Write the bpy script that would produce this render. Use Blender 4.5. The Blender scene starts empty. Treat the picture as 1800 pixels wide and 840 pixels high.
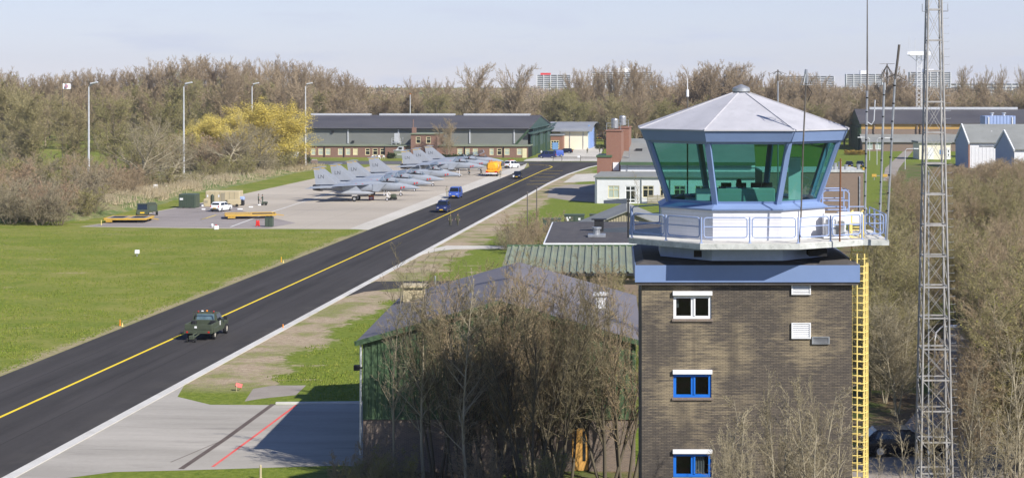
import bpy, bmesh, math, random
import numpy as np
from mathutils import Vector, Matrix

S = bpy.context.scene
COL = S.collection
R = math.radians

# ------------------------------------------------------------------ camera, sky, sun, exposure
FPX, CX, HY, EYE = 3200.0, 1070.0, 150.0, 20.0      # focal length in photo pixels, optical axis column, horizon row, eye height
cam_d = bpy.data.cameras.new('camera')
cam = bpy.data.objects.new('camera', cam_d)
COL.objects.link(cam)
cam.location = (0, 0, EYE)
cam.rotation_euler = (R(90), 0, 0)
cam_d.sensor_width = 36.0
cam_d.lens = 36.0 * FPX / 1800.0
cam_d.shift_x = -(CX - 900.0) / 1800.0
cam_d.shift_y = -(420.0 - HY) / 1800.0
cam_d.clip_start = 0.5
cam_d.clip_end = 20000
S.camera = cam

SUN_AZ, SUN_EL = R(133.8), R(36.8)                   # azimuth clockwise from +Y
w = bpy.data.worlds.new('World')
S.world = w
w.use_nodes = True
nt = w.node_tree
bg = nt.nodes['Background']
sky = nt.nodes.new('ShaderNodeTexSky')
sky.sky_type = 'NISHITA'
sky.sun_disc = False
sky.sun_elevation = SUN_EL
sky.sun_rotation = SUN_AZ
sky.altitude = 0
sky.air_density = 1.0
sky.dust_density = 0.0
sky.ozone_density = 4.0
bg.inputs['Strength'].default_value = 0.105
# thin veils of cloud low in the sky
tc = nt.nodes.new('ShaderNodeTexCoord')
mp = nt.nodes.new('ShaderNodeMapping')
mp.inputs['Scale'].default_value = (14, 14, 90)
nz = nt.nodes.new('ShaderNodeTexNoise')
nz.inputs['Scale'].default_value = 1.0
nz.inputs['Detail'].default_value = 5
nz.inputs['Roughness'].default_value = 0.55
rm = nt.nodes.new('ShaderNodeMapRange')
rm.inputs['From Min'].default_value = 0.5
rm.inputs['From Max'].default_value = 0.78
rm.inputs['To Min'].default_value = 0.68
rm.inputs['To Max'].default_value = 1.0
mx = nt.nodes.new('ShaderNodeMix')
mx.data_type = 'RGBA'
mx.inputs['B'].default_value = (4.95, 5.35, 6.45, 1)
nt.links.new(tc.outputs['Generated'], mp.inputs['Vector'])
nt.links.new(mp.outputs[0], nz.inputs['Vector'])
nt.links.new(nz.outputs['Fac'], rm.inputs['Value'])
sp = nt.nodes.new('ShaderNodeSeparateXYZ')
nt.links.new(tc.outputs['Generated'], sp.inputs[0])
lowm = nt.nodes.new('ShaderNodeMapRange')
lowm.inputs['From Min'].default_value = 0.06
lowm.inputs['From Max'].default_value = 0.22
lowm.inputs['To Min'].default_value = 1.0
lowm.inputs['To Max'].default_value = 0.0
nt.links.new(sp.outputs[2], lowm.inputs['Value'])
vm = nt.nodes.new('ShaderNodeMath')
vm.operation = 'MULTIPLY'
nt.links.new(rm.outputs[0], vm.inputs[0])
nt.links.new(lowm.outputs[0], vm.inputs[1])
nt.links.new(vm.outputs[0], mx.inputs['Factor'])
tn = nt.nodes.new('ShaderNodeMix')
tn.data_type = 'RGBA'
tn.blend_type = 'MULTIPLY'
tn.inputs['Factor'].default_value = 1.0
tn.inputs['B'].default_value = (0.84, 0.80, 0.96, 1)
nt.links.new(sky.outputs[0], tn.inputs['A'])
nt.links.new(tn.outputs['Result'], mx.inputs['A'])
nt.links.new(mx.outputs['Result'], bg.inputs['Color'])

sun_d = bpy.data.lights.new('sun', 'SUN')
sun_d.energy = 5.0
sun_d.angle = R(0.55)
sun_d.color = (1.0, 0.955, 0.88)
sun = bpy.data.objects.new('sun', sun_d)
COL.objects.link(sun)
to_sun = Vector((math.sin(SUN_AZ) * math.cos(SUN_EL), math.cos(SUN_AZ) * math.cos(SUN_EL), math.sin(SUN_EL)))
sun.rotation_euler = to_sun.to_track_quat('Z', 'Y').to_euler()
sun.location = to_sun * 200
S.view_settings.view_transform = 'Standard'
S.view_settings.look = 'None'
S.view_settings.gamma = 1.0
S.view_settings.exposure = 0.36
S.view_settings.use_curve_mapping = False
S.cycles.max_bounces = 6
S.cycles.diffuse_bounces = 3
S.cycles.glossy_bounces = 3
S.cycles.transmission_bounces = 4
S.cycles.transparent_max_bounces = 12
S.cycles.volume_bounces = 0

# ------------------------------------------------------------------ surveying: from the photo's pixels to places on the airfield
def G(x, y, z=0.0):
    d = (EYE - z) * FPX / (y - HY)
    return Vector(((x - CX) * d / FPX, d, z))

def P(x, y, d):
    return Vector(((x - CX) * d / FPX, d, EYE - (y - HY) * d / FPX))

ROAD_YAW = -R(3.845)

class Frame:
    """A building's own axes: x along its front, y into its depth."""
    def __init__(self, o, yaw=0.0):
        self.o = Vector((o[0], o[1], 0)); self.yaw = yaw
        self.ex = Vector((math.cos(yaw), math.sin(yaw), 0)); self.ey = Vector((-math.sin(yaw), math.cos(yaw), 0))
    def x(self, px, ly=0.0):
        t = (px - CX) / FPX
        return (t * (self.o.y + ly * self.ey.y) - self.o.x - ly * self.ey.x) / (self.ex.x - t * self.ex.y)
    def depth(self, lx, ly):
        return self.o.y + lx * self.ex.y + ly * self.ey.y
    def z(self, py, lx, ly):
        return EYE - (py - HY) * self.depth(lx, ly) / FPX
    def xz(self, px, py, ly=0.0):
        lx = self.x(px, ly)
        return lx, self.z(py, lx, ly)
    def y(self, px, lx):
        t = (px - CX) / FPX
        return (t * (self.o.y + lx * self.ex.y) - self.o.x - lx * self.ex.x) / (self.ey.x - t * self.ey.y)
    def loc(self, p):
        q = Vector((p[0], p[1], 0)) - self.o
        return Vector((q.dot(self.ex), q.dot(self.ey), p[2] if len(p) > 2 else 0))

# ------------------------------------------------------------------ mesh collector
class MB:
    def __init__(self):
        self.v = []; self.f = []; self.m = []; self.cur = 0
    def add(self, vs, fs):
        b = len(self.v)
        self.v += [tuple(p) for p in vs]
        for f in fs:
            self.f.append(tuple(i + b for i in f)); self.m.append(self.cur)
        return self
    def quad(self, a, b, c, d):
        return self.add([a, b, c, d], [(0, 1, 2, 3)])
    def poly(self, pts):
        return self.add(pts, [tuple(range(len(pts)))])
    def box(self, x0, x1, y0, y1, z0, z1, top=None):
        """top=(x0,x1,y0,y1) tapers the upper face"""
        t = top or (x0, x1, y0, y1)
        vs = [(x0, y0, z0), (x1, y0, z0), (x1, y1, z0), (x0, y1, z0), (t[0], t[2], z1), (t[1], t[2], z1), (t[1], t[3], z1), (t[0], t[3], z1)]
        return self.add(vs, [(3, 2, 1, 0), (4, 5, 6, 7), (0, 1, 5, 4), (1, 2, 6, 5), (2, 3, 7, 6), (3, 0, 4, 7)])
    def cbox(self, x0, x1, y0, y1, z0, z1, c=0.03):
        """box with chamfered edges"""
        c = min(c, (x1 - x0) * .45, (y1 - y0) * .45, (z1 - z0) * .45)
        bm = bmesh.new()
        bmesh.ops.create_cube(bm, size=1)
        for q in bm.verts:
            q.co = ((x0 + x1) / 2 + q.co.x * (x1 - x0), (y0 + y1) / 2 + q.co.y * (y1 - y0), (z0 + z1) / 2 + q.co.z * (z1 - z0))
        bmesh.ops.bevel(bm, geom=list(bm.edges), offset=c, segments=1, affect='EDGES')
        bm.verts.index_update()
        self.add([q.co[:] for q in bm.verts], [[q.index for q in f.verts] for f in bm.faces])
        bm.free()
        return self
    def beam(self, a, b, wdt, hgt=None):
        """square bar from a to b"""
        a = Vector(a); b = Vector(b); d = (b - a).normalized()
        up = Vector((0, 0, 1)) if abs(d.z) < .95 else Vector((0, 1, 0))
        s = d.cross(up).normalized(); u = s.cross(d).normalized()
        h = (hgt or wdt) / 2; k = wdt / 2
        vs = []
        for p in (a, b):
            for i, j in ((-1, -1), (1, -1), (1, 1), (-1, 1)):
                vs.append(p + s * (i * k) + u * (j * h))
        return self.add(vs, [(3, 2, 1, 0), (4, 5, 6, 7), (0, 1, 5, 4), (1, 2, 6, 5), (2, 3, 7, 6), (3, 0, 4, 7)])
    def tube(self, pts, r, n=8, r1=None, caps=True):
        pts = [Vector(p) for p in pts]
        k = len(pts); vs = []; fs = []
        prev = None
        for i, p in enumerate(pts):
            d = (pts[min(i + 1, k - 1)] - pts[max(i - 1, 0)]).normalized()
            if prev is None:
                up = Vector((0, 0, 1)) if abs(d.z) < .9 else Vector((0, 1, 0))
                s = d.cross(up).normalized()
            else:
                s = (prev - d * prev.dot(d)).normalized()
            prev = s
            u = s.cross(d)
            if isinstance(r, (list, tuple)): rr = r[i]
            else: rr = r if r1 is None else r + (r1 - r) * i / (k - 1)
            for j in range(n):
                a = 2 * math.pi * (j + .5) / n
                vs.append(p + s * (math.cos(a) * rr) + u * (math.sin(a) * rr))
        for i in range(k - 1):
            for j in range(n):
                fs.append((i * n + j, i * n + (j + 1) % n, (i + 1) * n + (j + 1) % n, (i + 1) * n + j))
        if caps:
            fs.append(tuple(range(n - 1, -1, -1))); fs.append(tuple((k - 1) * n + j for j in range(n)))
        return self.add(vs, fs)
    def lathe(self, prof, cx=0, cy=0, n=16, axis='z', caps=True):
        """prof: list of (radius, height)"""
        vs = []; fs = []
        for r, h in prof:
            for j in range(n):
                a = 2 * math.pi * j / n
                p = (r * math.cos(a), r * math.sin(a), h)
                if axis == 'x': p = (p[2], p[0], p[1])
                if axis == 'y': p = (p[0], p[2], p[1])
                vs.append(p)
        k = len(prof)
        for i in range(k - 1):
            for j in range(n):
                fs.append((i * n + j, i * n + (j + 1) % n, (i + 1) * n + (j + 1) % n, (i + 1) * n + j))
        if caps:
            fs.append(tuple(range(n - 1, -1, -1))); fs.append(tuple((k - 1) * n + j for j in range(n)))
        off = (cx, cy, 0) if not hasattr(cx, '__len__') else cx
        return self.add([(p[0] + off[0], p[1] + off[1], p[2] + off[2]) for p in vs], fs)
    def prism(self, poly, z0, z1, axis='z'):
        """flat outline pulled along an axis: 'z' outline in xy, 'y' outline in xz, 'x' outline in yz"""
        def mk(p, h):
            return (p[0], p[1], h) if axis == 'z' else ((p[0], h, p[1]) if axis == 'y' else (h, p[0], p[1]))
        n = len(poly)
        vs = [mk(p, z0) for p in poly] + [mk(p, z1) for p in poly]
        fs = [tuple(range(n - 1, -1, -1)), tuple(range(n, 2 * n))]
        fs += [(i, (i + 1) % n, n + (i + 1) % n, n + i) for i in range(n)]
        return self.add(vs, fs)
    def loft(self, rings, caps=True, closed=True):
        n = len(rings[0]); k = len(rings)
        vs = [p for r_ in rings for p in r_]; fs = []
        for i in range(k - 1):
            for j in range(n if closed else n - 1):
                fs.append((i * n + j, i * n + (j + 1) % n, (i + 1) * n + (j + 1) % n, (i + 1) * n + j))
        if caps:
            fs.append(tuple(range(n - 1, -1, -1))); fs.append(tuple((k - 1) * n + j for j in range(n)))
        return self.add(vs, fs)
    def xform(self, M, start=0):
        for i in range(start, len(self.v)):
            self.v[i] = tuple(M @ Vector(self.v[i]))
        return self
    def mesh(self, name, mats, smooth=False, fix=True):
        me = bpy.data.meshes.new(name)
        me.from_pydata(self.v, [], self.f)
        for m_ in (mats if isinstance(mats, (list, tuple)) else [mats]):
            me.materials.append(m_)
        if any(self.m):
            me.polygons.foreach_set('material_index', self.m)
        if fix:
            bm = bmesh.new(); bm.from_mesh(me)
            bmesh.ops.recalc_face_normals(bm, faces=bm.faces)
            bm.to_mesh(me); bm.free()
        if smooth:
            me.polygons.foreach_set('use_smooth', [True] * len(me.polygons))
            try:
                me.set_sharp_from_angle(angle=R(38))
            except Exception:
                pass
        me.update()
        return me
    def build(self, name, mats, parent=None, smooth=False, fix=True):
        o = bpy.data.objects.new(name, self.mesh(name, mats, smooth, fix))
        COL.objects.link(o)
        if parent is not None: o.parent = parent
        return o

def tag(o, label=None, cat=None, group=None, kind=None):
    if label: o['label'] = label
    if cat: o['category'] = cat
    if group: o['group'] = group
    if kind: o['kind'] = kind
    return o

def thing(name, label, cat, loc=(0, 0, 0), yaw=0.0, group=None):
    o = bpy.data.objects.new(name, None)
    o.empty_display_size = .3
    COL.objects.link(o)
    o.location = loc; o.rotation_euler = (0, 0, yaw)
    return tag(o, label, cat, group)

def copy_thing(root, loc, yaw, label=None, group=None, scale=None):
    def cp(o, par):
        c = o.copy(); COL.objects.link(c)
        c.parent = par
        for ch in list(o.children): cp(ch, c)
        return c
    c = cp(root, None)
    c.location = loc; c.rotation_euler = (0, 0, yaw)
    if scale: c.scale = scale
    if label: c['label'] = label
    if group: c['group'] = group
    return c

def fast_mesh(name, verts, quads, mats, mi=None):
    me = bpy.data.meshes.new(name)
    verts = np.asarray(verts, dtype=np.float32); quads = np.asarray(quads, dtype=np.int32)
    me.vertices.add(len(verts)); me.vertices.foreach_set('co', verts.ravel())
    me.loops.add(quads.size); me.loops.foreach_set('vertex_index', quads.ravel())
    me.polygons.add(len(quads))
    me.polygons.foreach_set('loop_start', np.arange(0, quads.size, 4, dtype=np.int32))
    for m_ in (mats if isinstance(mats, (list, tuple)) else [mats]):
        me.materials.append(m_)
    if mi is not None: me.polygons.foreach_set('material_index', np.asarray(mi, dtype=np.int32))
    me.update(calc_edges=True)
    return me

# ------------------------------------------------------------------ materials
def new_mat(name):
    m = bpy.data.materials.new(name); m.use_nodes = True
    return m, m.node_tree, m.node_tree.nodes['Principled BSDF']

def C4(c): return (c[0], c[1], c[2], 1)

def noise(t, vec, scale, detail=4, rough=.55):
    n = t.nodes.new('ShaderNodeTexNoise')
    n.inputs['Scale'].default_value = scale; n.inputs['Detail'].default_value = detail; n.inputs['Roughness'].default_value = rough
    if vec is not None: t.links.new(vec, n.inputs['Vector'])
    return n.outputs['Fac']

def maprange(t, val, a, b, c=0.0, d=1.0):
    n = t.nodes.new('ShaderNodeMapRange')
    for k, q in zip(('From Min', 'From Max', 'To Min', 'To Max'), (a, b, c, d)): n.inputs[k].default_value = q
    t.links.new(val, n.inputs['Value'])
    return n.outputs[0]

def mixc(t, fac, a, b, mode='MIX'):
    n = t.nodes.new('ShaderNodeMix'); n.data_type = 'RGBA'; n.blend_type = mode
    if isinstance(fac, (int, float)): n.inputs['Factor'].default_value = fac
    else: t.links.new(fac, n.inputs['Factor'])
    for k, q in (('A', a), ('B', b)):
        if isinstance(q, (tuple, list)): n.inputs[k].default_value = C4(q)
        else: t.links.new(q, n.inputs[k])
    return n.outputs['Result']

def mth(t, op, a, b=None):
    n = t.nodes.new('ShaderNodeMath'); n.operation = op
    for i, q in enumerate((a, b)):
        if q is None: continue
        if isinstance(q, (int, float)): n.inputs[i].default_value = q
        else: t.links.new(q, n.inputs[i])
    return n.outputs[0]

def coords(t, kind='Object', scale=None):
    if kind == 'World':
        o = t.nodes.new('ShaderNodeNewGeometry').outputs['Position']
    else:
        o = t.nodes.new('ShaderNodeTexCoord').outputs[kind]
    if scale:
        n = t.nodes.new('ShaderNodeMapping'); n.inputs['Scale'].default_value = scale
        t.links.new(o, n.inputs['Vector']); o = n.outputs[0]
    return o

def add_bump(t, bsdf, height, strength=.3, dist=.02):
    n = t.nodes.new('ShaderNodeBump'); n.inputs['Strength'].default_value = strength; n.inputs['Distance'].default_value = dist
    t.links.new(height, n.inputs['Height']); t.links.new(n.outputs[0], bsdf.inputs['Normal'])

def mat(name, col, rough=.65, metal=0.0, var=.12, scale=1.2, spec=.4, stain=None, stain_amt=.35, kind='Object', stretch=None, bump=0):
    """painted or plain surface with weathering: broad value drift, fine grain and optional streaks"""
    m, t, b = new_mat(name)
    v = coords(t, kind, stretch)
    n1 = noise(t, v, scale, 5, .6)
    f = maprange(t, n1, .3, .7, 1 - var, 1 + var)
    base = mixc(t, 1.0, col, f, 'MULTIPLY') if var else None
    if var:
        n = t.nodes.new('ShaderNodeCombineColor')
        for k in range(3): t.links.new(f, n.inputs[k])
        base = mixc(t, 1.0, col, n.outputs[0], 'MULTIPLY')
        if stain:
            s = maprange(t, noise(t, v, scale * 2.7, 6, .7), .52, .72, 0, stain_amt)
            base = mixc(t, s, base, stain)
        t.links.new(base, b.inputs['Base Color'])
        r_ = maprange(t, n1, .3, .7, max(.03, rough - .08), min(1, rough + .08))
        t.links.new(r_, b.inputs['Roughness'])
    else:
        b.inputs['Base Color'].default_value = C4(col); b.inputs['Roughness'].default_value = rough
    b.inputs['Metallic'].default_value = metal
    b.inputs['Specular IOR Level'].default_value = spec
    if bump: add_bump(t, b, noise(t, v, scale * 9, 4), bump, .02)
    return m

def brick_mat(name, c1, c2, mortar, course=.0625, length=.22, patch=None, rough=.85, mort=.010, patch_scale=.35):
    m, t, b = new_mat(name)
    o = coords(t, 'Object')
    sep = t.nodes.new('ShaderNodeSeparateXYZ'); t.links.new(o, sep.inputs[0])
    cmb = t.nodes.new('ShaderNodeCombineXYZ')
    t.links.new(mth(t, 'ADD', sep.outputs[0], sep.outputs[1]), cmb.inputs[0]); t.links.new(sep.outputs[2], cmb.inputs[1])
    br = t.nodes.new('ShaderNodeTexBrick')
    br.inputs['Color1'].default_value = C4(c1); br.inputs['Color2'].default_value = C4(c2); br.inputs['Mortar'].default_value = C4(mortar)
    br.inputs['Scale'].default_value = 1.0; br.inputs['Mortar Size'].default_value = mort
    br.inputs['Brick Width'].default_value = length; br.inputs['Row Height'].default_value = course
    br.inputs['Bias'].default_value = -.1
    t.links.new(cmb.outputs[0], br.inputs['Vector'])
    base = br.outputs['Color']
    if patch:
        st = t.nodes.new('ShaderNodeMapping'); st.inputs['Scale'].default_value = (1, 1, .75); t.links.new(o, st.inputs['Vector'])
        row = t.nodes.new('ShaderNodeMapping'); row.inputs['Scale'].default_value = (1.5, 1.5, 15.5); t.links.new(o, row.inputs['Vector'])
        f0 = noise(t, st.outputs[0], patch_scale, 4, .6)
        f1 = noise(t, row.outputs[0], 1.0, 3, .6)
        f = mth(t, 'ADD', f0, mth(t, 'MULTIPLY', mth(t, 'SUBTRACT', f1, .5), .5))
        base = mixc(t, maprange(t, f, .47, .62, 0, .92), base, patch[0])
        if len(patch) > 1:
            fb = mth(t, 'ADD', noise(t, st.outputs[0], patch_scale * 1.7, 5, .6), mth(t, 'MULTIPLY', mth(t, 'SUBTRACT', f1, .5), .45))
            base = mixc(t, maprange(t, fb, .54, .68, 0, .8), base, patch[1])
        dr = t.nodes.new('ShaderNodeMapping'); dr.inputs['Scale'].default_value = (2.6, 2.6, .16); t.links.new(o, dr.inputs['Vector'])
        base = mixc(t, maprange(t, noise(t, dr.outputs[0], 1.0, 4, .6), .54, .74, 0, .5), base, (.075, .064, .055))
        mm = mixc(t, mth(t, 'MULTIPLY', br.outputs['Fac'], .55), base, mortar)
        base = mm
    t.links.new(base, b.inputs['Base Color'])
    b.inputs['Roughness'].default_value = rough
    b.inputs['Specular IOR Level'].default_value = .2
    inv = mth(t, 'SUBTRACT', 1.0, br.outputs['Fac'])
    add_bump(t, b, inv, .4, .01)
    return m

def glass_mat(name, tint, rough=.02, body=.0):
    """thin tinted glazing: tinted see-through plus a Fresnel mirror"""
    m = bpy.data.materials.new(name); m.use_nodes = True
    t = m.node_tree; t.nodes.clear()
    out = t.nodes.new('ShaderNodeOutputMaterial')
    tr = t.nodes.new('ShaderNodeBsdfTransparent'); tr.inputs[0].default_value = C4(tint)
    gl = t.nodes.new('ShaderNodeBsdfGlossy'); gl.inputs['Roughness'].default_value = rough
    lw = t.nodes.new('ShaderNodeLayerWeight'); lw.inputs['Blend'].default_value = .5
    pw = t.nodes.new('ShaderNodeMath'); pw.operation = 'POWER'; t.links.new(lw.outputs['Facing'], pw.inputs[0]); pw.inputs[1].default_value = 4.0
    fr = t.nodes.new('ShaderNodeMapRange'); fr.inputs['To Min'].default_value = .045; fr.inputs['To Max'].default_value = .9; t.links.new(pw.outputs[0], fr.inputs['Value'])
    mx_ = t.nodes.new('ShaderNodeMixShader')
    t.links.new(fr.outputs[0], mx_.inputs[0]); t.links.new(tr.outputs[0], mx_.inputs[1]); t.links.new(gl.outputs[0], mx_.inputs[2])
    t.links.new(mx_.outputs[0], out.inputs['Surface'])
    return m

M = {}
M['white'] = mat('white_paint', (.80, .80, .80), .5, var=.04, scale=.8, stain=(.55, .54, .5), stain_amt=.25)
M['white_wall'] = mat('white_render', (.70, .70, .71), .7, var=.05, scale=.5, stain=(.55, .55, .53), stain_amt=.35)
M['cab_wall'] = mat('cab_wall_white', (.70, .69, .72), .5, var=.05, scale=.8, stain=(.52, .51, .50), stain_amt=.3, stretch=(1, 1, .3))
M['roof_pale'] = mat('pale_roof_felt', (.47, .46, .48), .6, var=.08, scale=.9, stain=(.33, .33, .33), stain_amt=.45)
M['blue'] = mat('cab_blue', (.19, .27, .465), .45, var=.05, scale=.8)
M['rail_blue'] = mat('rail_blue', (.31, .39, .60), .45, var=.08, scale=3)
M['win_blue'] = mat('window_blue', (.015, .16, .62), .4, var=.05, scale=2)
M['deck'] = mat('deck_concrete', (.62, .60, .55), .85, var=.12, scale=1.0, stain=(.33, .32, .27), stain_amt=.6)
M['deck_edge'] = mat('deck_edge_concrete', (.52, .53, .50), .85, var=.2, scale=2.2, stain=(.20, .22, .19), stain_amt=.7)
M['felt'] = mat('black_felt', (.075, .068, .066), .8, var=.25, scale=.6, stain=(.17, .15, .13), stain_amt=.6)
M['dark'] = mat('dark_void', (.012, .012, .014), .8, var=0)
M['tower_brick'] = brick_mat('tower_brick', (.160, .133, .103), (.090, .078, .067), (.060, .051, .044), .0625, .22,
                             patch=((.325, .262, .168), (.068, .060, .054)), patch_scale=.30)
M['shed_brick'] = brick_mat('shed_brick', (.22, .16, .12), (.15, .11, .09), (.25, .22, .19), .0625, .22)
M['red_brick'] = brick_mat('red_brick', (.30, .135, .085), (.24, .105, .07), (.28, .2, .16), .0625, .22)
M['annex_brick'] = brick_mat('annex_brick', (.27, .145, .105), (.20, .105, .08), (.26, .2, .165), .07, .24)
M['brown_brick'] = brick_mat('brown_brick', (.26, .185, .135), (.20, .145, .11), (.24, .2, .17), .07, .24)
M['shed_green'] = mat('green_sheet', (.075, .125, .062), .5, var=.10, scale=.5, stain=(.05, .07, .04), stain_amt=.4)
M['pale_green'] = mat('pale_green_sheet', (.215, .24, .165), .55, var=.16, scale=.4, stain=(.27, .22, .15), stain_amt=.5)
M['hangar_wall'] = mat('hangar_sheet', (.18, .185, .168), .6, var=.07, scale=.12)
M['hangar_roof'] = mat('hangar_roof', (.083, .077, .080), .75, var=.18, scale=.08, stain=(.10, .095, .09), stain_amt=.4)
M['hangar_door'] = mat('hangar_door_green', (.045, .085, .078), .55, var=.14, scale=.25, stain=(.11, .17, .155), stain_amt=.6)
M['door_dark_green'] = mat('door_dark_green', (.035, .07, .032), .6, var=.1, scale=.3)
M['cream'] = mat('cream_sheet', (.78, .72, .57), .6, var=.03, scale=.3)
M['grey_roof'] = mat('grey_sheet_roof', (.27, .28, .30), .55, var=.08, scale=.15, stain=(.2, .2, .21), stain_amt=.4)
M['asbestos'] = mat('fibre_cement_roof', (.245, .250, .235), .85, var=.10, scale=.2, stain=(.17, .17, .15), stain_amt=.5)
M['shed_roof'] = mat('shed_roof_felt', (.155, .145, .158), .8, var=.10, scale=.3, stain=(.22, .20, .21), stain_amt=.5)
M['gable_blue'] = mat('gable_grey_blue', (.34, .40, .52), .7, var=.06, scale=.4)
M['sky_blue'] = mat('pale_blue_paint', (.19, .34, .62), .5, var=.05, scale=.5)
M['box_blue'] = mat('pale_blue_sheet', (.30, .38, .62), .5, var=.05, scale=.5)
M['ochre'] = mat('ochre_board', (.50, .30, .09), .7, var=.05, scale=.3)
M['cream_frame'] = mat('cream_frame', (.72, .64, .40), .6, var=.05, scale=1)
M['galv'] = mat('galvanised_steel', (.42, .43, .44), .45, .65, var=.15, scale=2.0)
M['lattice'] = mat('weathered_galvanised', (.40, .385, .365), .55, .25, var=.22, scale=1.1, stain=(.24, .20, .16), stain_amt=.5)
M['steel_pale'] = mat('pale_steel', (.62, .63, .64), .4, .3, var=.08, scale=2)
M['rust'] = mat('rusty_steel', (.20, .085, .04), .8, .1, var=.3, scale=3)
M['pole_dark'] = mat('dark_pole', (.13, .115, .10), .6, .2, var=.25, scale=2)
M['yellow'] = mat('safety_yellow', (.84, .66, .22), .5, var=.06, scale=2, stain=(.6, .48, .2), stain_amt=.4)
M['orange'] = mat('orange_paint', (.80, .39, .025), .4, var=.06, scale=1)
M['trolley_yellow'] = mat('trolley_yellow', (.55, .34, .06), .5, var=.08, scale=1, stain=(.4, .25, .08), stain_amt=.4)
M['army_green'] = mat('army_green', (.062, .075, .048), .55, var=.12, scale=1.2, stain=(.1, .1, .08), stain_amt=.3)
M['cabinet_green'] = mat('cabinet_green', (.062, .085, .060), .5, var=.08, scale=1)
M['tan'] = mat('tan_paint', (.50, .42, .26), .6, var=.07, scale=.8)
M['tan_dark'] = mat('tan_dark', (.33, .29, .2), .6, var=.08, scale=.8)
M['rubber'] = mat('rubber', (.018, .018, .018), .85, var=.1, scale=4)
M['rim'] = mat('wheel_rim', (.52, .52, .52), .4, .5, var=.08, scale=6)
M['van_blue'] = mat('van_blue', (.05, .10, .37), .28, var=.03, scale=1)
M['van_navy'] = mat('van_navy', (.016, .026, .095), .28, var=.03, scale=1)
M['navy'] = mat('car_navy', (.010, .013, .032), .22, var=.05, scale=1)
M['car_black'] = mat('car_black', (.008, .008, .010), .25, var=.05, scale=1)
M['car_white'] = mat('car_white', (.80, .80, .80), .25, var=.02, scale=1)
M['car_glass'] = mat('car_glass', (.012, .016, .020), .06, var=0, spec=.8)
M['win_glass'] = mat('window_glass', (.020, .024, .026), .08, var=.5, scale=.9, spec=.7)
M['curtain'] = mat('pale_blind', (.42, .48, .42), .5, var=.08, scale=1)
M['plate'] = mat('plate_yellow', (.80, .50, .02), .5, var=0)
M['lamp_red'] = mat('lamp_red', (.50, .02, .015), .25, var=0)
M['lamp_clear'] = mat('lamp_clear', (.75, .77, .80), .12, var=0, spec=.8)
M['lamp_amber'] = mat('lamp_amber', (.80, .25, .01), .25, var=0)
M['red'] = mat('red_paint', (.62, .03, .025), .5, var=.08, scale=2)
M['pink'] = mat('faded_red_sign', (.75, .16, .14), .5, var=.08, scale=2)
M['black'] = mat('black_paint', (.02, .02, .021), .55, var=.1, scale=2)
M['green_glass'] = glass_mat('green_tinted_glass', (.37, .66, .60))
M['pane_clear'] = glass_mat('clear_acrylic', (.80, .85, .88))
# ------------------------------------------------------------------ ground, taxiway, aprons
TAXI = Frame(G(0, 733), ROAD_YAW)             # x across the taxiway from its yellow line, y along it
def axis_dist(t, fr, which):
    """distance of a point on the ground from the taxiway's yellow line ('x') or along it ('y')"""
    g = t.nodes.new('ShaderNodeNewGeometry')
    s = t.nodes.new('ShaderNodeVectorMath'); s.operation = 'SUBTRACT'
    t.links.new(g.outputs['Position'], s.inputs[0]); s.inputs[1].default_value = fr.o
    d = t.nodes.new('ShaderNodeVectorMath'); d.operation = 'DOT_PRODUCT'
    t.links.new(s.outputs[0], d.inputs[0]); d.inputs[1].default_value = fr.ex if which == 'x' else fr.ey
    return d.outputs['Value'], g.outputs['Position']

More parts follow.
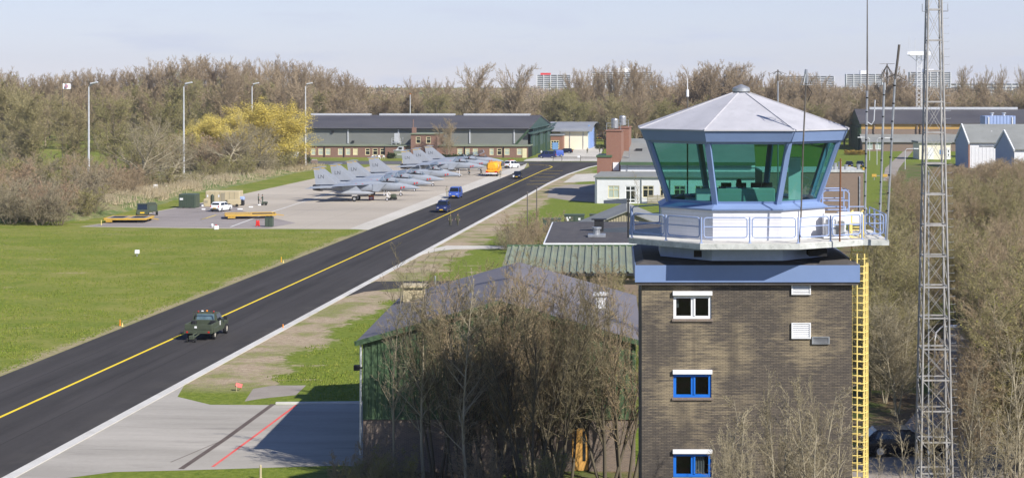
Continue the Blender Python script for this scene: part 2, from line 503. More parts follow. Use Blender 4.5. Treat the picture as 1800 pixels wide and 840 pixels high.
def ground_mat():
    m, t, b = new_mat('meadow')
    ax, pos = axis_dist(t, TAXI, 'x')
    ay, _ = axis_dist(t, TAXI, 'y')
    big = noise(t, pos, .035, 5, .6); mid = noise(t, pos, .22, 6, .65); fine = noise(t, pos, 2.2, 5, .7)
    st = t.nodes.new('ShaderNodeMapping'); st.inputs['Scale'].default_value = (.06, .22, 1); t.links.new(pos, st.inputs['Vector'])
    streak = noise(t, st.outputs[0], 1.0, 5, .65)
    lush = mixc(t, maprange(t, fine, .35, .65), (.108, .155, .018), (.208, .242, .040))
    dry = mixc(t, maprange(t, fine, .35, .65), (.205, .215, .042), (.285, .270, .078))
    # left of the taxiway the turf is drier and mown in long streaks, right of it fresh
    side = maprange(t, ax, 2, 12, 0, 1)
    f = mth(t, 'ADD', mth(t, 'MULTIPLY', big, .6), mth(t, 'MULTIPLY', streak, .6))
    f = mth(t, 'ADD', f, mth(t, 'MULTIPLY', mth(t, 'SUBTRACT', mid, .5), 1.0))
    f = mth(t, 'SUBTRACT', f, mth(t, 'MULTIPLY', side, .30))
    col = mixc(t, maprange(t, f, .47, .76), lush, dry)
    dirt = mixc(t, maprange(t, fine, .35, .65), (.31, .235, .155), (.47, .375, .265))
    # dug verge on the right of the kerb strip
    vn = mth(t, 'ADD', mth(t, 'MULTIPLY', noise(t, pos, .16, 5, .6), 10), mth(t, 'MULTIPLY', fine, 3.0))
    edge = mth(t, 'ADD', ax, mth(t, 'MULTIPLY', vn, -1))
    v1 = maprange(t, edge, 5.6, 6.3, 1, 0)
    v1 = mth(t, 'MULTIPLY', v1, maprange(t, ax, 4, 6, 0, 1))
    v1 = mth(t, 'MULTIPLY', v1, maprange(t, mth(t, 'ADD', mid, mth(t, 'MULTIPLY', fine, .4)), .66, .80, 1, .3))
    v1 = mth(t, 'MULTIPLY', v1, maprange(t, ay, 9, 13, 0, 1))
    v1 = mth(t, 'MULTIPLY', v1, maprange(t, ay, 300, 340, 1, 0))
    # scuffed edge on the left and scattered bare spots
    v2 = maprange(t, mth(t, 'ADD', ax, mth(t, 'MULTIPLY', mth(t, 'ADD', mid, fine), 3.0)), -4.6, -3.6, 0, 1)
    v2 = mth(t, 'MULTIPLY', v2, maprange(t, ax, -6.5, -5.5, 1, 0))
    v3 = maprange(t, noise(t, st.outputs[0], 1.9, 4, .55), .645, .68, 0, .75)
    v3 = mth(t, 'MULTIPLY', v3, maprange(t, fine, .4, .6, .3, 1))
    far = maprange(t, ay, 240, 300, 1, .15)
    v3 = mth(t, 'MULTIPLY', v3, far)
    col = mixc(t, mth(t, 'MAXIMUM', mth(t, 'MAXIMUM', v1, mth(t, 'MULTIPLY', v2, .7)), v3), col, dirt)
    # under the woods on the right: leaf litter and trodden earth
    g = t.nodes.new('ShaderNodeSeparateXYZ'); t.links.new(pos, g.inputs[0])
    wood = maprange(t, mth(t, 'ADD', g.outputs[0], mth(t, 'MULTIPLY', mid, 8)), 13, 17, 0, 1)
    wood = mth(t, 'MULTIPLY', wood, maprange(t, g.outputs[1], 250, 320, 1, 0))
    w2 = maprange(t, mth(t, 'SUBTRACT', g.outputs[0], mth(t, 'MULTIPLY', g.outputs[1], .152)), -1, 3, 0, 1)
    wood = mth(t, 'MAXIMUM', wood, mth(t, 'MULTIPLY', w2, maprange(t, g.outputs[1], 440, 475, 1, 0)))
    shade = mth(t, 'MULTIPLY', maprange(t, mth(t, 'ADD', g.outputs[0], mth(t, 'MULTIPLY', mid, 4)), -13.5, -11.5, 0, 1), maprange(t, g.outputs[1], 94.6, 95.2, 1, 0))  # mask for bare dark dirt and leaf litter before the green shed
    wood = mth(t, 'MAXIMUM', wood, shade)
    litter = mixc(t, maprange(t, fine, .35, .65), (.135, .095, .055), (.23, .175, .105))
    litter = mixc(t, maprange(t, mth(t, 'ADD', mid, mth(t, 'MULTIPLY', big, .5)), .70, .84), litter, (.105, .14, .035))
    col = mixc(t, wood, col, litter)
    t.links.new(col, b.inputs['Base Color'])
    b.inputs['Roughness'].default_value = .95; b.inputs['Specular IOR Level'].default_value = .1
    add_bump(t, b, mth(t, 'ADD', fine, mth(t, 'MULTIPLY', noise(t, pos, 7, 3), .6)), .8, .12)
    return m

def paving_mat(name, c1, c2, along=None, joints=0, rough=.85, stain=(.12, .11, .10), stain_amt=.4, sc=.12, grain=3, lanes=False):
    m, t, b = new_mat(name)
    g = t.nodes.new('ShaderNodeNewGeometry'); pos = g.outputs['Position']
    mp_ = t.nodes.new('ShaderNodeMapping')
    mp_.inputs['Rotation'].default_value = (0, 0, -ROAD_YAW)
    t.links.new(pos, mp_.inputs['Vector'])
    v = mp_.outputs[0]
    s_ = t.nodes.new('ShaderNodeMapping'); s_.inputs['Scale'].default_value = along or (1, 1, 1); t.links.new(v, s_.inputs['Vector'])
    n1 = noise(t, s_.outputs[0], sc, 6, .6); n2 = noise(t, pos, grain, 4, .6)
    f = mth(t, 'ADD', mth(t, 'MULTIPLY', n1, .8), mth(t, 'MULTIPLY', n2, .2))
    col = mixc(t, maprange(t, f, .36, .64), c1, c2)
    col = mixc(t, maprange(t, noise(t, s_.outputs[0], sc * 3.1, 5, .65), .56, .76, 0, stain_amt), col, stain)
    if joints:
        br = t.nodes.new('ShaderNodeTexBrick'); br.offset = 0
        br.inputs['Scale'].default_value = 1; br.inputs['Brick Width'].default_value = joints; br.inputs['Row Height'].default_value = joints
        br.inputs['Mortar Size'].default_value = .035
        t.links.new(v, br.inputs['Vector'])
        col = mixc(t, mth(t, 'MULTIPLY', br.outputs['Fac'], .45), col, (.10, .095, .09))
    if lanes:
        lx_, _ = axis_dist(t, TAXI, 'x')
        wv = t.nodes.new('ShaderNodeMath'); wv.operation = 'ABSOLUTE'; t.links.new(lx_, wv.inputs[0])
        band = mth(t, 'MULTIPLY', maprange(t, mth(t, 'ABSOLUTE', mth(t, 'SUBTRACT', wv.outputs[0], 1.9)), .25, .9, 1, 0), maprange(t, noise(t, s_.outputs[0], 1.3, 5, .6), .38, .6))
        col = mixc(t, mth(t, 'MULTIPLY', band, .45), col, (.026, .024, .024))
        seam_ = maprange(t, mth(t, 'ABSOLUTE', mth(t, 'SUBTRACT', wv.outputs[0], 3.4)), .02, .07, .5, 0)
        col = mixc(t, seam_, col, (.024, .022, .022))
        dust = mth(t, 'MULTIPLY', maprange(t, wv.outputs[0], 4.6, 6.6), maprange(t, noise(t, pos, .35, 5, .65), .42, .66))
        col = mixc(t, mth(t, 'MULTIPLY', dust, .22), col, (.15, .135, .115))
    t.links.new(col, b.inputs['Base Color'])
    b.inputs['Roughness'].default_value = rough; b.inputs['Specular IOR Level'].default_value = .06
    add_bump(t, b, n2, .25, .01)
    return m

M['meadow'] = ground_mat()
M['asphalt'] = paving_mat('asphalt_new', (.049, .0455, .0435), (.072, .0665, .064), along=(1.0, .06, 1), sc=.5, stain=(.078, .072, .069), stain_amt=.4, lanes=True)
M['asphalt_old'] = paving_mat('asphalt_old', (.11, .108, .112), (.15, .148, .15), along=(.2, 1, 1), sc=.2)
M['apron'] = paving_mat('apron_concrete', (.40, .35, .285), (.51, .45, .37), along=(.25, .8, 1), joints=7.5, sc=.05, stain=(.26, .235, .22), stain_amt=.55)
M['apron_dark'] = paving_mat('apron_dark_concrete', (.26, .23, .215), (.34, .30, .28), along=(.5, .8, 1), joints=6, sc=.08)
M['pale_concrete'] = paving_mat('pale_concrete', (.50, .465, .40), (.60, .56, .49), along=(1, .2, 1), sc=.2, stain_amt=.2)
M['kerb'] = paving_mat('kerb_concrete', (.52, .50, .46), (.64, .62, .58), along=(1, .5, 1), sc=.4, stain=(.3, .28, .25), stain_amt=.5)
M['pad'] = paving_mat('pad_concrete', (.335, .31, .27), (.45, .415, .365), along=(.25, 1.6, 1), sc=.2, stain=(.2, .185, .165), stain_amt=.6)
M['track'] = paving_mat('track_earth', (.27, .235, .20), (.37, .33, .285), along=(.5, 1, 1), sc=.3)
M['line_yellow'] = paving_mat('line_yellow', (.78, .56, .03), (.86, .64, .06), sc=.6, stain=(.5, .4, .1), stain_amt=.35)
M['line_white'] = paving_mat('line_white', (.55, .54, .5), (.7, .69, .66), sc=.6, stain_amt=.3)
M['line_red'] = paving_mat('line_red', (.66, .10, .09), (.74, .17, .15), sc=.6, stain=(.35, .15, .13), stain_amt=.5)
M['joint'] = paving_mat('joint_tar', (.105, .082, .072), (.15, .12, .108), sc=.8, stain_amt=.2)

LEVEL = [0.0]
def sheet(name, pts, m, z, label=None):
    """a flat surface laid on the ground; pts are world points (x, y)"""
    mb = MB(); mb.poly([(p[0], p[1], z) for p in pts])
    o = mb.build(name, m, fix=False)
    if o.data.polygons[0].normal.z < 0: o.data.flip_normals()
    return tag(o, label, None, None, 'structure')

def gp(*px): return [G(a, b) for a, b in px]
def tx(x, y): p = TAXI.o + TAXI.ex * x + TAXI.ey * y; return (p.x, p.y)

# the land, one sheet out to the horizon
mb = MB(); N = 24
xs = [-9000, -3000, -1000, -400, -150, 0, 150, 400, 1000, 3000, 9000]; ys = [-600, -100, 50, 100, 150, 250, 400, 700, 1500, 4000, 14000]
vs = [(x, y, 0) for y in ys for x in xs]; k = len(xs)
mb.add(vs, [(j * k + i, j * k + i + 1, (j + 1) * k + i + 1, (j + 1) * k + i) for j in range(len(ys) - 1) for i in range(k - 1)])
tag(mb.build('ground', M['meadow'], fix=False), 'mown grass of the airfield with bare verges', None, None, 'structure')

def tax_d(py): return TAXI.loc(G(900, py)).y
Y_END = TAXI.loc(G(1045, 284.5)).y                 # far end of the new asphalt
strip = [(-6.2, -60), (6.95, -60), (6.95, 60), (6.9, 200), (6.6, 262), (7.2, 300), (9.2, 335), (13.5, Y_END), (-14, Y_END), (-8.0, Y_END - 9), (-5.4, Y_END - 30), (-5.3, 300), (-6.0, 140)]
sheet('taxiway', [tx(*p) for p in strip], M['asphalt'], .012, 'black new asphalt taxiway with yellow centre line')
cross = gp((300, 289.2), (520, 289.2), (700, 289.0), (890, 291.2), (917, 291.5)) + [tx(-8.2, Y_END - 9), tx(-14, Y_END)] + gp((880, 284), (700, 283.2), (520, 283.2), (300, 283))
sheet('cross_road', cross, M['asphalt_old'], .008, 'grey asphalt road running in front of the big hangar')
# apron
apron = gp((140, 398.5), (400, 402), (652, 403)) + [tx(-9.0, 146), tx(-9.0, 330), tx(-8.6, Y_END - 12)] + gp((886, 292.5), (700, 290), (664, 290), (628, 297), (575, 309), (520, 321), (410, 345), (330, 361), (262, 374), (238, 385))
sheet('apron', apron, M['apron'], .004, 'pinkish concrete aircraft apron')
sheet('apron_patch', gp((150, 397.6), (470, 401.2), (520, 392), (430, 372), (395, 352), (335, 361.2), (270, 373.5), (243, 386)), M['apron_dark'], .008, 'darker oil stained corner of the apron')
cs = [tx(-9.1, 143.5), tx(-6.1, 142), tx(-5.75, 220), tx(-5.2, 300), tx(-5.3, 325), tx(-8.2, Y_END - 10), tx(-9.1, 330)]
sheet('apron_border', cs, M['pale_concrete'], .008, 'pale concrete border between apron and taxiway')
# kerb strip on the right of the taxiway, a low real step
kx = [(-60, 6.95), (60, 6.95), (200, 6.9), (262, 6.6), (300, 7.2), (335, 9.2), (Y_END, 13.5)]
mb = MB()
rows = []
for y_, x_ in kx:
    a = tx(x_, y_); b_ = tx(x_ + .62, y_)
    rows.append([(a[0], a[1], 0), (a[0], a[1], .06), (b_[0], b_[1], .06), (b_[0], b_[1], 0)])
mb.loft(rows, caps=True)
tag(mb.build('kerb_strip', M['kerb']), 'pale concrete edge strip along the right side of the taxiway', None, None, 'structure')

# painted markings
def stripe(name, pts, wd, m, z, label):
    """a painted line of even width through ground points"""
    pts = [Vector((p[0], p[1], 0)) for p in pts]; L = []; Rr = []
    for i, p in enumerate(pts):
        d = (pts[min(i + 1, len(pts) - 1)] - pts[max(i - 1, 0)]).normalized(); n_ = Vector((-d.y, d.x, 0)) * wd / 2
        L.append((p.x + n_.x, p.y + n_.y, z)); Rr.append((p.x - n_.x, p.y - n_.y, z))
    mb = MB(); k = len(pts)
    mb.add(L + Rr, [(i, k + i, k + i + 1, i + 1) for i in range(k - 1)])
    return tag(mb.build(name, m, fix=False), label, None, None, 'structure')
line = [tx(0, -60), tx(0, 100), tx(0, 200), tx(0, 318)]
ex0 = [tx(*p) for p in ((0.4, 330), (0.2, 338), (-1.2, 344), (-4.0, 348), (-9, 350), (-24, 352))]
stripe('yellow_line', line + ex0, .24, M['line_yellow'], .016, 'yellow centre line of the taxiway')
for i, (a, b_) in enumerate((((926, 324.5), (962, 323.2)), ((931, 318.2), (968, 317.6)), ((938, 311.5), (975, 311.5)), ((946, 305.5), (984, 306)), ((955, 300), (990, 300.6)))):
    stripe('yellow_bar', gp(a, b_), .3, M['line_yellow'], .016, 'short yellow bar across the right half of the taxiway')
stripe('white_line', gp((585, 339), (520, 359), (470, 375), (405, 399)), .28, M['line_white'], .012, 'faint white line across the apron')
stripe('yellow_curve', gp((365, 383), (352, 386.5), (380, 378), (420, 376.5)), .2, M['line_yellow'], .012, 'faded yellow curve on the apron corner')

# pads and roads to the right of the taxiway
sheet('concrete_pad', [tx(7.565, -40), tx(7.565, 12.3)] + gp((312, 697), (370, 711), (480, 711.5), (640, 709), (760, 709), (760, 829), (600, 817.5), (330, 826), (200, 829), (100, 842)), M['pad'], .008, 'grey concrete pad beside the green shed')
stripe('tar_joint', gp((480, 710), (395, 772), (318, 824)), .32, M['joint'], .014, 'dark tar joint across the concrete pad')
stripe('pad_seam', gp((300, 812), (395, 772)), .06, M['joint'], .013, 'thin seam in the concrete pad')
stripe('red_line', gp((521, 711.5), (452, 763), (374, 820)), .17, M['line_red'], .016, 'red painted line on the concrete pad')
mb = MB(); rows = []
for a in gp((485, 710), (560, 709.6), (645, 708.8)):
    rows.append([(a.x, a.y - .12, 0), (a.x, a.y - .12, .13), (a.x, a.y + .14, .13), (a.x, a.y + .14, 0)])
mb.loft(rows)
tag(mb.build('pad_kerb', M['kerb']), 'low kerb between the concrete pad and the grass', None, None, 'structure')
sheet('side_road', [tx(7.55, 63), tx(7.55, 74)] + gp((660, 494.5), (760, 493.5), (1000, 493), (1000, 503), (760, 504.5), (700, 506.5), (640, 513)), M['asphalt'], .008, 'short asphalt road leaving the taxiway behind the shed')
sheet('side_path', [tx(7.53, 106), tx(7.53, 114)] + gp((785, 431.5), (920, 432), (920, 437), (800, 438), (770, 441)), M['pale_concrete'], .008, 'pale concrete path from the taxiway to the sheds')
sheet('side_yard', gp((966, 331), (1004, 324.5), (1080, 323), (1080, 357.5), (1000, 352.5), (962, 347)), M['track'], .008, 'gravelly yard beside the white building')
sheet('side_yard_strip', gp((990, 321), (1012, 307), (1060, 304), (1060, 318)), M['pale_concrete'], .008, 'pale concrete yard beyond the taxiway end')
sheet('hangar_road', gp((920, 283.4), (1052, 283.6), (1060, 262), (1085, 258), (1085, 254), (1040, 256), (1010, 262.5), (1000, 268), (968, 274), (925, 280)), M['pale_concrete'], .008, 'pale concrete road between the hangars')
sheet('bare_patch', gp((430, 705), (445, 683), (480, 677), (538, 677), (520, 694), (460, 700)), M['track'], .004, 'square patch of bare earth in the grass')
# right hand woods: path, parking place
sheet('woodland_path', gp((1520, 468), (1700, 481), (1800, 494), (1800, 503), (1690, 488), (1520, 476)), M['pale_concrete'], .008, 'pale path crossing the woods')
sheet('parking_place', gp((1490, 905), (1490, 832), (1560, 780), (1640, 690), (1652, 600), (1690, 560), (1740, 590), (1790, 690), (1870, 800), (1900, 905)), M['track'], .006, 'earth parking place beside the tower')
sheet('far_lawn_road', gp((1556, 296), (1588, 266), (1604, 266), (1580, 296), (1572, 318), (1552, 318)), M['track'], .008, 'grey road beside the far lawn')

# the overgrown bank left of the apron
bank_line = gp((-60, 392), (60, 391), (150, 388), (225, 372), (300, 355), (335, 343), (420, 326), (520, 305), (575, 296))
mb = MB(); rows = []
hs = [1.0, 1.5, 1.6, 1.7, 1.6, 1.2, 1.3, 1.0, .1]
rng = random.Random(5)
fine_line = []
for i in range(len(bank_line) - 1):
    for j in range(6):
        q = j / 6
        fine_line.append((bank_line[i].lerp(bank_line[i + 1], q), hs[i] + (hs[i + 1] - hs[i]) * q))
fine_line.append((bank_line[-1], .05))
BANK = []
for i, (p, h) in enumerate(fine_line):
    a = fine_line[max(i - 1, 0)][0]; c = fine_line[min(i + 1, len(fine_line) - 1)][0]
    d = (c - a).normalized(); n_ = Vector((-d.y, d.x, 0))
    row = []
    for s, hh in ((0, -.02), (1.5, .25), (3.5, .75), (6, 1.0), (12, 1.02), (22, .55), (30, -.02)):
        q = p + n_ * (s + rng.uniform(-.4, .4))
        row.append((q.x, q.y, h * hh * rng.uniform(.85, 1.15)))
    rows.append(row); BANK.append((p, n_, h))
mb.loft(rows, caps=False, closed=False)
bm_, t, b = new_mat('bank_turf')
v = coords(t, 'World'); n1 = noise(t, v, .25, 5, .65); n2 = noise(t, v, 2.5, 5, .7)
cb = mixc(t, maprange(t, mth(t, 'ADD', n1, mth(t, 'MULTIPLY', mth(t, 'SUBTRACT', n2, .5), .6)), .44, .62), (.12, .17, .035), (.30, .26, .12))
t.links.new(cb, b.inputs['Base Color']); b.inputs['Roughness'].default_value = .95
add_bump(t, b, n2, 1.0, .3)
M['bank'] = bm_
tag(mb.build('grass_bank', bm_, smooth=True, fix=False), 'overgrown grassy bank along the apron', None, None, 'structure')
# ------------------------------------------------------------------ buildings
def facade(name, m, parent, x0, x1, z0, z1, y, th=.3, holes=(), top=None):
    """an upright wall facing -y with real openings; holes are (x0, x1, z0, z1)"""
    mb = MB()
    X = sorted({x0, x1, *[h[0] for h in holes], *[h[1] for h in holes]}); Z = sorted({z0, z1, *[h[2] for h in holes], *[h[3] for h in holes]})
    def solid(i, j):
        if i < 0 or j < 0 or i >= len(X) - 1 or j >= len(Z) - 1: return None
        cx = (X[i] + X[i + 1]) / 2; cz = (Z[j] + Z[j + 1]) / 2
        return not any(h[0] < cx < h[1] and h[2] < cz < h[3] for h in holes)
    y2 = y + th
    for i in range(len(X) - 1):
        for j in range(len(Z) - 1):
            if not solid(i, j): continue
            a, b, c, d = X[i], X[i + 1], Z[j], Z[j + 1]
            mb.quad((a, y, c), (b, y, c), (b, y, d), (a, y, d)); mb.quad((b, y2, c), (a, y2, c), (a, y2, d), (b, y2, d))
            if not solid(i - 1, j): mb.quad((a, y2, c), (a, y, c), (a, y, d), (a, y2, d))
            if not solid(i + 1, j): mb.quad((b, y, c), (b, y2, c), (b, y2, d), (b, y, d))
            if not solid(i, j - 1): mb.quad((a, y2, c), (b, y2, c), (b, y, c), (a, y, c))
            if not solid(i, j + 1): mb.quad((a, y, d), (b, y, d), (b, y2, d), (a, y2, d))
    return mb.build(name, m, parent, fix=False)

def window(parent, h, y, fm, pm=None, bars=.09, nx=2, nz=1, name='window', depth=.12, sill=None, zsplit=None):
    """frame with mullions set in an opening h; its pane is a sub-part"""
    x0, x1, z0, z1 = h; pm = pm or M['win_glass']; ya = y + .05; yb = ya + depth
    mb = MB()
    e = .004
    mb.box(x0 + e, x0 + bars, ya, yb, z0 + e, z1 - e); mb.box(x1 - bars, x1 - e, ya, yb, z0 + e, z1 - e)
    mb.box(x0 + bars, x1 - bars, ya, yb, z0 + e, z0 + bars); mb.box(x0 + bars, x1 - bars, ya, yb, z1 - bars, z1 - e)
    for i in range(1, nx):
        x = x0 + (x1 - x0) * i / nx
        mb.box(x - bars * .45, x + bars * .45, ya + .005, yb - .005, z0 + bars, z1 - bars)
    zs = zsplit if zsplit is not None else [i / nz for i in range(1, nz)]
    for q in zs:
        z = z0 + (z1 - z0) * q
        mb.box(x0 + bars, x1 - bars, ya + .01, yb - .01, z - bars * .45, z + bars * .45)
    f = mb.build(name, fm, parent)
    p = MB(); p.box(x0 + bars * .6, x1 - bars * .6, ya + depth * .55, ya + depth * .7, z0 + bars * .6, z1 - bars * .6)
    p.build('pane', pm, f)
    if sill:
        s_ = MB(); s_.cbox(x0 - .06, x1 + .06, y - .07, y + .045, z0 - .10, z0 - .004, .01); s_.build('sill', sill, f)
    return f

def root(name, label, cat, fr, group=None):
    return thing(name, label, cat, (fr.o.x, fr.o.y, 0), fr.yaw, group)

def corrugated(mb, x0, x1, pitch, amp, lo, hi, axis_y):
    """ribbed sheet standing on a front: trapezoid ribs, lo(x)/hi(x) give the foot and head heights"""
    pts = []; n = int((x1 - x0) / pitch)
    p = (x1 - x0) / n
    for i in range(n):
        b = x0 + i * p
        pts += [(b, 0), (b + p * .30, 0), (b + p * .42, amp), (b + p * .88, amp)]
    pts.append((x1, 0))
    vs = []; 
    for x, a in pts:
        vs.append((x, axis_y - a, lo(x))); vs.append((x, axis_y - a, hi(x)))
    mb.add(vs, [(2 * i, 2 * i + 2, 2 * i + 3, 2 * i + 1) for i in range(len(pts) - 1)])

# ---- the big hangar with its brick annex (photo left of centre)
HF = Frame(G(930, 277.6), ROAD_YAW)
h = root('hangar', 'long grey green hangar with dark roof and green sliding doors', 'hangar', HF)
HW = 10.0                                          # hangar wall stands this far behind the annex front
x_r = HF.x(929.5, HW); x_l = HF.x(430, HW)
z_e = HF.z(225, x_r, HW)
deep = HF.y(968, x_r); mid = (HW + deep) / 2
z_r = HF.z(202.6, x_r, mid)
facade('wall', M['hangar_wall'], h, x_l, x_r - .3, 0, z_e, HW, .3)
mb = MB(); mb.box(x_l, x_r - .3, deep - .3, deep, 0, z_e); mb.box(x_l - .3, x_l, HW, deep, 0, z_e)
mb.build('wall', M['hangar_wall'], h)
mb = MB()
ov = .7
for s, (ya, yb) in ((1, (HW - ov, mid)), (-1, (deep + ov, mid))):
    mb.add([(x_l - 1, ya, z_e - .12), (x_r + .2, ya, z_e - .12), (x_r + .2, yb, z_r), (x_l - 1, yb, z_r), (x_l - 1, ya, z_e - .42), (x_r + .2, ya, z_e - .42), (x_r + .2, yb, z_r - .3), (x_l - 1, yb, z_r - .3)],
           [(0, 1, 2, 3), (7, 6, 5, 4), (0, 4, 5, 1), (3, 2, 6, 7), (0, 3, 7, 4), (1, 5, 6, 2)])
rf = mb.build('roof', M['hangar_roof'], h)
for a, b_ in ((548, 652), (668, 800), (816, 932)):
    mb = MB(); mb.box(HF.x(a, mid), HF.x(b_, mid), mid - 1.2, mid + 1.2, z_r - .12, z_r + .42)
    mb.build('ridge_light', M['steel_pale'], rf)
mb = MB(); mb.box(x_l, x_r, HW - ov - .18, HW - ov - .005, z_e - .5, z_e - .18); mb.build('gutter', M['black'], rf)
for px in (612, 700.5, 826, 904):
    x = HF.x(px, HW); mb = MB(); mb.box(x - .16, x + .16, HW - .28, HW - .01, 3.6, z_e - .45); mb.build('downpipe', M['steel_pale'], h)
for px, py in ((585, 232), (621, 249), (694, 249)):
    x, z = HF.xz(px, py, HW); mb = MB(); mb.box(x - .3, x + .3, HW - .5, HW - .01, z - .25, z + .25); mb.build('floodlight', M['black'], h)
# gable with sliding doors
mb = MB(); mb.prism([(HW, z_e - .45), (deep, z_e - .45), (deep, z_e - .1), (mid, z_r - .05), (HW, z_e - .1)], x_r - .3, x_r, axis='x')
gb = mb.build('gable', M['hangar_door'], h)
dh = z_e - 1.7
for i in range(6):
    ya = HW + (deep - HW) * i / 6; yb = HW + (deep - HW) * (i + 1) / 6
    o_ = .0 if i % 2 else .45
    mb = MB(); mb.box(x_r + .05 + o_, x_r + .38 + o_, ya + .12, yb - .12, .05, dh)
    dr = mb.build('sliding_door', M['hangar_door'], h)
    for q in (.0, 1.0):
        y_ = ya + .12 + (yb - ya - .5) * q; MB().box(x_r + .39 + o_, x_r + .55 + o_, y_, y_ + .25, .05, dh).build('door_rib', M['door_dark_green'], dr)
    mb = MB(); mb.box(x_r + .385 + o_, x_r + .40 + o_, ya + .4, yb - .4, .06, 2.6); mb.build('kick_panel', M['door_dark_green'], dr)
mb = MB(); mb.box(x_r + .02, x_r + 1.5, HW - 1.5, deep + 4, dh + .03, dh + .5)
for i in range(15):
    y_ = HW + (deep - HW) * i / 14; mb.box(x_r + 1.2, x_r + 1.4, y_, y_ + .2, dh + .5, z_e - .2)
mb.box(x_r + 1.2, x_r + 1.5, HW - 1.5, deep + 4, z_e - .2, z_e + .1)
mb.build('door_rail', M['hangar_door'], h)
mb = MB()
a = HF.xz(929, 229, HW - 1); b_ = HF.xz(904, 257, HW - 1)
mb.beam((a[0], HW - 1, a[1]), (b_[0], HW - 1, b_[1]), .55); mb.build('brace', M['door_dark_green'], h)
# low brick annex
AZ = HF.z(257.5, x_r - 10, 0)
ax_l, ax_r = HF.x(430, 0), HF.x(928, 0)
wins = []
for px0, px1, kind in ((546.5, 554.5, 0), (559.5, 568, 0), (572, 581, 0), (594, 602.5, 0), (607.5, 616, 0), (620.5, 629, 1), (642, 650.5, 2), (655, 664, 2), (668, 677, 2), (714.5, 721.5, 2), (804, 813, 0), (818, 826, 0), (831, 840, 0), (860.5, 868, 0), (873.5, 882, 2), (886.5, 896, 0), (908.5, 917.5, 0)):
    x0, z1 = HF.xz(px0, 261, 0); x1, z0 = HF.xz(px1, 272.8, 0)
    wins.append((x0, x1, z0, z1, kind))
facade('annex_wall', M['annex_brick'], h, ax_l, ax_r, 0, AZ, 0, .35, [q[:4] for q in wins])
for q in wins:
    window(h, q[:4], 0, M['cream_frame'], {0: M['curtain'], 1: M['cream_frame'], 2: M['win_glass']}[q[4]], .16, 1, 2, zsplit=[.62])
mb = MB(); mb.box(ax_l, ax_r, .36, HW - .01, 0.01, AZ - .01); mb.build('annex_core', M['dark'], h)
mb = MB(); mb.box(ax_l, ax_r + .3, -.35, HW - .02, AZ, AZ + .28); mb.build('annex_roof', M['pale_green'], h)
for px in (570, 604.5, 676, 817, 885):
    x = HF.x(px, -.2); MB().box(x - .09, x + .09, -.2, -.02, 0, AZ - .02).build('downpipe', M['black'], h)
mb = MB(); x = HF.x(922, -.1); mb.box(x - .6, x + .6, -.12, -.02, 0, 2.6); mb.build('annex_door', M['cream_frame'], h)
# two storey stair block with chimney
bx0, bz1 = HF.xz(722, 236.5, -1.5); bx1 = HF.x(768, -1.5)
wz = []
for px0, px1 in ((731, 739.5), (749, 757.5)):
    x0, z1 = HF.xz(px0, 240.5, -1.5); x1, z0 = HF.xz(px1, 252.5, -1.5); wz.append((x0, x1, z0, z1))
facade('stair_block_wall', M['annex_brick'], h, bx0, bx1, 0, bz1, -1.5, .35, wz)
for q in wz: window(h, q, -1.5, M['cream_frame'], None, .16, 1, 2, zsplit=[.62])
mb = MB(); mb.box(bx0, bx1, -1.14, HW - .02, .01, bz1 - .01); mb.build('stair_block', M['annex_brick'], h)
mb = MB(); mb.box(bx0 - .25, bx1 + .25, -1.8, HW - .03, bz1, bz1 + .3); mb.build('stair_block_roof', M['pale_green'], h)
x = HF.x(724, 2); z = HF.z(224, x, 2)
mb = MB(); mb.box(x, x + 1.1, 2, 3.1, bz1 + .3, z); mb.lathe([(.12, z), (.12, z + 2.2)], x + .3, 2.5, 8); mb.build('chimney', M['annex_brick'], h)
# plant platform on the annex roof
mb = MB(); x0 = HF.x(691, 4); x1 = HF.x(706, 4); z = AZ + .28
mb.box(x0, x1, 2, 6, z + .6, z + .75)
for q in (x0, (x0 + x1) / 2, x1):
    for y_ in (2.05, 5.9): mb.box(q - .06, q + .06, y_, y_ + .1, z + .0, z + 1.9)
mb.box(x0, x1, 2.05, 2.13, z + 1.3, z + 1.38); mb.box(x0, x1, 2.05, 2.13, z + 1.82, z + 1.9)
mb.box(x0 + .5, x0 + 1.7, 3, 5, z + .76, z + 3.2)
mb.build('plant_platform', M['steel_pale'], h)

# pale green kiosk with a lean-to in front of the annex, white garden chairs, shrub spots are planted later
kf = HF
x0, z1 = kf.xz(692, 263, -6); x1 = kf.x(711, -6)
k_ = thing('kiosk', 'pale green wooden kiosk standing before the brick annex', 'kiosk', kf.o + kf.ex * ((x0 + x1) / 2) + kf.ey * -6, ROAD_YAW)
wd = (x1 - x0) / 2
mb = MB(); mb.cbox(-wd, wd, 0, 3, 0, 2.1, .04); mb.build('body', M['pale_green'], k_)
mb = MB(); mb.box(-wd - .1, wd + .1, -.15, 3.1, 2.1, 2.22); mb.prism([(-wd * .7, 2.2), (-wd * .1, 3.2), (wd * .6, 3.2), (wd * .6, 2.2)], .2, 2.2, axis='y'); mb.build('roof', M['steel_pale'], k_)
mb = MB(); mb.box(-wd * .1, wd * .5, .15, .19, 2.4, 3.0); mb.build('window', M['win_glass'], k_)
mb = MB(); mb.box(-.5, wd * .5, -.03, -.004, 1.0, 1.15); mb.build('sign', M['white'], k_)

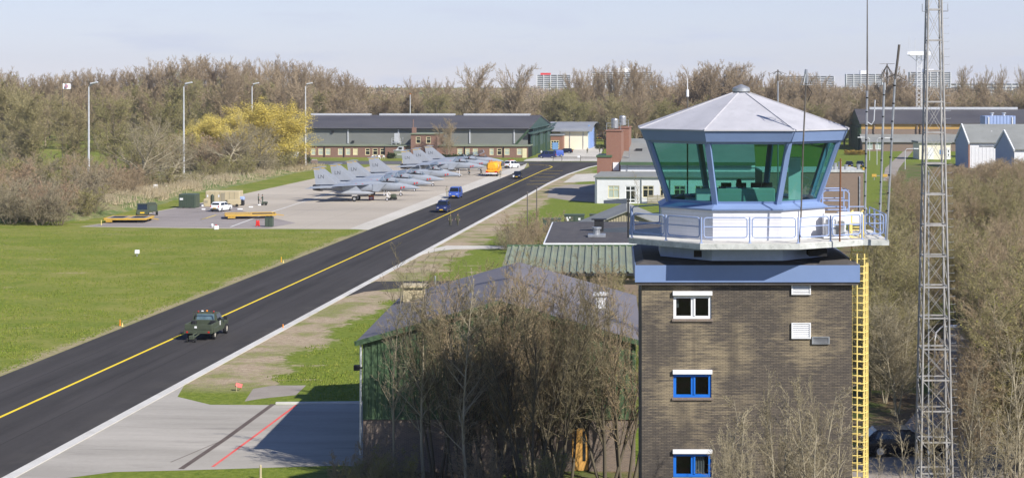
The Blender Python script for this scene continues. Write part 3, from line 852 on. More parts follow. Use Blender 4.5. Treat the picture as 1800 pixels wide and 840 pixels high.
# ---- cream hangar with rounded grey roof
CF = Frame(G(1032, 262.6), ROAD_YAW)
c = root('round_roof_hangar', 'cream hangar with rounded grey roof and tall blue door', 'hangar', CF)
cz = CF.z(227.5, 0, 0); cx0 = CF.x(985, 0); cdeep = CF.y(1048, 0)
mb = MB(); mb.box(cx0, 0, 0, cdeep, 0, cz); wl = mb.build('wall', M['cream'], c)
mb = MB()
for px in (1001.5, 1025):
    x = CF.x(px, 0); mb.box(x - .12, x + .12, -.12, -.01, 0, cz)
mb.build('downpipe', M['galv'], c)
prof = []
ztop = CF.z(214.2, 0, cdeep / 2)
for i in range(13):
    q = i / 12; prof.append((-1.2 + (cdeep + 2.4) * q, cz - .3 + (ztop - cz + .3) * math.sin(math.pi * q) ** .8))
xe = CF.x(958, 0)
mb = MB(); rows = []
for x in (xe, 1.6):
    rows.append([(x, y, z) for y, z in prof] + [(x, y, z - .4) for y, z in reversed(prof)])
mb.loft(rows); mb.build('roof', M['grey_roof'], c, smooth=True)
mb = MB(); mb.prism([(0, cz - .02)] + [(y, z - .35) for y, z in prof if 0 <= y <= cdeep] + [(cdeep, cz - .02)], -.4, -.05, axis='x'); mb.build('gable', M['cream'], c)
ya = CF.y(1033.3, 0); yb = CF.y(1042, 0)
mb = MB(); mb.box(.03, .35, cdeep * .12, cdeep * .68, .05, cz + 1.2); dr = mb.build('sliding_door', M['sky_blue'], c)
mb = MB()
for i in range(7): mb.box(.36, .5, cdeep * (.12 + .08 * i), cdeep * (.12 + .08 * i) + .3, .05, cz + 1.1)
mb.build('door_rib', M['box_blue'], dr)
# lower brick office before it
bz = CF.z(238.5, cx0, -6); ox0 = CF.x(960, -6); ox1 = CF.x(989, -6)
wh = []
for px0, px1 in ((968, 983),):
    a = CF.xz(px0, 246.8, -6); b_ = CF.xz(px1, 262, -6); wh.append((a[0], b_[0], .5, a[1]))
facade('office_wall', M['red_brick'], c, ox0, ox1, 0, bz, -6, .3, wh)
window(c, wh[0], -6, M['cream_frame'], None, .2, 3, 3)
mb = MB(); mb.box(ox0, ox1, -5.69, -.02, .01, bz - .01); mb.build('office_core', M['red_brick'], c)
mb = MB(); mb.box(ox0 - .2, ox1 + .2, -6.3, -.03, bz, bz + .35); mb.build('office_roof', M['grey_roof'], c)
a = CF.xz(983, 263, -6.02); mb = MB(); mb.box(ox1 - 3.2, ox1 - 1.4, -6.1, -6.01, .1, 2.3); mb.build('office_door', M['sky_blue'], c)

# ---- small red brick terrace behind, with a hint of parked cars before it
RF = Frame(P(1049, 252, 690), ROAD_YAW)
r_ = root('brick_office', 'distant red brick office with rows of small windows', 'building', RF)
rx1 = RF.x(1095, 0); rz = RF.z(228, 5, 0)
ws = []
for i in range(8):
    px = 1050 + i * 5.6
    for py0, py1 in ((232.5, 237), (238.5, 242.5)):
        a = RF.xz(px, py0); b_ = RF.xz(px + 3.2, py1); ws.append((a[0], b_[0], b_[1], a[1]))
facade('wall', M['red_brick'], r_, RF.x(1046), rx1, 0, rz, 0, .3, ws)
for q in ws: window(r_, q, 0, M['white'], None, .12, 2, 1)
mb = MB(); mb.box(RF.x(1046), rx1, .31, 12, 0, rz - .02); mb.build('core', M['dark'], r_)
mb = MB(); mb.box(RF.x(1046) - .3, rx1 + .3, -.4, 12.3, rz, rz + .5); mb.build('roof', M['grey_roof'], r_)
GF = Frame(P(1085, 255, 640), ROAD_YAW)
g_ = root('green_roof_building', 'distant building with dark green roof and brick end', 'building', GF)
gz = GF.z(226, 0, 0); gx1 = GF.x(1190, 0)
mb = MB(); mb.box(GF.x(1117), gx1, 0, 16, 0, gz); mb.build('wall', M['red_brick'], g_)
mb = MB(); mb.prism([(-.8, gz), (8, gz + 3.4), (16.8, gz)], GF.x(1115), gx1 + .6, axis='x'); mb.build('roof', M['door_dark_green'], g_)
mb = MB()
for i in range(4): x = GF.x(1120 + i * 9); mb.box(x, x + 1.1, -.06, -.01, 1.2, 3.0)
mb.build('window', M['win_glass'], g_)

# ---- white building with red brick boiler house, grey hall
WF = Frame(G(1046, 357.6), ROAD_YAW)
w_ = root('white_building', 'low white building with brick boiler house and grey hall behind', 'building', WF)
wz1 = WF.z(312, 0, 0); wx1 = WF.x(1330, 0)
ws = []
for px0, px1, py0, py1, k in ((1068.8, 1088.5, 326.5, 348.2, 0), (1099, 1117.5, 326.5, 357, 3), (1129.5, 1149, 326.5, 347.5, 0), (1160, 1172, 326.5, 347.5, 0), (1185, 1205, 326.5, 347.5, 0), (1222, 1242, 326.5, 347.5, 0), (1262, 1282, 326.5, 347.5, 0)):
    a = WF.xz(px0, py0); b_ = WF.xz(px1, py1); ws.append((a[0], b_[0], max(.02, b_[1]), a[1], k))
facade('wall', M['white_wall'], w_, 0, wx1, 0, wz1, 0, .3, [q[:4] for q in ws])
for q in ws:
    if q[4] == 3: window(w_, q[:4], 0, M['white'], None, .16, 2, 3, name='door', zsplit=[.2, .72])
    else: window(w_, q[:4], 0, M['cream_frame'], M['curtain'] if q is ws[0] else None, .12, 2, 2, zsplit=[.68], sill=M['white'])
mb = MB(); mb.box(0, wx1, .31, 17, .01, wz1 - .01); mb.build('wall', M['white_wall'], w_)
mb = MB(); mb.box(-.25, wx1, -.35, 17.2, wz1, wz1 + .22); mb.build('roof', M['asbestos'], w_)
mb = MB()
for px in (1049, 1127.5, 1178): x = WF.x(px); mb.box(x - .07, x + .07, -.16, -.02, .1, wz1)
mb.build('downpipe', M['galv'], w_)
# clerestory of the hall and its big grey roof
y1 = 17.3
hx0 = WF.x(1091, y1); hz0 = WF.z(288.5, hx0, y1); 
mb = MB(); mb.box(hx0, wx1, y1, y1 + 45, 0, hz0); mb.build('hall_wall', M['white_wall'], w_)
mb = MB(); mb.box(hx0, wx1, y1 - .12, y1 - .01, wz1 + .9, wz1 + 1.05); x = WF.x(1102.5, y1); mb.box(x - .08, x + .08, y1 - .14, y1 - .01, wz1 + .2, hz0); mb.build('wall_duct', M['galv'], w_)
hz1 = WF.z(243.5, hx0, y1 + 22)
mb = MB(); mb.add([(hx0, y1 - .6, hz0 + .35), (wx1, y1 - .6, hz0 + .35), (wx1, y1 + 22, hz1), (hx0, y1 + 22, hz1), (hx0, y1 + 45, hz0), (wx1, y1 + 45, hz0)], [(0, 1, 2, 3), (3, 2, 5, 4), (0, 3, 4), (1, 5, 2)])
rf = mb.build('hall_roof', M['asbestos'], w_)
mb = MB(); mb.box(hx0 - .1, wx1, y1 - .75, y1 - .61, hz0 - .15, hz0 + .4); mb.build('eaves_board', M['shed_green'], rf)
a = WF.xz(1097.5, 260, y1 + 12); mb = MB(); mb.lathe([(.75, 0), (.75, 1.6)], (a[0], y1 + 11, a[1] - 1.2), n=14); mb.lathe([(.5, 1.61), (.5, 1.7)], (a[0], y1 + 11, a[1] - 1.2), n=14); mb.build('roof_fan', M['black'], rf)
mb = MB(); a = WF.xz(1097, 274.5, y1 + 4); b_ = WF.xz(1107, 276.5, y1 + 4); mb.tube([(a[0], y1 + 3, a[1]), (b_[0], y1 + 3, b_[1]), (b_[0], y1 + 3, b_[1] + 1.8)], .09, 6); mb.build('roof_pipe', M['galv'], rf)
x, z = WF.xz(1118, 264, y1 + 11); mb = MB(); mb.box(x, x + 1.2, y1 + 9.6, y1 + 11, z - 1, z + .3); mb.build('skylight', M['black'], rf)
# boiler house blocks
for px0, px1, py, y_, nm in ((1049.5, 1074, 276.5, 17.4, 'low'), (1065.5, 1092, 231, 18.6, 'tall'), (1080, 1105.5, 225.5, 27, 'tall')):
    x0 = WF.x(px0, y_); x1 = WF.x(px1, y_); z1 = WF.z(py, x0, y_)
    mb = MB(); mb.box(x0, x1, y_, y_ + 8, 0, z1); bl = mb.build('boiler_house', M['red_brick'], w_)
    mb = MB(); mb.box(x0 - .15, x1 + .15, y_ - .15, y_ + 8.15, z1 + .004, z1 + (.35 if nm == 'low' else .2)); mb.build('coping', M['shed_green'] if nm == 'low' else M['red_brick'], bl)
    if nm == 'tall':
        tk = MB(); r0 = (x1 - x0) * .24
        cx_ = (x0 + x1) / 2; tk.lathe([(r0, z1 + .5), (r0, z1 + 2.0), (r0 * .92, z1 + 2.15), (r0 * .3, z1 + 2.3)], (cx_, y_ + 3, 0), n=18); tk.build('flue_cap', M['galv'], bl)
        rl = MB()
        for q in (x0 + .1, x1 - .1):
            rl.box(q - .05, q + .05, y_ + .05, y_ + .15, z1 + .2, z1 + 1.5)
        rl.box(x0 + .1, x1 - .1, y_ + .06, y_ + .13, z1 + 1.42, z1 + 1.5); rl.box(x0 + .1, x1 - .1, y_ + .06, y_ + .13, z1 + .85, z1 + .92); rl.build('roof_railing', M['galv'], bl)
x0 = WF.x(1077.5, 18.5); x1 = WF.x(1088, 18.5); mb = MB(); mb.box(x0, x1, 18.45, 18.59, wz1 + .3, WF.z(285.5, x0, 18.5)); mb.build('white_door', M['white'], w_)
# dark low wall and slatted fence standing on the lawn before it
a = G(1138, 357.9); b_ = G(1190, 357.9); a.y -= 1.2; b_.y -= 1.2
fe = thing('slat_fence', 'grey slatted wooden fence before the white building', 'fence', a, 0)
hh = 1.5; L = (b_ - a).length
for k in range(6): MB().box(0, L, -.03, .0, .1 + k * .24, .28 + k * .24).build('slat', M['tan_dark'], fe)
for k in range(4): MB().box(L * k / 3 - .05, L * k / 3 + .05, .005, .1, 0, hh + .1).build('post', M['tan_dark'], fe)
# ---- green cabinets on the lawn
def cabinet(px0, px1, pyt, pyb, label, m, dep=1.6):
    a = G(px0, pyb); b_ = G(px1, pyb); wd = (b_ - a).length; hh = EYE - (pyt - HY) * a.y / FPX
    c_ = thing('equipment_cabinet', label, 'cabinet', (a + b_) / 2, 0, 'green cabinets on the lawn')
    mb = MB(); mb.cbox(-wd / 2, wd / 2, 0, dep, .1, hh, .03); mb.box(-wd / 2 + .1, wd / 2 - .1, .1, dep - .1, 0, .1); mb.build('body', m, c_)
    mb = MB(); mb.box(-wd / 2 - .06, wd / 2 + .06, -.06, dep + .06, hh + .003, hh + .08); mb.build('lid', m, c_)
    for s in (-1, 1):
        mb = MB(); x0 = -wd / 2 + .08 if s < 0 else .03; x1 = -.03 if s < 0 else wd / 2 - .08
        mb.cbox(x0, x1, -.05, -.003, .2, hh - .12, .012)
        d_ = mb.build('door', m, c_); mb = MB(); q = x1 - .15 if s < 0 else x0 + .1
        mb.box(q, q + .05, -.09, -.052, hh * .45, hh * .55); mb.build('handle', M['black'], d_)
    return c_, wd, hh
c1, wd, hh = cabinet(992, 1027, 378.5, 403.5, 'green cabinet with two doors and three white notices', M['cabinet_green'])
mb = MB()
for x, z, s in ((-wd * .38, hh * .68, .28), (-wd * .40, hh * .82, .22), (-wd * .26, hh * .84, .2), (wd * .2, hh * .74, .3)): mb.box(x, x + s, -.062, -.054, z - s / 2, z + s / 2)
mb.build('notice', M['white'], c1)
c2, wd, hh = cabinet(954, 985.5, 385.5, 409, 'green cabinet half hidden by brambles at the roadside', M['cabinet_green'])
mb = MB()
for x, z, s in ((wd * .16, hh * .76, .26), (wd * .0, hh * .72, .18)): mb.box(x, x + s, -.062, -.054, z - s / 2, z + s / 2)
mb.build('notice', M['white'], c2)
cabinet(1036.5, 1070, 378, 401, 'green cabinet partly behind the tan gabled shed', M['army_green'])

# ---- sheds between the taxiway and the tower
def block_from(px0, px1, py_top, py_front, d, dep):
    pass
# tan gabled shed
SF = Frame((P(1012, 405, 222).x, 222), 0)
s_ = root('tan_shed', 'tan corrugated gabled shed behind the black flat roof', 'shed', SF)
sx1 = SF.x(1190); ze = SF.z(408, 0, 0); zr = SF.z(371.5, 9, 0)
xr = SF.x(1102)
zrf = lambda x: ze + (zr - ze) * max(0, 1 - abs(x - xr) / xr)
mb = MB(); corrugated(mb, 0, xr * 2, .32, .05, lambda x: 0, lambda x: zrf(x) - .05, 0); mb.build('wall', M['tan_dark'], s_, fix=False)
mb = MB()
for s in (-1, 1):
    xa = xr + s * (xr + .5); za = ze - .1
    mb.add([(xa, -.4, za), (xr, -.4, zr + .1), (xr, 16, zr + .1), (xa, 16, za), (xa, -.4, za - .15), (xr, -.4, zr - .05), (xr, 16, zr - .05), (xa, 16, za - .15)], [(0, 1, 2, 3), (7, 6, 5, 4), (0, 4, 5, 1), (3, 2, 6, 7), (0, 3, 7, 4)])
mb.build('roof', M['asbestos'], s_)
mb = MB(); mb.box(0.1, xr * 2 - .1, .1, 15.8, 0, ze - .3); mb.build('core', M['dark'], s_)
# grey rounded roof in front of it
LF = Frame((P(984, 408, 205).x, 205), 0)
l_ = root('round_roof_store', 'small store with curved pale grey roof', 'shed', LF)
lx1 = LF.x(1018); lz = LF.z(401, 1, 0)
mb = MB(); mb.prism([(0, 0), (lx1, 0), (lx1, lz - .1), (lx1 * .7, lz), (lx1 * .35, lz - .15), (0, lz - .75)], 0, 7, axis='y'); mb.build('body', M['grey_roof'], l_)
# black flat roofed building
KF = Frame((P(955, 434, 178).x, 178), 0)
k_ = root('flat_roof_building', 'low building with black felt roof and white fascia', 'building', KF)
kz = KF.z(427, 0, 0); kx1 = KF.x(1190); kd = 27.5
mb = MB(); mb.box(.3, kx1, .3, kd - .3, 0, kz - .6); mb.build('wall', M['brown_brick'], k_)
mb = MB(); mb.box(0, kx1, 0, kd, kz - .62, kz - .02); mb.build('fascia', M['white'], k_)
mb = MB(); mb.box(.18, kx1, .18, kd - .18, kz - .018, kz + .03); rf = mb.build('roof', M['felt'], k_)
x, z = KF.xz(1049, 420, 8); mb = MB(); mb.cbox(x - .9, x + .9, 6, 8, kz + .032, kz + .3, .03); mb.lathe([(.35, kz + .3), (.35, kz + .75), (.5, kz + .85), (.5, kz + 1.0)], (x, 7, 0), n=12); mb.build('roof_vent', M['galv'], rf)
x = KF.x(1053, 15); mb = MB(); mb.box(x - .5, x + .5, 14, 15, kz + .032, kz + 1.2); mb.box(x - .8, x + .8, 13.9, 15.1, kz + 1.2, kz + 1.3); mb.build('roof_plant', M['black'], rf)
# green ribbed monopitch roof
NF = Frame((P(880, 478, 158).x, 158), 0)
n_ = root('ribbed_roof_shed', 'long shed with pale green ribbed sloping roof', 'shed', NF)
nz0 = NF.z(479, 0, 0); nx1 = NF.x(1200); nd = 11.5; nz1 = NF.z(433.3, 0, nd)
mb = MB(); mb.box(.2, nx1, .3, nd - .2, 0, nz0 - .1); mb.build('wall', M['brown_brick'], n_)
mb = MB(); pts = []; pit = .62; k = int(nx1 / pit)
for i in range(k):
    b_ = i * pit; pts += [(b_, 0), (b_ + pit * .6, 0), (b_ + pit * .7, .12), (b_ + pit * .92, .12)]
pts.append((k * pit, 0))
vs = []
for x, a in pts: vs += [(x, -.3, nz0 + a), (x, nd, nz1 + a)]
mb.add(vs, [(2 * i, 2 * i + 2, 2 * i + 3, 2 * i + 1) for i in range(len(pts) - 1)])
rf = mb.build('roof', M['pale_green'], n_, fix=False)
mb = MB(); mb.box(0, nx1, -.45, -.31, nz0 - .25, nz0 + .0); mb.build('gutter', M['black'], rf)
mb = MB(); mb.box(-.1, nx1, nd + .005, nd + .3, nz1 - .1, nz1 + .16); mb.build('ridge_cap', M['shed_green'], rf)

# ---- the green shed in the foreground
QF = Frame((G(638, 828).x, G(638, 828).y), 0)
q_ = root('green_shed', 'big green ribbed metal shed on a brick plinth behind the bare trees', 'shed', QF)
qx1 = QF.x(1117); qze = QF.z(597, 0, 0); qzr = QF.z(530, qx1 / 2, 0); qd = 20.3; xm = qx1 / 2
qzb = QF.z(733, 0, 0)
top = lambda x: qze + (qzr - qze) * (1 - abs(x - xm) / xm)
dx0, dx1 = QF.x(1005), QF.x(1035)
dz = QF.z(753, 0, 0)
facade('brick_plinth', M['shed_brick'], q_, 0, qx1, 0, qzb, 0, .3, [(dx0, dx1, 0, qzb - .02)])
mb = MB(); mb.box(qx1 - .3, qx1, .31, qd, 0, qze - .1); mb.box(0, .3, .31, qd, 0, qze - .1); mb.box(.31, qx1 - .31, qd - .3, qd, 0, qze - .1); mb.build('side_wall', M['shed_green'], q_)
mb = MB(); corrugated(mb, -.02, qx1 + .02, .33, .06, lambda x: qzb, lambda x: top(x) - .06, -.02); mb.box(-.02, qx1 + .02, -.075, -.005, qzb - .1, qzb + .0)
mb.build('sheet_wall', M['shed_green'], q_, fix=False)
mb = MB(); mb.box(.35, qx1 - .35, .35, .5, 0.02, qze); mb.build('lining', M['dark'], q_)
mb = MB()
for s in (-1, 1):
    xa = xm + s * (xm + .35); za = qze - .08
    mb.add([(xa, -.3, za), (xm, -.3, qzr + .06), (xm, qd + .3, qzr + .06), (xa, qd + .3, za), (xa, -.3, za - .14), (xm, -.3, qzr - .08), (xm, qd + .3, qzr - .08), (xa, qd + .3, za - .14)], [(0, 1, 2, 3), (7, 6, 5, 4), (0, 4, 5, 1), (3, 2, 6, 7), (0, 3, 7, 4)])
rf = mb.build('roof', M['shed_roof'], q_)
mb = MB(); mb.beam((-.38, -.34, qze - .16), (xm, -.34, qzr - .02), .05, .26); mb.beam((xm, -.34, qzr - .02), (qx1 + .38, -.34, qze - .16), .05, .26); mb.build('verge_trim', M['shed_green'], rf)
for px, py, yy in ((728, 527, 15.5), (1056, 522, 9)):
    x = QF.x(px, yy); zb = qze + (qzr - qze) * (1 - abs(x - xm) / xm); mb = MB()
    sz = .62 if px < 800 else .3
    mb.cbox(x - sz, x + sz, yy - sz, yy + sz, zb - .1, zb + (.6 if px < 800 else .75), .03); mb.cbox(x - sz - .12, x + sz + .12, yy - sz - .12, yy + sz + .12, zb + .76, zb + .9, .02); mb.build('roof_cowl', M['tan'] if px < 800 else M['white'], rf)
mb = MB(); mb.tube([(-.1, -.12, qze - .2), (-.1, -.12, .9)], .06, 8); mb.box(-.3, -.0, -.25, -.02, qze - .22, qze - .08); mb.build('downpipe', M['steel_pale'], q_)
mb = MB(); z = QF.z(645, 0, 0); mb.cbox(-.45, -.15, -.3, -.05, z - .14, z + .14, .02); mb.box(-.16, -.0, -.2, -.1, z - .04, z + .04); mb.build('floodlight', M['black'], q_)
mb = MB(); mb.cbox(dx0 + .02, dx1 - .02, .08, .16, .02, dz, .01); dd = mb.build('door', mat('door_ochre', (.66, .36, .10), .5, var=.08, scale=1.5), q_)
mb = MB(); a = QF.x(1024.5); b_ = QF.x(1029.5); mb.box(a, b_, .055, .078, QF.z(810, 0, 0), QF.z(758, 0, 0)); mb.build('glazing_strip', M['win_glass'], dd)
mb = MB(); mb.box(dx0 + .02, dx1 - .02, .06, .15, dz + .03, qzb - .05); mb.build('fanlight', M['black'], q_)
# ------------------------------------------------------------------ control tower
TC = Vector((5.43, 74.6))
tw = thing('control_tower', 'brick control tower with white cab, blue trim and green tinted glass', 'control tower', (TC.x, TC.y, 0))
TF = Frame((TC.x, TC.y), 0)
BR = 4.13                                            # half width of the brick shaft
FY, BY = 3.12, 5.0                                   # its front and back behind the cab's centre line
z_top = TF.z(500, 0, -FY)
wins = []
for (py0, py1, fmn) in ((519, 560.5, 'white'), (657, 698.5, 'win_blue'), (796.5, 838, 'win_blue')):
    a = TF.xz(1183.5, py0, -FY); b_ = TF.xz(1250.5, py1, -FY); wins.append((a[0], b_[0], b_[1], a[1], fmn))
vents = []
for px0, px1, py0, py1 in ((1391, 1425, 494, 517.5), (1391, 1425, 567, 594.5), (1427, 1458, 591, 604)):
    a = TF.xz(px0, py0, -FY); b_ = TF.xz(px1, py1, -FY); vents.append((a[0], b_[0], b_[1], a[1]))
facade('brick_shaft', M['tower_brick'], tw, -BR, BR, 0, z_top, -FY, .35, [q[:4] for q in wins])
mb = MB(); mb.box(-BR, -BR + .35, -FY + .352, BY, 0, z_top); mb.box(BR - .35, BR, -FY + .352, BY, 0, z_top); mb.box(-BR + .352, BR - .352, BY - .35, BY, 0, z_top); mb.build('brick_shaft', M['tower_brick'], tw)
room = mat('room_grey', (.16, .155, .15), .9, var=.1, scale=.6)
mb = MB()
for z in [q[2] - .9 for q in wins] + [z_top - .25]: mb.box(-BR + .36, BR - .36, -FY + .36, BY - .36, z - .2, z)
mb.box(-BR + .36, BR - .36, -FY + 2.8, -FY + 2.9, .1, z_top - .5); mb.build('floor_slab', room, tw)
for i, q in enumerate(wins):
    f = window(tw, q[:4], -FY, M[q[4]], glass_mat('office_glass_%d' % i, (.55, .58, .58)), .115, 2, 1, sill=M['shed_brick'], depth=.1)
    x0, x1, z0, z1, _ = q
    mb = MB(); mb.cbox(x0 - .03, x1 + .03, -FY - .12, -FY - .004, z1 + .0, z1 + .17, .012); mb.build('shutter_box', M['white'], f)
    mb = MB(); xm = (x0 + x1) / 2; mb.box(xm + .05, xm + .12, -FY + .02, -FY + .049, z0 + .12, z1 - .12); mb.build('sash_stile', M[q[4]], f)
    if i == 2:
        vs = []; fs = []
        for k in range(25):
            x = xm + .06 + k * .018; y = -FY + .19 + .03 * math.sin(k * 1.1); vs += [(x, y, z0 + .02), (x, y, z1 - .05)]
        mb = MB(); mb.add(vs, [(2 * k, 2 * k + 2, 2 * k + 3, 2 * k + 1) for k in range(24)]); mb.build('curtain', M['white'], f, fix=False)
    if i == 0:
        mb = MB(); mb.box(x0 + .12, x0 + .22, -FY + .22, -FY + .25, z1 - .5, z1 - .1); mb.build('lamp', M['cab_wall'], f)
for i, q in enumerate(vents):
    x0, x1, z0, z1 = q; mb = MB(); y = -FY
    mb.box(x0, x0 + .05, y - .08, y - .003, z0, z1); mb.box(x1 - .05, x1, y - .08, y - .003, z0, z1); mb.box(x0 + .05, x1 - .05, y - .08, y - .003, z1 - .04, z1); mb.box(x0 + .05, x1 - .05, y - .08, y - .003, z0, z0 + .04)
    n = 7 if z1 - z0 > .4 else 4
    for k in range(n):
        z = z0 + .06 + (z1 - z0 - .1) * k / n
        mb.add([(x0 + .05, y - .07, z), (x1 - .05, y - .07, z), (x1 - .05, y - .01, z + (z1 - z0) / n * .8), (x0 + .05, y - .01, z + (z1 - z0) / n * .8)], [(0, 1, 2, 3)])
    mb.build('louvre_vent', M['white'] if i < 2 else M['galv'], tw, fix=False)
# flat roof of the shaft with blue fascia
fz0 = TF.z(495, 0, -FY - .25); fz1 = TF.z(466, 0, -FY - .25); e = BR + .22
mb = MB(); mb.box(-e, e, -FY - .22, BY + .22, z_top + .004, fz1 - .02); mb.build('roof_slab', M['felt'], tw)
mb = MB()
for s, ye in ((-1, -FY - .22), (1, BY + .22)):
    mb.box(-e - .05, e + .05, ye + s * .025 - .025, ye + s * .025 + .025, fz0 - .02, fz1); mb.box(s * (e + .026) - .024, s * (e + .026) + .024, -FY - .219, BY + .219, fz0 - .02, fz1)
mb.build('blue_fascia', M['blue'], tw)
mb = MB(); mb.box(-e - .02, e + .02, -FY - .24, BY + .24, fz1 + .003, fz1 + .14, top=(-e + .3, e - .3, -FY + .1, BY - .1)); mb.build('roof_felt', M['felt'], tw)

def octo(a, z, cx=0, cy=0):
    r = a / math.cos(R(22.5))
    return [(cx + r * math.cos(R(22.5 + 45 * k - 180)), cy + r * math.sin(R(22.5 + 45 * k - 180)), z) for k in range(8)]
# octo() order: vertex k at angle -157.5 + 45k; front edge (facing -y) is between k=1 and k=2
zd = 13.92                                           # deck level
mb = MB(); mb.loft([octo(3.35, fz1 + .17), octo(3.35, zd - .24)]); mb.build('cab_base', M['rail_blue'], tw)
MB().box(-2.1, -1.8, -3.6, -3.36, zd - .62, zd - .38).build('duct', M['dark'], tw); MB().box(2.4, 3.1, -3.5, -2.5, zd - .6, zd - .3).build('duct', M['dark'], tw)
# deck slab: octagon with a landing on the right
ad = 4.62
pts = [(p[0], p[1]) for p in octo(ad, 0)]
RX = TF.x(1567, -3.4); 
deck = [pts[0], pts[1], pts[2], (pts[3][0] - .02, pts[3][1] - .9), (RX, pts[3][1] - .9), (RX, 2.1), pts[4], pts[5], pts[6], pts[7]]
mb = MB()
mb.prism(deck, zd - .23, zd - .02)
ds = mb.build('deck_slab', M['deck_edge'], tw)
mb = MB(); cxm = sum(p[0] for p in deck) / len(deck)
mb.prism([(p[0] * .995, p[1] * .995) for p in deck], zd - .018, zd); mb.build('deck_screed', M['deck'], tw)
# cab wall, sill, glazing, head
zs = 15.12
mb = MB(); mb.loft([octo(3.26, zd + .003), octo(3.26, zs)], caps=False); mb.loft([octo(3.16, zd + .003), octo(3.16, zs)], caps=False); mb.build('cab_wall', M['cab_wall'], tw, fix=False)
seam = MB()
for k in range(8):
    a = Vector(octo(3.262, zd)[k]); b_ = Vector(octo(3.262, zd)[(k + 1) % 8])
    for j in range(1, 9):
        z = zd + j * (zs - zd) / 9
        n_ = (a + b_); n_.z = 0; n_.normalize()
        seam.quad((a.x + n_.x * .004, a.y + n_.y * .004, z), (b_.x + n_.x * .004, b_.y + n_.y * .004, z), (b_.x + n_.x * .004, b_.y + n_.y * .004, z + .006), (a.x + n_.x * .004, a.y + n_.y * .004, z + .012))
seam.build('wall_seam', M['steel_pale'], tw, fix=False)
gz0, gz1 = 15.34, 17.80
mb = MB(); mb.loft([octo(3.36, zs - .03), octo(3.38, zs + .03), octo(3.02, gz0), octo(2.85, gz0), octo(3.1, zs - .03)], caps=False); mb.build('sill', M['blue'], tw, fix=False)
A0, A1 = 2.98, 3.80
lo = octo(A0, gz0); hi = octo(A1, gz1)
for k in range(8):
    mb = MB(); a = Vector(lo[k]); b_ = Vector(hi[k]); d = (b_ - a).normalized(); out = Vector((a.x, a.y, 0)).normalized(); s = out.cross(d).normalized(); o2 = d.cross(s)
    vs = []
    for p in (a - d * .05, b_ + d * .05):
        for i, j in ((-1, -1), (1, -1), (1, 1), (-1, 1)): vs.append(p + s * (i * .105) + o2 * (j * .09))
    mb.add(vs, [(3, 2, 1, 0), (4, 5, 6, 7), (0, 1, 5, 4), (1, 2, 6, 5), (2, 3, 7, 6), (3, 0, 4, 7)]); mb.build('mullion', M['blue'], tw)
for k in range(8):
    j = (k + 1) % 8; mb = MB()
    a, b_, c_, d_ = (Vector(q) for q in (lo[k], lo[j], hi[j], hi[k]))
    mb.quad(a, b_, c_, d_); mb.build('pane', M['green_glass'], tw, fix=False)
for (za, zb_, ta) in ((gz0 - .02, gz0 + .09, 0), (gz1 - .10, gz1 + .05, 1)):
    f0 = A0 + (A1 - A0) * (za - gz0) / (gz1 - gz0); f1 = A0 + (A1 - A0) * (zb_ - gz0) / (gz1 - gz0)
    mb = MB(); mb.loft([octo(f0 + .04, za), octo(f1 + .04, zb_), octo(f1 - .07, zb_), octo(f0 - .07, za), octo(f0 + .04, za)], caps=False); mb.build('glazing_rail', M['blue'], tw, fix=False)
hz0, hz1 = 17.80, 18.22
mb = MB(); mb.loft([octo(3.98, hz0), octo(4.15, hz1)], caps=False); mb.loft([octo(3.78, hz0 + .0), octo(3.98, hz0)], caps=False); mb.build('blue_eaves', M['blue'], tw, fix=False)
mb = MB(); mb.loft([octo(3.97, hz0 + .03), octo(3.9, hz0 + .05)], caps=True); mb.build('ceiling', M['black'], tw, fix=False)
ap = 19.68
mb = MB(); mb.loft([octo(4.20, hz1 + .002), octo(4.20, hz1 + .05), octo(.35, ap)], caps=False); rf = mb.build('cab_roof', M['roof_pale'], tw)
mb = MB()
for k in range(8):
    mb.tube([Vector(octo(4.2, hz1 + .06)[k]), Vector(octo(.36, ap + .01)[k])], .022, 5)
mb.build('hip_batten', M['roof_pale'], rf)
mb = MB(); mb.lathe([(.30, ap - .08), (.30, ap + .03), (.36, ap + .06), (.36, ap + .19), (.30, ap + .24), (.02, ap + .36)], n=24); mb.build('roof_vent', M['galv'], rf, smooth=True)
mb = MB(); mb.loft([octo(3.15, zd + .4), octo(3.15, zd + .45)]); mb.build('cab_floor', room, tw)

# railing of the deck
RZ = zd + .98
def rail_panel(a, b, z0=zd + .22, z1=RZ, r=.026):
    a = Vector((a[0], a[1], 0)); b = Vector((b[0], b[1], 0)); d = (b - a); L = d.length; d.normalize(); q = .10
    loop = []
    for s, z, c in ((0, z0, 0), (L, z0, 1), (L, z1, 2), (0, z1, 3)):
        cs = [(q, 0), (0, q)]
        if c == 0: l = [(s, z0 + q), (s + q * .3, z0 + q * .3), (s + q, z0)]
        if c == 1: l = [(s - q, z0), (s - q * .3, z0 + q * .3), (s, z0 + q)]
        if c == 2: l = [(s, z1 - q), (s - q * .3, z1 - q * .3), (s - q, z1)]
        if c == 3: l = [(s + q, z1), (s + q * .3, z1 - q * .3), (s, z1 - q)]
        loop += l
    loop.append(loop[0])
    mb = MB(); mb.tube([a + d * s + Vector((0, 0, z)) for s, z in loop], r, 6, caps=False)
    zm = (z0 + z1) / 2 + .03
    mb.tube([a + Vector((0, 0, zm)), b + Vector((0, 0, zm))], r * .85, 6)
    return mb.build('railing_panel', M['rail_blue'], tw, smooth=True)
def rail_post(p, z1=RZ + .02):
    mb = MB(); mb.tube([(p[0], p[1], zd), (p[0], p[1], z1)], .032, 8); mb.cbox(p[0] - .07, p[0] + .07, p[1] - .07, p[1] + .07, zd + .001, zd + .02, .005); mb.build('railing_post', M['rail_blue'], tw)
inset = .90
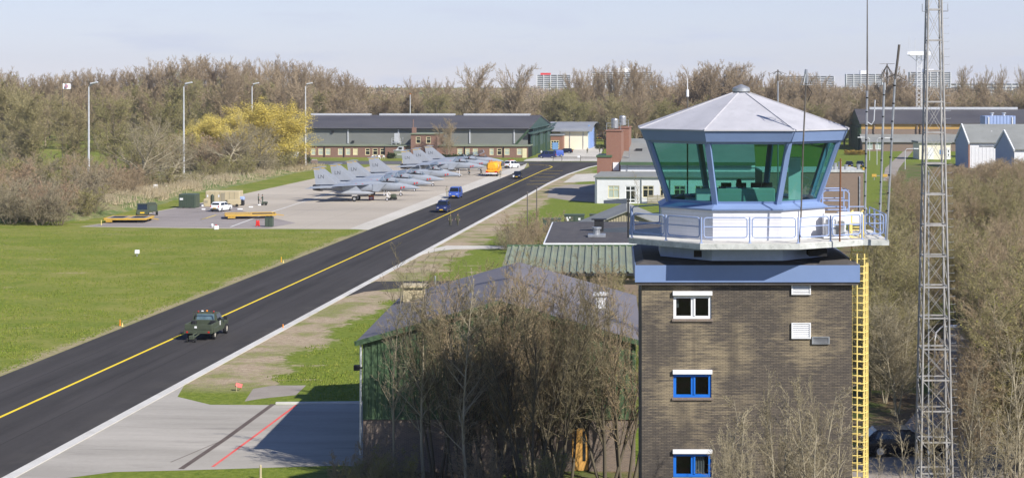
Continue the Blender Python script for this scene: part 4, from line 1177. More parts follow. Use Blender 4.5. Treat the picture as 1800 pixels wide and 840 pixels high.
def rail_run(p, q, n, first=True, last=False):
    p = Vector(p); q = Vector(q); L = (q - p).length; d = (q - p) / L
    for i in range(n):
        a = p + d * (L * i / n); b_ = p + d * (L * (i + 1) / n)
        rail_panel(a + d * .10, b_ - d * .10)
        if first or i: rail_post(a)
    if last: rail_post(q)
ri = [(p[0] * .975, p[1] * .975) for p in pts]
e3 = (deck[3][0] - .03, deck[3][1] + .07); e4 = (RX - .12, deck[4][1] + .10); e5 = (RX - .12, 1.9)
rail_run(ri[0], ri[1], 2); rail_run(ri[1], ri[2], 2); rail_run(ri[2], e3, 2); rail_run(e3, e4, 1); rail_run(e4, e5, 3)
rail_run(e5, ri[4], 1, False, True); rail_run(ri[4], ri[5], 2, False); rail_run(ri[5], ri[6], 2); rail_run(ri[6], ri[7], 2); rail_run(ri[7], ri[0], 2)
# raised guard by the hatch
a = TF.x(1446, -1.2); b_ = TF.x(1492, -1.2); z1 = TF.z(335, a, -1.2)
mb = MB()
for y_ in (-1.2, 0.4):
    mb.tube([(a, y_, zd), (a, y_, z1 - .1), (a + .1, y_, z1), (b_ - .1, y_, z1), (b_, y_, z1 - .1), (b_, y_, zd)], .03, 8, caps=False)
    for k in range(1, 3): mb.tube([(a, y_, zd + (z1 - zd) * (.38 + .2 * k)), (b_, y_, zd + (z1 - zd) * (.38 + .2 * k))], .024, 6)
for k in range(3): mb.tube([(b_, -1.2, z1 - .45 * k), (b_, .4, z1 - .45 * k)], .024, 6)
mb.build('hatch_guard', M['rail_blue'], tw, smooth=True)
# caged ladder down the right side
lx = BR + .25; ladder = MB(); ly = -1.9
lz1 = TF.z(450, lx, ly)
xs0, xs1 = TF.x(1497, ly), TF.x(1518, ly)
for x in (xs0, xs1): ladder.beam((x, ly, 0), (x, ly, zd + .9), .055, .055)
z = .3
while z < zd + .6:
    ladder.tube([(xs0, ly, z), (xs1, ly, z)], .018, 6); z += .29
lo_ = ladder.build('ladder', M['yellow'], tw)
cage = MB(); cxm = (xs0 + xs1) / 2; rc = .40
z = 2.4
while z < lz1 + .2:
    loop = [(xs0, ly, z)] + [(cxm + .0 + rc * math.cos(R(t_)) * .98, ly - .06 + rc * math.sin(R(t_)) * 1.5, z) for t_ in range(-160, 31, 24)] + [(xs1, ly, z)]
    cage.tube(loop, .016, 5); z += .29
for t_ in (-150, -105, -60, -15, 20):
    p = (cxm + .0 + rc * math.cos(R(t_)) * .98, ly - .06 + rc * math.sin(R(t_)) * 1.5)
    cage.beam((p[0], p[1], 2.2), (p[0], p[1], lz1 + .15), .045, .02)
cage.build('ladder_cage', M['yellow'], lo_)
mb = MB(); x0 = TF.x(1494, -1.5); x1 = TF.x(1512, -1.5)
for x in (x0, x1): mb.tube([(x, -1.5, zd - .2), (x, -1.5, zd + .95), (x + .12, -1.5, zd + 1.05), (x + .12, -.9, zd + 1.0)], .03, 8)
for k in range(4): mb.tube([(x0, -1.5, zd + .1 + .28 * k), (x1, -1.5, zd + .1 + .28 * k)], .02, 6)
mb.build('ladder_handrail', M['yellow'], lo_)

# things standing on the deck and in the cab
a = TF.xz(1466, 413, -2.6)
ac = thing('cooling_unit', 'white cooling unit with grey drum on the deck landing', 'cooling unit', (TC.x + a[0], TC.y - 2.3, zd))
mb = MB(); mb.lathe([(.22, .12), (.22, .72), (.19, .76)], (-.1, -.1, 0), n=18); mb.build('drum', M['galv'], ac, smooth=True)
mb = MB(); mb.cbox(-.35, .55, .25, .7, .1, .95, .03); mb.box(-.4, .6, -.35, .72, .03, .1); mb.build('case', M['white'], ac)
mb = MB(); mb.cbox(.18, .42, -.3, .1, .12, .7, .02); mb.build('grille', M['galv'], ac)
mb = MB(); mb.cbox(.3, 1.3, .75, 1.3, .5, .98, .03); mb.beam((.4, .9, 0), (.4, .9, .5), .05); mb.beam((1.2, .9, 0), (1.2, .9, .5), .05); mb.build('duct_box', M['white'], ac)

desk_m = mat('desk_teal', (.34, .42, .40), .6, var=.06, scale=1)
ck = thing('control_console', 'wide pale control console behind the green cab glass', 'console', (TC.x, TC.y, zd + .45))
mb = MB(); mb.cbox(-1.12, 1.18, -2.3, -1.45, .2, 1.52, .03); mb.cbox(-1.3, 1.3, -1.44, -.8, .9, 1.02, .02); mb.build('desk', desk_m, ck)
mb = MB(); mb.cbox(-2.3, -1.3, -1.9, .4, .45, 1.0, .03); mb.cbox(1.35, 2.2, -1.7, .2, .4, 1.0, .03); mb.build('side_desk', desk_m, ck)
mb = MB()
for x in (-.9, -.3, .3, .75): mb.cbox(x, x + .42, -1.2, -1.1, 1.15, 1.70, .015)
for x in (.1, .6): mb.cbox(x, x + .5, .6, .75, 1.0, 1.4, .015)
mb.build('screen', M['black'], ck)
mb = MB(); mb.box(-.75, -.3, -2.2, -1.9, 1.523, 1.56); mb.box(.3, .55, -2.1, -1.9, 1.523, 1.54); mb.build('papers', M['white'], ck)
mb = MB(); mb.cbox(-1.95, -1.35, -2.0, -1.5, 1.003, 1.5, .03); mb.build('slanted_panel', M['cab_wall'], ck)
sh = thing('roller_blind', 'pale roller blind hanging behind the right hand cab pane', 'blind', (TC.x, TC.y, 0))
mb = MB(); mb.box(1.85, 2.35, -.9, -.86, 15.0, 17.0); mb.build('cloth', M['cab_wall'], sh)
mb = MB(); mb.tube([(1.85, -.88, 17.05), (2.35, -.88, 17.05)], .05, 8); mb.build('roller', M['white'], sh)

# antennas on the deck rail and behind the cab
def antenna(name, label, pts, r, m, extra=None, group=None):
    o = thing(name, label, 'antenna', pts[0])
    b0 = Vector(pts[0])
    mb = MB(); mb.tube([Vector(p) - b0 for p in pts], r, 8); mb.build('pole', m, o, smooth=True)
    if extra: extra(o, Vector(pts[-1]) - b0)
    return o
def PT(px, py, ly):
    d = TC.y + ly; return P(px, py, d)
def clamps(o, a, b, n=7):
    mb = MB(); a = Vector(a); b = Vector(b)
    for i in range(n):
        p = a.lerp(b, (i + .5) / n); MB().lathe([(.052, -.03), (.052, .03)], (p.x, p.y, p.z), n=8).build('clamp', M['black'], o)
def cagehead(o, top):
    mb = MB(); mb.lathe([(.07, -.05), (.07, .35), (.05, .5)], (top.x, top.y, top.z), n=10); mb.build('head', M['galv'], o)
    mb = MB()
    for k in range(6):
        c_, s = math.cos(k * 1.047), math.sin(k * 1.047); mb.tube([(top.x + c_ * .06, top.y + s * .06, top.z + .3), (top.x + c_ * .24, top.y + s * .24, top.z - .1)], .01, 4)
    mb.lathe([(.245, -.11), (.245, -.09)], (top.x, top.y, top.z), n=12, caps=False); mb.build('skirt', M['galv'], o)
    mb = MB(); mb.tube([(top.x, top.y, top.z - .1), (top.x + .22, top.y, top.z - .4), (top.x + .05, top.y, top.z - .75)], .015, 5); mb.build('cable', M['black'], o)
yr = -4.4
p0 = PT(1405, 426, yr); p0.z = zd + .02
antenna('caged_antenna', 'dark slim pole with a small caged head rising before the cab roof', [p0, PT(1408, 380, yr), PT(1412, 250, yr), PT(1417, 145, yr)], .032, M['pole_dark'], cagehead)
p0 = PT(1476, 424, -3.95); p0.z = zd + .02
antenna('rusty_pole', 'short rusty bare pole at the deck landing', [p0, PT(1477.5, 279, -3.95)], .035, M['rust'])
p0 = PT(1520, 402, 1.0); p0.z = zd + .02
def whip(o, top):
    mb = MB(); mb.tube([top, top + Vector((0, 0, 2.0)), top + Vector((0, 0, 5.9))], [.04, .03, .010], 8); mb.build('whip', M['pole_dark'], o)
    clamps(o, (0, 0, .6), top, 9)
o = antenna('whip_antenna', 'tallest antenna, a pole ending in a long thin whip', [p0, PT(1524.5, 160, 1.0)], .048, M['galv'], whip)
def arm(o, top):
    mb = MB(); q = Vector((0, 0, 0)).lerp(top, .78)
    mb.tube([q, q + Vector((.2, 0, -.12)), q + Vector((.3, 0, .05)), q + Vector((.35, 0, .9))], .025, 6); mb.build('side_arm', M['steel_pale'], o)
arm(o, PT(1524.5, 160, 1.0) - p0)
p0 = PT(1546, 423, -.6); p0.z = zd + .02
def disc(o, top):
    mb = MB(); mb.lathe([(.06, -.25), (.06, .05)], (top.x, top.y, top.z), n=8)
    mb.build('cap', M['galv'], o)
    clamps(o, (0, 0, .8), top, 6)
antenna('capped_pole', 'middle of the three pale poles on the landing, with a grey cap', [p0, PT(1554.5, 148, -.6)], .048, M['galv'], disc)
p0 = PT(1558.5, 424, -3.4); p0.z = zd + .02
def umb(o, top):
    mb = MB(); mb.tube([top + Vector((0, 0, -.1)), top + Vector((.1, 0, .7)), top + Vector((.16, 0, 1.25))], .05, 8); mb.build('mast_top', M['pole_dark'], o)
    mb = MB(); c_ = top + Vector((-.30, .1, .0))
    mb.tube([top + Vector((0, 0, .1)), c_ + Vector((0, 0, -.05))], .02, 6)
    mb.tube([top + Vector((0, 0, .1)), top + Vector((.45, 0, -.15))], .02, 6)
    mb.tube([c_ + Vector((0, 0, -.3)), c_ + Vector((0, 0, .5))], .025, 6)
    for k in range(8):
        a = k * math.pi / 4; mb.tube([c_ + Vector((0, 0, .46)), c_ + Vector((.36 * math.cos(a), .36 * math.sin(a), -.12))], .012, 4)
        mb.tube([c_ + Vector((0, 0, .5)), c_ + Vector((.3 * math.cos(a), .3 * math.sin(a), .5))], .009, 4)
    mb.build('discone', M['pole_dark'], o)
    clamps(o, (0, 0, .8), top, 8)
antenna('discone_antenna', 'leaning pale pole carrying an umbrella shaped discone at its top', [p0, PT(1573.5, 135, -3.4)], .045, M['galv'], umb)
for px, py0, py1, lab, cg in ((1208.5, 400, 158, 'white tipped rod antenna behind the left of the cab roof', 0), (1367.5, 400, 143, 'thin pole with wire spokes behind the right of the cab roof', 1)):
    p0 = PT(px, py0, 4.2); p0.z = zd + .02
    def tip(o, top, cg=cg):
        mb = MB()
        if cg == 0: mb.tube([top, top + Vector((0, 0, .5))], .02, 6); mb.lathe([(.06, -.3), (.06, .0)], (top.x, top.y, top.z), n=8); mb.build('tip', M['white'], o)
        else:
            for k in range(6): mb.tube([top + Vector((0, 0, .45)), top + Vector((.38 * math.cos(k), .38 * math.sin(k), .30))], .01, 4)
            mb.tube([top, top + Vector((0, 0, .5))], .03, 6); mb.build('spokes', M['pole_dark'], o)
    antenna('rod_antenna', lab, [p0, PT(px, py1, 4.2)], .035, M['pole_dark'] if cg == 0 else M['galv'], tip)
# ------------------------------------------------------------------ right hand buildings, masts, far city
BF = Frame((P(1518, 302, 280).x, 280), 0)
o = root('brown_brick_block', 'windowless brown brick block with pipes on its flat roof', 'building', BF)
bz = BF.z(303, 0, 0); bx = BF.x(1340)
mb = MB(); mb.box(bx, 0, 0, 14, 0, bz); mb.build('wall', M['brown_brick'], o)
mb = MB(); mb.box(bx, .12, -.12, 14.1, bz + .003, bz + .25); rf = mb.build('roof', M['deck_edge'], o)
for px, ph in ((1468, 288), (1476, 286), (1487, 291), (1509, 290)):
    x, z = BF.xz(px, ph, 4); mb = MB(); mb.lathe([(.28, bz + .25), (.28, z), (.34, z), (.34, z + .12)], (x, 4, 0), n=10); mb.build('vent_pipe', M['galv'], rf)
mb = MB(); x = BF.x(1511); mb.box(x - .1, x + .1, -.16, -.02, .2, bz - .6); mb.build('downpipe', M['galv'], o)

YF = Frame(G(1516, 266), ROAD_YAW)
o = root('ochre_hangar', 'large dark roofed hangar with ochre band behind the lattice mast', 'hangar', YF)
L = 9.0; ye = YF.z(215.5, 0, L); yd = 46; yr_ = YF.z(194, 0, L + 19); yx = YF.x(1960, L)
y1 = YF.z(227, 0, L)
mb = MB(); mb.box(0.3, yx, L, L + yd, 0, y1); mb.build('brick_wall', M['brown_brick'], o)
mb = MB(); mb.box(.3, yx, L - .05, L + yd, y1 + .003, ye - .2); mb.build('ochre_band', M['ochre'], o)
mb = MB(); ym = L + yd / 2
for ya in (L - .8, L + yd + .8):
    mb.add([(-.3, ya, ye - .1), (yx, ya, ye - .1), (yx, ym, yr_ + .35), (-.3, ym, yr_ + .35), (-.3, ya, ye - .5), (yx, ya, ye - .5), (yx, ym, yr_ - .05), (-.3, ym, yr_ - .05)], [(0, 1, 2, 3), (7, 6, 5, 4), (0, 4, 5, 1), (3, 2, 6, 7), (0, 3, 7, 4)])
rf = mb.build('roof', M['hangar_roof'], o)
mb = MB(); mb.box(YF.x(1528, ym), YF.x(1788, ym), ym - 1.2, ym + 1.2, yr_ + .2, yr_ + .95); mb.build('ridge_light', M['steel_pale'], rf)
mb = MB(); mb.prism([(L, 0), (L + yd, 0), (L + yd, ye), (ym, yr_), (L, ye)], -.2, .28, axis='x'); mb.build('gable', M['door_dark_green'], o)
for i in range(6):
    mb = MB(); a = L + yd * i / 6; mb.box(-.65, -.22, a + .3, a + yd / 6 - .3, .05, ye - 1.4); mb.build('sliding_door', M['door_dark_green'], o)
mb = MB()
for px0, py0, px1, py1 in ((1537, 216, 1537, 235), (1612, 216, 1612, 234), (1619, 216, 1619, 235), (1695, 216, 1702, 219)):
    a = YF.xz(px0, py0, L); b_ = YF.xz(px1, py1, L); mb.box(min(a[0], b_[0]) - .18, max(a[0], b_[0]) + .18, L - .45, L - .06, min(a[1], b_[1]), max(a[1], b_[1]))
mb.build('flue', M['brown_brick'], o)
az = YF.z(249, 0, 0); az2 = YF.z(236, 0, L)
ws = []
for px0, px1 in ((1522, 1534), (1539, 1549), (1606, 1611), (1615, 1620), (1640, 1652)):
    a = YF.xz(px0, 250.5, 0); b_ = YF.xz(px1, 263, 0); ws.append((a[0], b_[0], b_[1], a[1]))
facade('annex_wall', M['brown_brick'], o, 0, yx, 0, az, 0, .3, ws)
for q in ws: window(o, q, 0, M['white'], M['curtain'], .18, 2, 1)
mb = MB(); mb.add([(-.2, -.5, az - .05), (yx, -.5, az - .05), (yx, L - .06, az2), (-.2, L - .06, az2), (-.2, -.5, az - .25), (yx, -.5, az - .25), (yx, L - .06, az2 - .2), (-.2, L - .06, az2 - .2)], [(0, 1, 2, 3), (7, 6, 5, 4), (0, 4, 5, 1), (3, 2, 6, 7), (0, 3, 7, 4)]); mb.build('annex_roof', M['asbestos'], o)
mb = MB(); mb.prism([(.35, 0), (L - .1, 0), (L - .1, az2 - .3), (.35, az - .3)], 0.01, .3, axis='x'); mb.build('annex_wall', M['brown_brick'], o)

def gable_house(px, pye, pyr, d, dep, px1, label, name='white_gabled_shed'):
    f = Frame((P(px, pye, d).x, d), 0); o = root(name, label, 'shed', f, None)
    ze = f.z(pye, 0, 0); zr = f.z(pyr, 0, dep / 2); x1 = f.x(px1)
    mb = MB(); mb.prism([(0, 0), (dep, 0), (dep, ze), (dep / 2, zr), (0, ze)], 0, x1, axis='x'); w2 = mb.build('wall', M['white_wall'], o)
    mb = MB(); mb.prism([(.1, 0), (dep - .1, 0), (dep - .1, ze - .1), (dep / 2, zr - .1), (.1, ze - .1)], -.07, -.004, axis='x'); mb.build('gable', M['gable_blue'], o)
    mb = MB()
    for ya in (-.5, dep + .5):
        k = .5 * (zr - ze) / (dep / 2)
        mb.add([(.05, ya, ze - k), (x1 + .3, ya, ze - k), (x1 + .3, dep / 2, zr + .08), (.05, dep / 2, zr + .08), (.05, ya, ze - k + .22), (x1 + .3, ya, ze - k + .22), (x1 + .3, dep / 2, zr + .30), (.05, dep / 2, zr + .30)], [(3, 2, 1, 0), (4, 5, 6, 7), (0, 1, 5, 4), (3, 7, 6, 2), (0, 4, 7, 3)])
    rf = mb.build('roof', M['asbestos'], o)
    mb = MB()
    for ya in (-.55, dep + .55): mb.beam((-.12, ya, ze - .35), (-.12, dep / 2, zr + .22), .3, .5)
    mb.build('verge_board', M['white'], rf)
    return o, f, ze, zr, x1
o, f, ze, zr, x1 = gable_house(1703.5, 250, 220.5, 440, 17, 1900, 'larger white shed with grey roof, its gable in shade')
mb = MB(); x0 = f.x(1722); mb.box(x0, f.x(1765), -.14, -.02, ze - 1.1, ze - .7); mb.build('door_track', M['galv'], o)
mb = MB(); mb.box(-.2, .18, -.1, -.004, 0, ze - .5); mb.build('corner_post', M['red_brick'], o)
mb = MB()
for i in range(14): x = .6 + i * .9; mb.box(x, x + .06, -.05, -.004, .2, ze - 1.2)
mb.build('wall_batten', M['white'], o)
a = f.xz(1743, 234, 5); mb = MB(); mb.lathe([(.3, a[1] - .8), (.3, a[1]), (.5, a[1] + .1), (.1, a[1] + .5)], (a[0], 5, 0), n=10); mb.build('roof_cowl', M['white'], o)
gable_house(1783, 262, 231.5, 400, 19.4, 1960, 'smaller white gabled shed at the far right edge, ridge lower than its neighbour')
UF = Frame((P(1732, 220, 500).x, 500), 0)
o = root('blue_plant_house', 'tall pale blue clad plant house behind the white shed', 'building', UF)
uz = UF.z(204, 0, 0); ux = UF.x(1785)
mb = MB(); corrugated(mb, 0, ux, .9, .08, lambda x: 0, lambda x: uz, 0); mb.box(0, ux, .01, 7, 0, uz - .01); mb.build('cladding', M['box_blue'], o, fix=False)
mb = MB()
for x in (0.9, ux - .9): mb.box(x - .15, x + .15, -.3, -.09, 0, uz - .3)
mb.build('downpipe', M['cab_wall'], o)
for px in (1743.5, 1764.5):
    x = UF.x(px, 2); mb = MB(); mb.lathe([(.35, uz), (.35, uz + .6), (.6, uz + .65), (.6, uz + .85)], (x, 2, 0), n=10); mb.build('roof_cowl', M['steel_pale'], o)
VF = Frame((P(1616, 278, 490).x, 490), 0)
o = root('cream_annex', 'low cream building with white doors behind the mast', 'building', VF)
vz = VF.z(252, 0, 0); vx = VF.x(1671)
mb = MB(); mb.box(0, vx, 0, 10, 0, vz); mb.build('wall', M['cream'], o)
mb = MB(); mb.box(-.4, vx + .3, -.5, 10.3, vz + .003, vz + .5); mb.build('roof', M['asbestos'], o)
for px0, px1 in ((1631, 1641), (1664, 1670)):
    a = VF.x(px0); b_ = VF.x(px1); mb = MB(); mb.box(a, b_, -.06, -.005, .05, vz - 1.2); d_ = mb.build('door', M['white'], o)
    if px0 > 1660:
        mb = MB(); mb.box(a + .35, b_ - .3, -.075, -.062, 1.0, 1.5); mb.box(a + .35, b_ - .3, -.075, -.062, 1.9, 2.5); mb.build('door_glass', M['win_glass'], d_)
mb = MB(); a = VF.x(1651.5); mb.box(a, a + 1, -.05, -.005, 1.4, 2.6); mb.build('window', M['sky_blue'], o)

# lattice mast in the foreground
md = 85.0
lm = thing('lattice_mast', 'tall square galvanised lattice mast right of the tower', 'mast', (15.27, md + .5, 0))
def hw(z): return (1.545 - z * .0385) / 2
mb = MB(); zt = 37
for sx in (-1, 1):
    for sy in (-1, 1):
        mb.tube([(sx * hw(0), sy * hw(0), 0), (sx * hw(zt), sy * hw(zt), zt)], .055, 8, r1=.045)
mb.build('leg', M['lattice'], lm)
br = MB()
z = .5; lv = []
while z < zt: lv.append(z); z += 1.44
for i, z in enumerate(lv):
    k = hw(z); rg = MB()
    for sy in (-1, 1): rg.beam((-k, sy * k, z), (k, sy * k, z), .055, .07); rg.beam((sy * k, -k, z), (sy * k, k, z), .045, .055)
    rg.build('rung', M['lattice'], lm)
    if i + 1 < len(lv):
        k2 = hw(lv[i + 1]); z2 = lv[i + 1]
        for sy in (-1, 1):
            for s in (-1, 1):
                br.beam((s * k, sy * k, z), (-s * k2, sy * k2, z2), .017, .017); br.beam((sy * k, s * k, z), (sy * k2, -s * k2, z2), .017, .017)
br.build('cross_brace', M['lattice'], lm)
mb = MB(); z = .8
while z < zt: k = hw(z); mb.tube([(k, -k, z), (k + .30, -k, z), (k + .30, -k, z + .05)], .011, 4); z += .36
mb.build('climbing_step', M['galv'], lm)
mb = MB(); mb.cbox(-.95, .95, -.95, .95, 0, .35, .04); mb.build('footing', M['deck_edge'], lm)
mb = MB()
for s in (-1, 1):
    k = hw(23.6); mb.tube([(s * k, -k, 23.45), (s * (k + .28), -k, 23.45), (s * (k + .28), -k, 23.8)], .02, 5)
mb.build('bracket', M['galv'], lm)
mb = MB(); k = hw(4); mb.beam((-k * .35, .0, 0), (-k * .35, 0, 16), .06, .03); mb.build('cable_tray', M['galv'], lm)
lamp_z = 20 - (572.5 - 150) * md / 3200
# small street lamp whose curved head shows behind the mast
o = thing('street_lamp', 'white curved street lamp seen through the foot of the lattice mast', 'street lamp', (G(1641, 690).x - .1, G(1641, 690).y - 1, 0))
hh = EYE - (573 - 150) * (G(1641, 690).y - 1) / FPX
mb = MB(); mb.tube([(0, 0, 0), (0, 0, hh - .9), (.1, 0, hh - .4), (.45, 0, hh - .05), (.95, 0, hh)], .05, 8); mb.build('pole', M['white'], o, smooth=True)
mb = MB(); mb.cbox(.9, 1.45, -.1, .1, hh - .05, hh + .07, .02); mb.build('lamp_head', M['white'], o)

# far radio tower, white
rt = thing('radio_tower', 'distant white lattice radio tower with wide platform and rods', 'tower', (P(1615.5, 150, 620).x, 620, 0))
zt = EYE + (150 - 98) * 620 / FPX
mb = MB()
for sx in (-1, 1):
    for sy in (-1, 1): mb.beam((sx * .95, sy * .95, 0), (sx * .8, sy * .8, zt), .13)
for i in range(20):
    z = zt * i / 20; z2 = zt * (i + 1) / 20
    for sy in (-1, 1):
        mb.beam((-.9, sy * .9, z), (.9, sy * .9, z2), .055); mb.beam((.9, sy * .9, z), (-.9, sy * .9, z2), .055)
mb.build('lattice', M['white'], rt)
mb = MB(); mb.box(-3.5, 3.5, -2.5, 2.5, zt, zt + .3)
for s in (-1, 1):
    mb.box(-3.5, 3.5, s * 2.45 - .05, s * 2.45 + .05, zt + .3, zt + 1.4)
mb.beam((-.8, 0, zt - 2), (-3.2, 0, zt), .15); mb.beam((.8, 0, zt - 2), (3.2, 0, zt), .15)
mb.build('platform', M['white'], rt)
mb = MB()
for x, h_ in ((-3.4, 6.2), (-1.3, 5.5), (1.9, 5.2), (3.4, 5.8)): mb.beam((x, 0, zt + .3), (x, 0, zt + .3 + h_), .16)
mb.build('rod', M['steel_pale'], rt)

# high-rise flats on the horizon
M['flat_window'] = mat('flats_window', (.16, .17, .19), .3, var=.5, scale=.15)
def flats(px0, px1, py, d, label, floors, wing=None, red=None, hut=None, angle=0):
    o = thing('apartment_block', label, 'apartment block', P(px0, 150, d) - Vector((0, 0, EYE)), angle)
    W = (px1 - px0) * d / FPX; H_ = EYE + (150 - py) * d / FPX
    mb = MB(); mb.box(0, W, 0, 14, 0, H_); mb.build('wall', mat('flats_wall_%d' % px0, (.60, .58, .57), .8, var=.1, scale=.02), o)
    mb = MB(); fh = H_ / floors
    for i in range(1, floors): mb.box(.6, W - .6, -.5, -.01, i * fh + fh * .50, i * fh + fh * .95)
    mb.build('window_band', M['flat_window'], o)
    mb = MB()
    k = int(W / 7)
    for i in range(k + 1): mb.box(W * i / max(k, 1) - .35, W * i / max(k, 1) + .35, -.9, -.52, 0, H_)
    mb.build('fin', M['white'], o)
    if hut:
        for a, b_, h_, mm in hut: mb = MB(); mb.box(W * a, W * b_, 3, 11, H_ + .01, H_ + h_); mb.build('roof_hut', mm, o)
    return o
flats(944, 1003, 132, 2000, 'distant apartment block with a red roof hut', 14, hut=[(.1, .40, 2.2, M['red'])])
flats(1041, 1147, 127, 2000, 'widest distant apartment block, behind bare poplars', 15, hut=[(.44, .62, 4.5, M['white'])])
flats(1155, 1245, 153, 2100, 'long low distant apartment block left of the cab roof', 6)
flats(1380, 1466, 134, 2050, 'distant apartment block half hidden by round trees right of the cab roof', 12)
flats(1488, 1551, 130.5, 2000, 'distant apartment block with white roof hut behind the antennas', 14, hut=[(.4, .62, 4, M['white'])])
flats(1600, 1671, 127, 2000, 'distant apartment block behind the lattice mast and radio tower', 14, hut=[(.34, .6, 3.5, M['cab_wall'])])
flats(1671, 1800, 147, 2100, 'long low distant apartment block at the far right horizon', 6)

# tall apron light masts, flag, thin poles
def light_mast(px, base, label):
    d = base if base > 100 else 0
    p = P(px, 150, d); o = thing('light_mast', label, 'light mast', (p.x, d, 0), 0, 'tall light masts beside the apron')
    mb = MB(); mb.tube([(0, 0, 0), (0, 0, 4), (0, 0, 19.7)], [.24, .21, .12], 10); mb.build('pole', M['steel_pale'], o, smooth=True)
    mb = MB(); mb.tube([(0, 0, 19.6), (.25, 0, 19.95), (.9, 0, 20.25)], .09, 8); mb.build('arm', M['galv'], o)
    mb = MB(); mb.cbox(.25, 1.7, -.35, .35, 20.1, 20.4, .08); mb.xform(Matrix.Translation((.3, 0, 20.2)) @ Matrix.Rotation(R(-12), 4, 'Y') @ Matrix.Translation((-.3, 0, -20.2))); mb.build('lamp_head', M['steel_pale'], o)
    return o
light_mast(156, 330, 'tall light mast nearest the flag, leftmost of the four')
light_mast(323, 353, 'tall light mast standing left of the yellow tree')
light_mast(443, 429, 'tall light mast half swallowed by the yellow tree')
light_mast(537, 432, 'tall light mast at the right edge of the yellow tree')
o = thing('flagpole', 'thin pole flying a white flag with a red and blue roundel', 'flagpole', (P(110, 150, 450).x, 450, 0))
mb = MB(); zt = EYE + 10 * 450 / FPX; mb.tube([(0, 0, 0), (0, 0, zt)], .12, 6, r1=.06); mb.build('pole', M['pole_dark'], o)
mb = MB(); fw = 14.5 * 450 / FPX; fh = 9.5 * 450 / FPX; vs = []
for i in range(9):
    x = fw * i / 8; y = .18 * math.sin(i * 1.1); dz = -.05 * i / 8
    vs += [(x, y, zt - 1.0 + dz), (x, y, zt - 1.0 - fh + dz)]
mb.add(vs, [(2 * i, 2 * i + 2, 2 * i + 3, 2 * i + 1) for i in range(8)]); fl = mb.build('flag', M['white'], o, fix=False)
for r0, mm, y_ in ((.40, M['red'], -.22), (.26, M['white'], -.235), (.17, M['van_blue'], -.25)):
    mb = MB(); mb.prism([(fw * .52 + r0 * math.cos(k * .393), zt - 1 - fh * .5 + r0 * math.sin(k * .393)) for k in range(16)], y_, y_ + .012, axis='y'); mb.build('roundel', mm, fl)
def pole(name, label, px, py0, py1, d, r, m, group=None):
    z0 = max(0, EYE - (py0 - HY) * d / FPX); z1 = EYE - (py1 - HY) * d / FPX
    o = thing(name, label, 'pole', (P(px, 150, d).x, d, 0), 0, group)
    mb = MB(); mb.tube([(0, 0, 0), (0, 0, z1)], r, 8, r1=r * .7); mb.build('shaft', m, o, smooth=True)
    mb = MB(); mb.lathe([(r * 1.6, z1), (r * 1.6, z1 + .12), (r * .4, z1 + .2)], n=8); mb.build('cap', M['lamp_amber'] if d > 500 else m, o)
pole('signal_pole', 'thin pale pole with an amber tip rising behind the big hangar', 721, 400, 166, 640, .22, M['steel_pale'])
pole('wooden_pole', 'shorter of two slim poles by the taxiway brambles', 927, 434, 340, 226, .09, M['pole_dark'])
pole('wooden_pole', 'taller of two slim poles by the taxiway brambles', 943.5, 428, 331, 230, .09, M['pole_dark'])
def street_lamp(px, base, top, side, label):
    g = G(px, base); hh = EYE - (top - HY) * g.y / FPX
    o = thing('street_lamp', label, 'street lamp', g, 0, 'small street lamps by the far lawn')
    mb = MB(); mb.tube([(0, 0, 0), (0, 0, hh - .5), (side * .4, 0, hh), (side * 2.2, 0, hh + .05)], .10, 6); mb.build('pole', M['steel_pale'], o)
    mb = MB(); mb.cbox(min(side * 2.0, side * 3.2), max(side * 2.0, side * 3.2), -.2, .2, hh - .05, hh + .15, .03); mb.build('lamp_head', M['white'], o)
street_lamp(1591, 298, 262, 1, 'curved street lamp between the discone antenna and the mast')
street_lamp(1541.5, 290, 243, 1, 'curved street lamp beside the far lawn road')
street_lamp(1528.5, 282, 242, -1, 'straight street lamp before the ochre hangar annex')
street_lamp(1621, 292, 273, 1, 'short street lamp right behind the lattice mast')
for px, py in ((1511, 301), (1546, 313.5)):
    g = G(px, py + 3); o = thing('barrier', 'low barrier with two yellow boards, nearer the ochre hangar' if py < 305 else 'low barrier with two yellow boards, nearer the tower', 'barrier', g)
    mb = MB(); mb.beam((-1.2, 0, .9), (1.2, 0, .9), .12); mb.beam((-1.1, 0, 0), (-1.1, 0, .9), .12); mb.beam((1.1, 0, 0), (1.1, 0, .9), .12); mb.build('rail', M['galv'], o)
    for s in (-1, 1): mb = MB(); mb.cbox(s * 1.15 - .5, s * 1.15 + .5, -.2, -.07, .65, 1.25, .02); mb.build('board', M['trolley_yellow'], o)

# ------------------------------------------------------------------ fighter jets
M['jet'] = mat('jet_grey', (.295, .32, .36), .42, var=.10, scale=.45, stain=(.235, .265, .315), stain_amt=.75, bump=.02)
M['jet_fin'] = mat('jet_fin_grey', (.335, .355, .39), .45, var=.05, scale=.6, stain=(.27, .31, .37), stain_amt=.8)
M['jet_under'] = mat('jet_tank_grey', (.35, .365, .39), .45, var=.06, scale=.8)
M['jet_dark'] = mat('jet_nozzle', (.07, .065, .06), .45, .6, var=.2, scale=2)
M['gold'] = mat('fin_stripe_gold', (.55, .36, .06), .5, var=.05)
M['code'] = mat('code_black', (.075, .08, .095), .6, var=0)
NOSE = 11.2
def se_ring(s, hw_, hh_, zc, n=20, e=2.4, flat=0):
    out = []
    for k in range(n):
        a = 2 * math.pi * k / n; c_, s_ = math.cos(a), math.sin(a)
        out.append((NOSE - s, hw_ * math.copysign(abs(c_) ** (2 / e), c_), zc + hh_ * math.copysign(abs(s_) ** (2 / e), s_)))
    return out
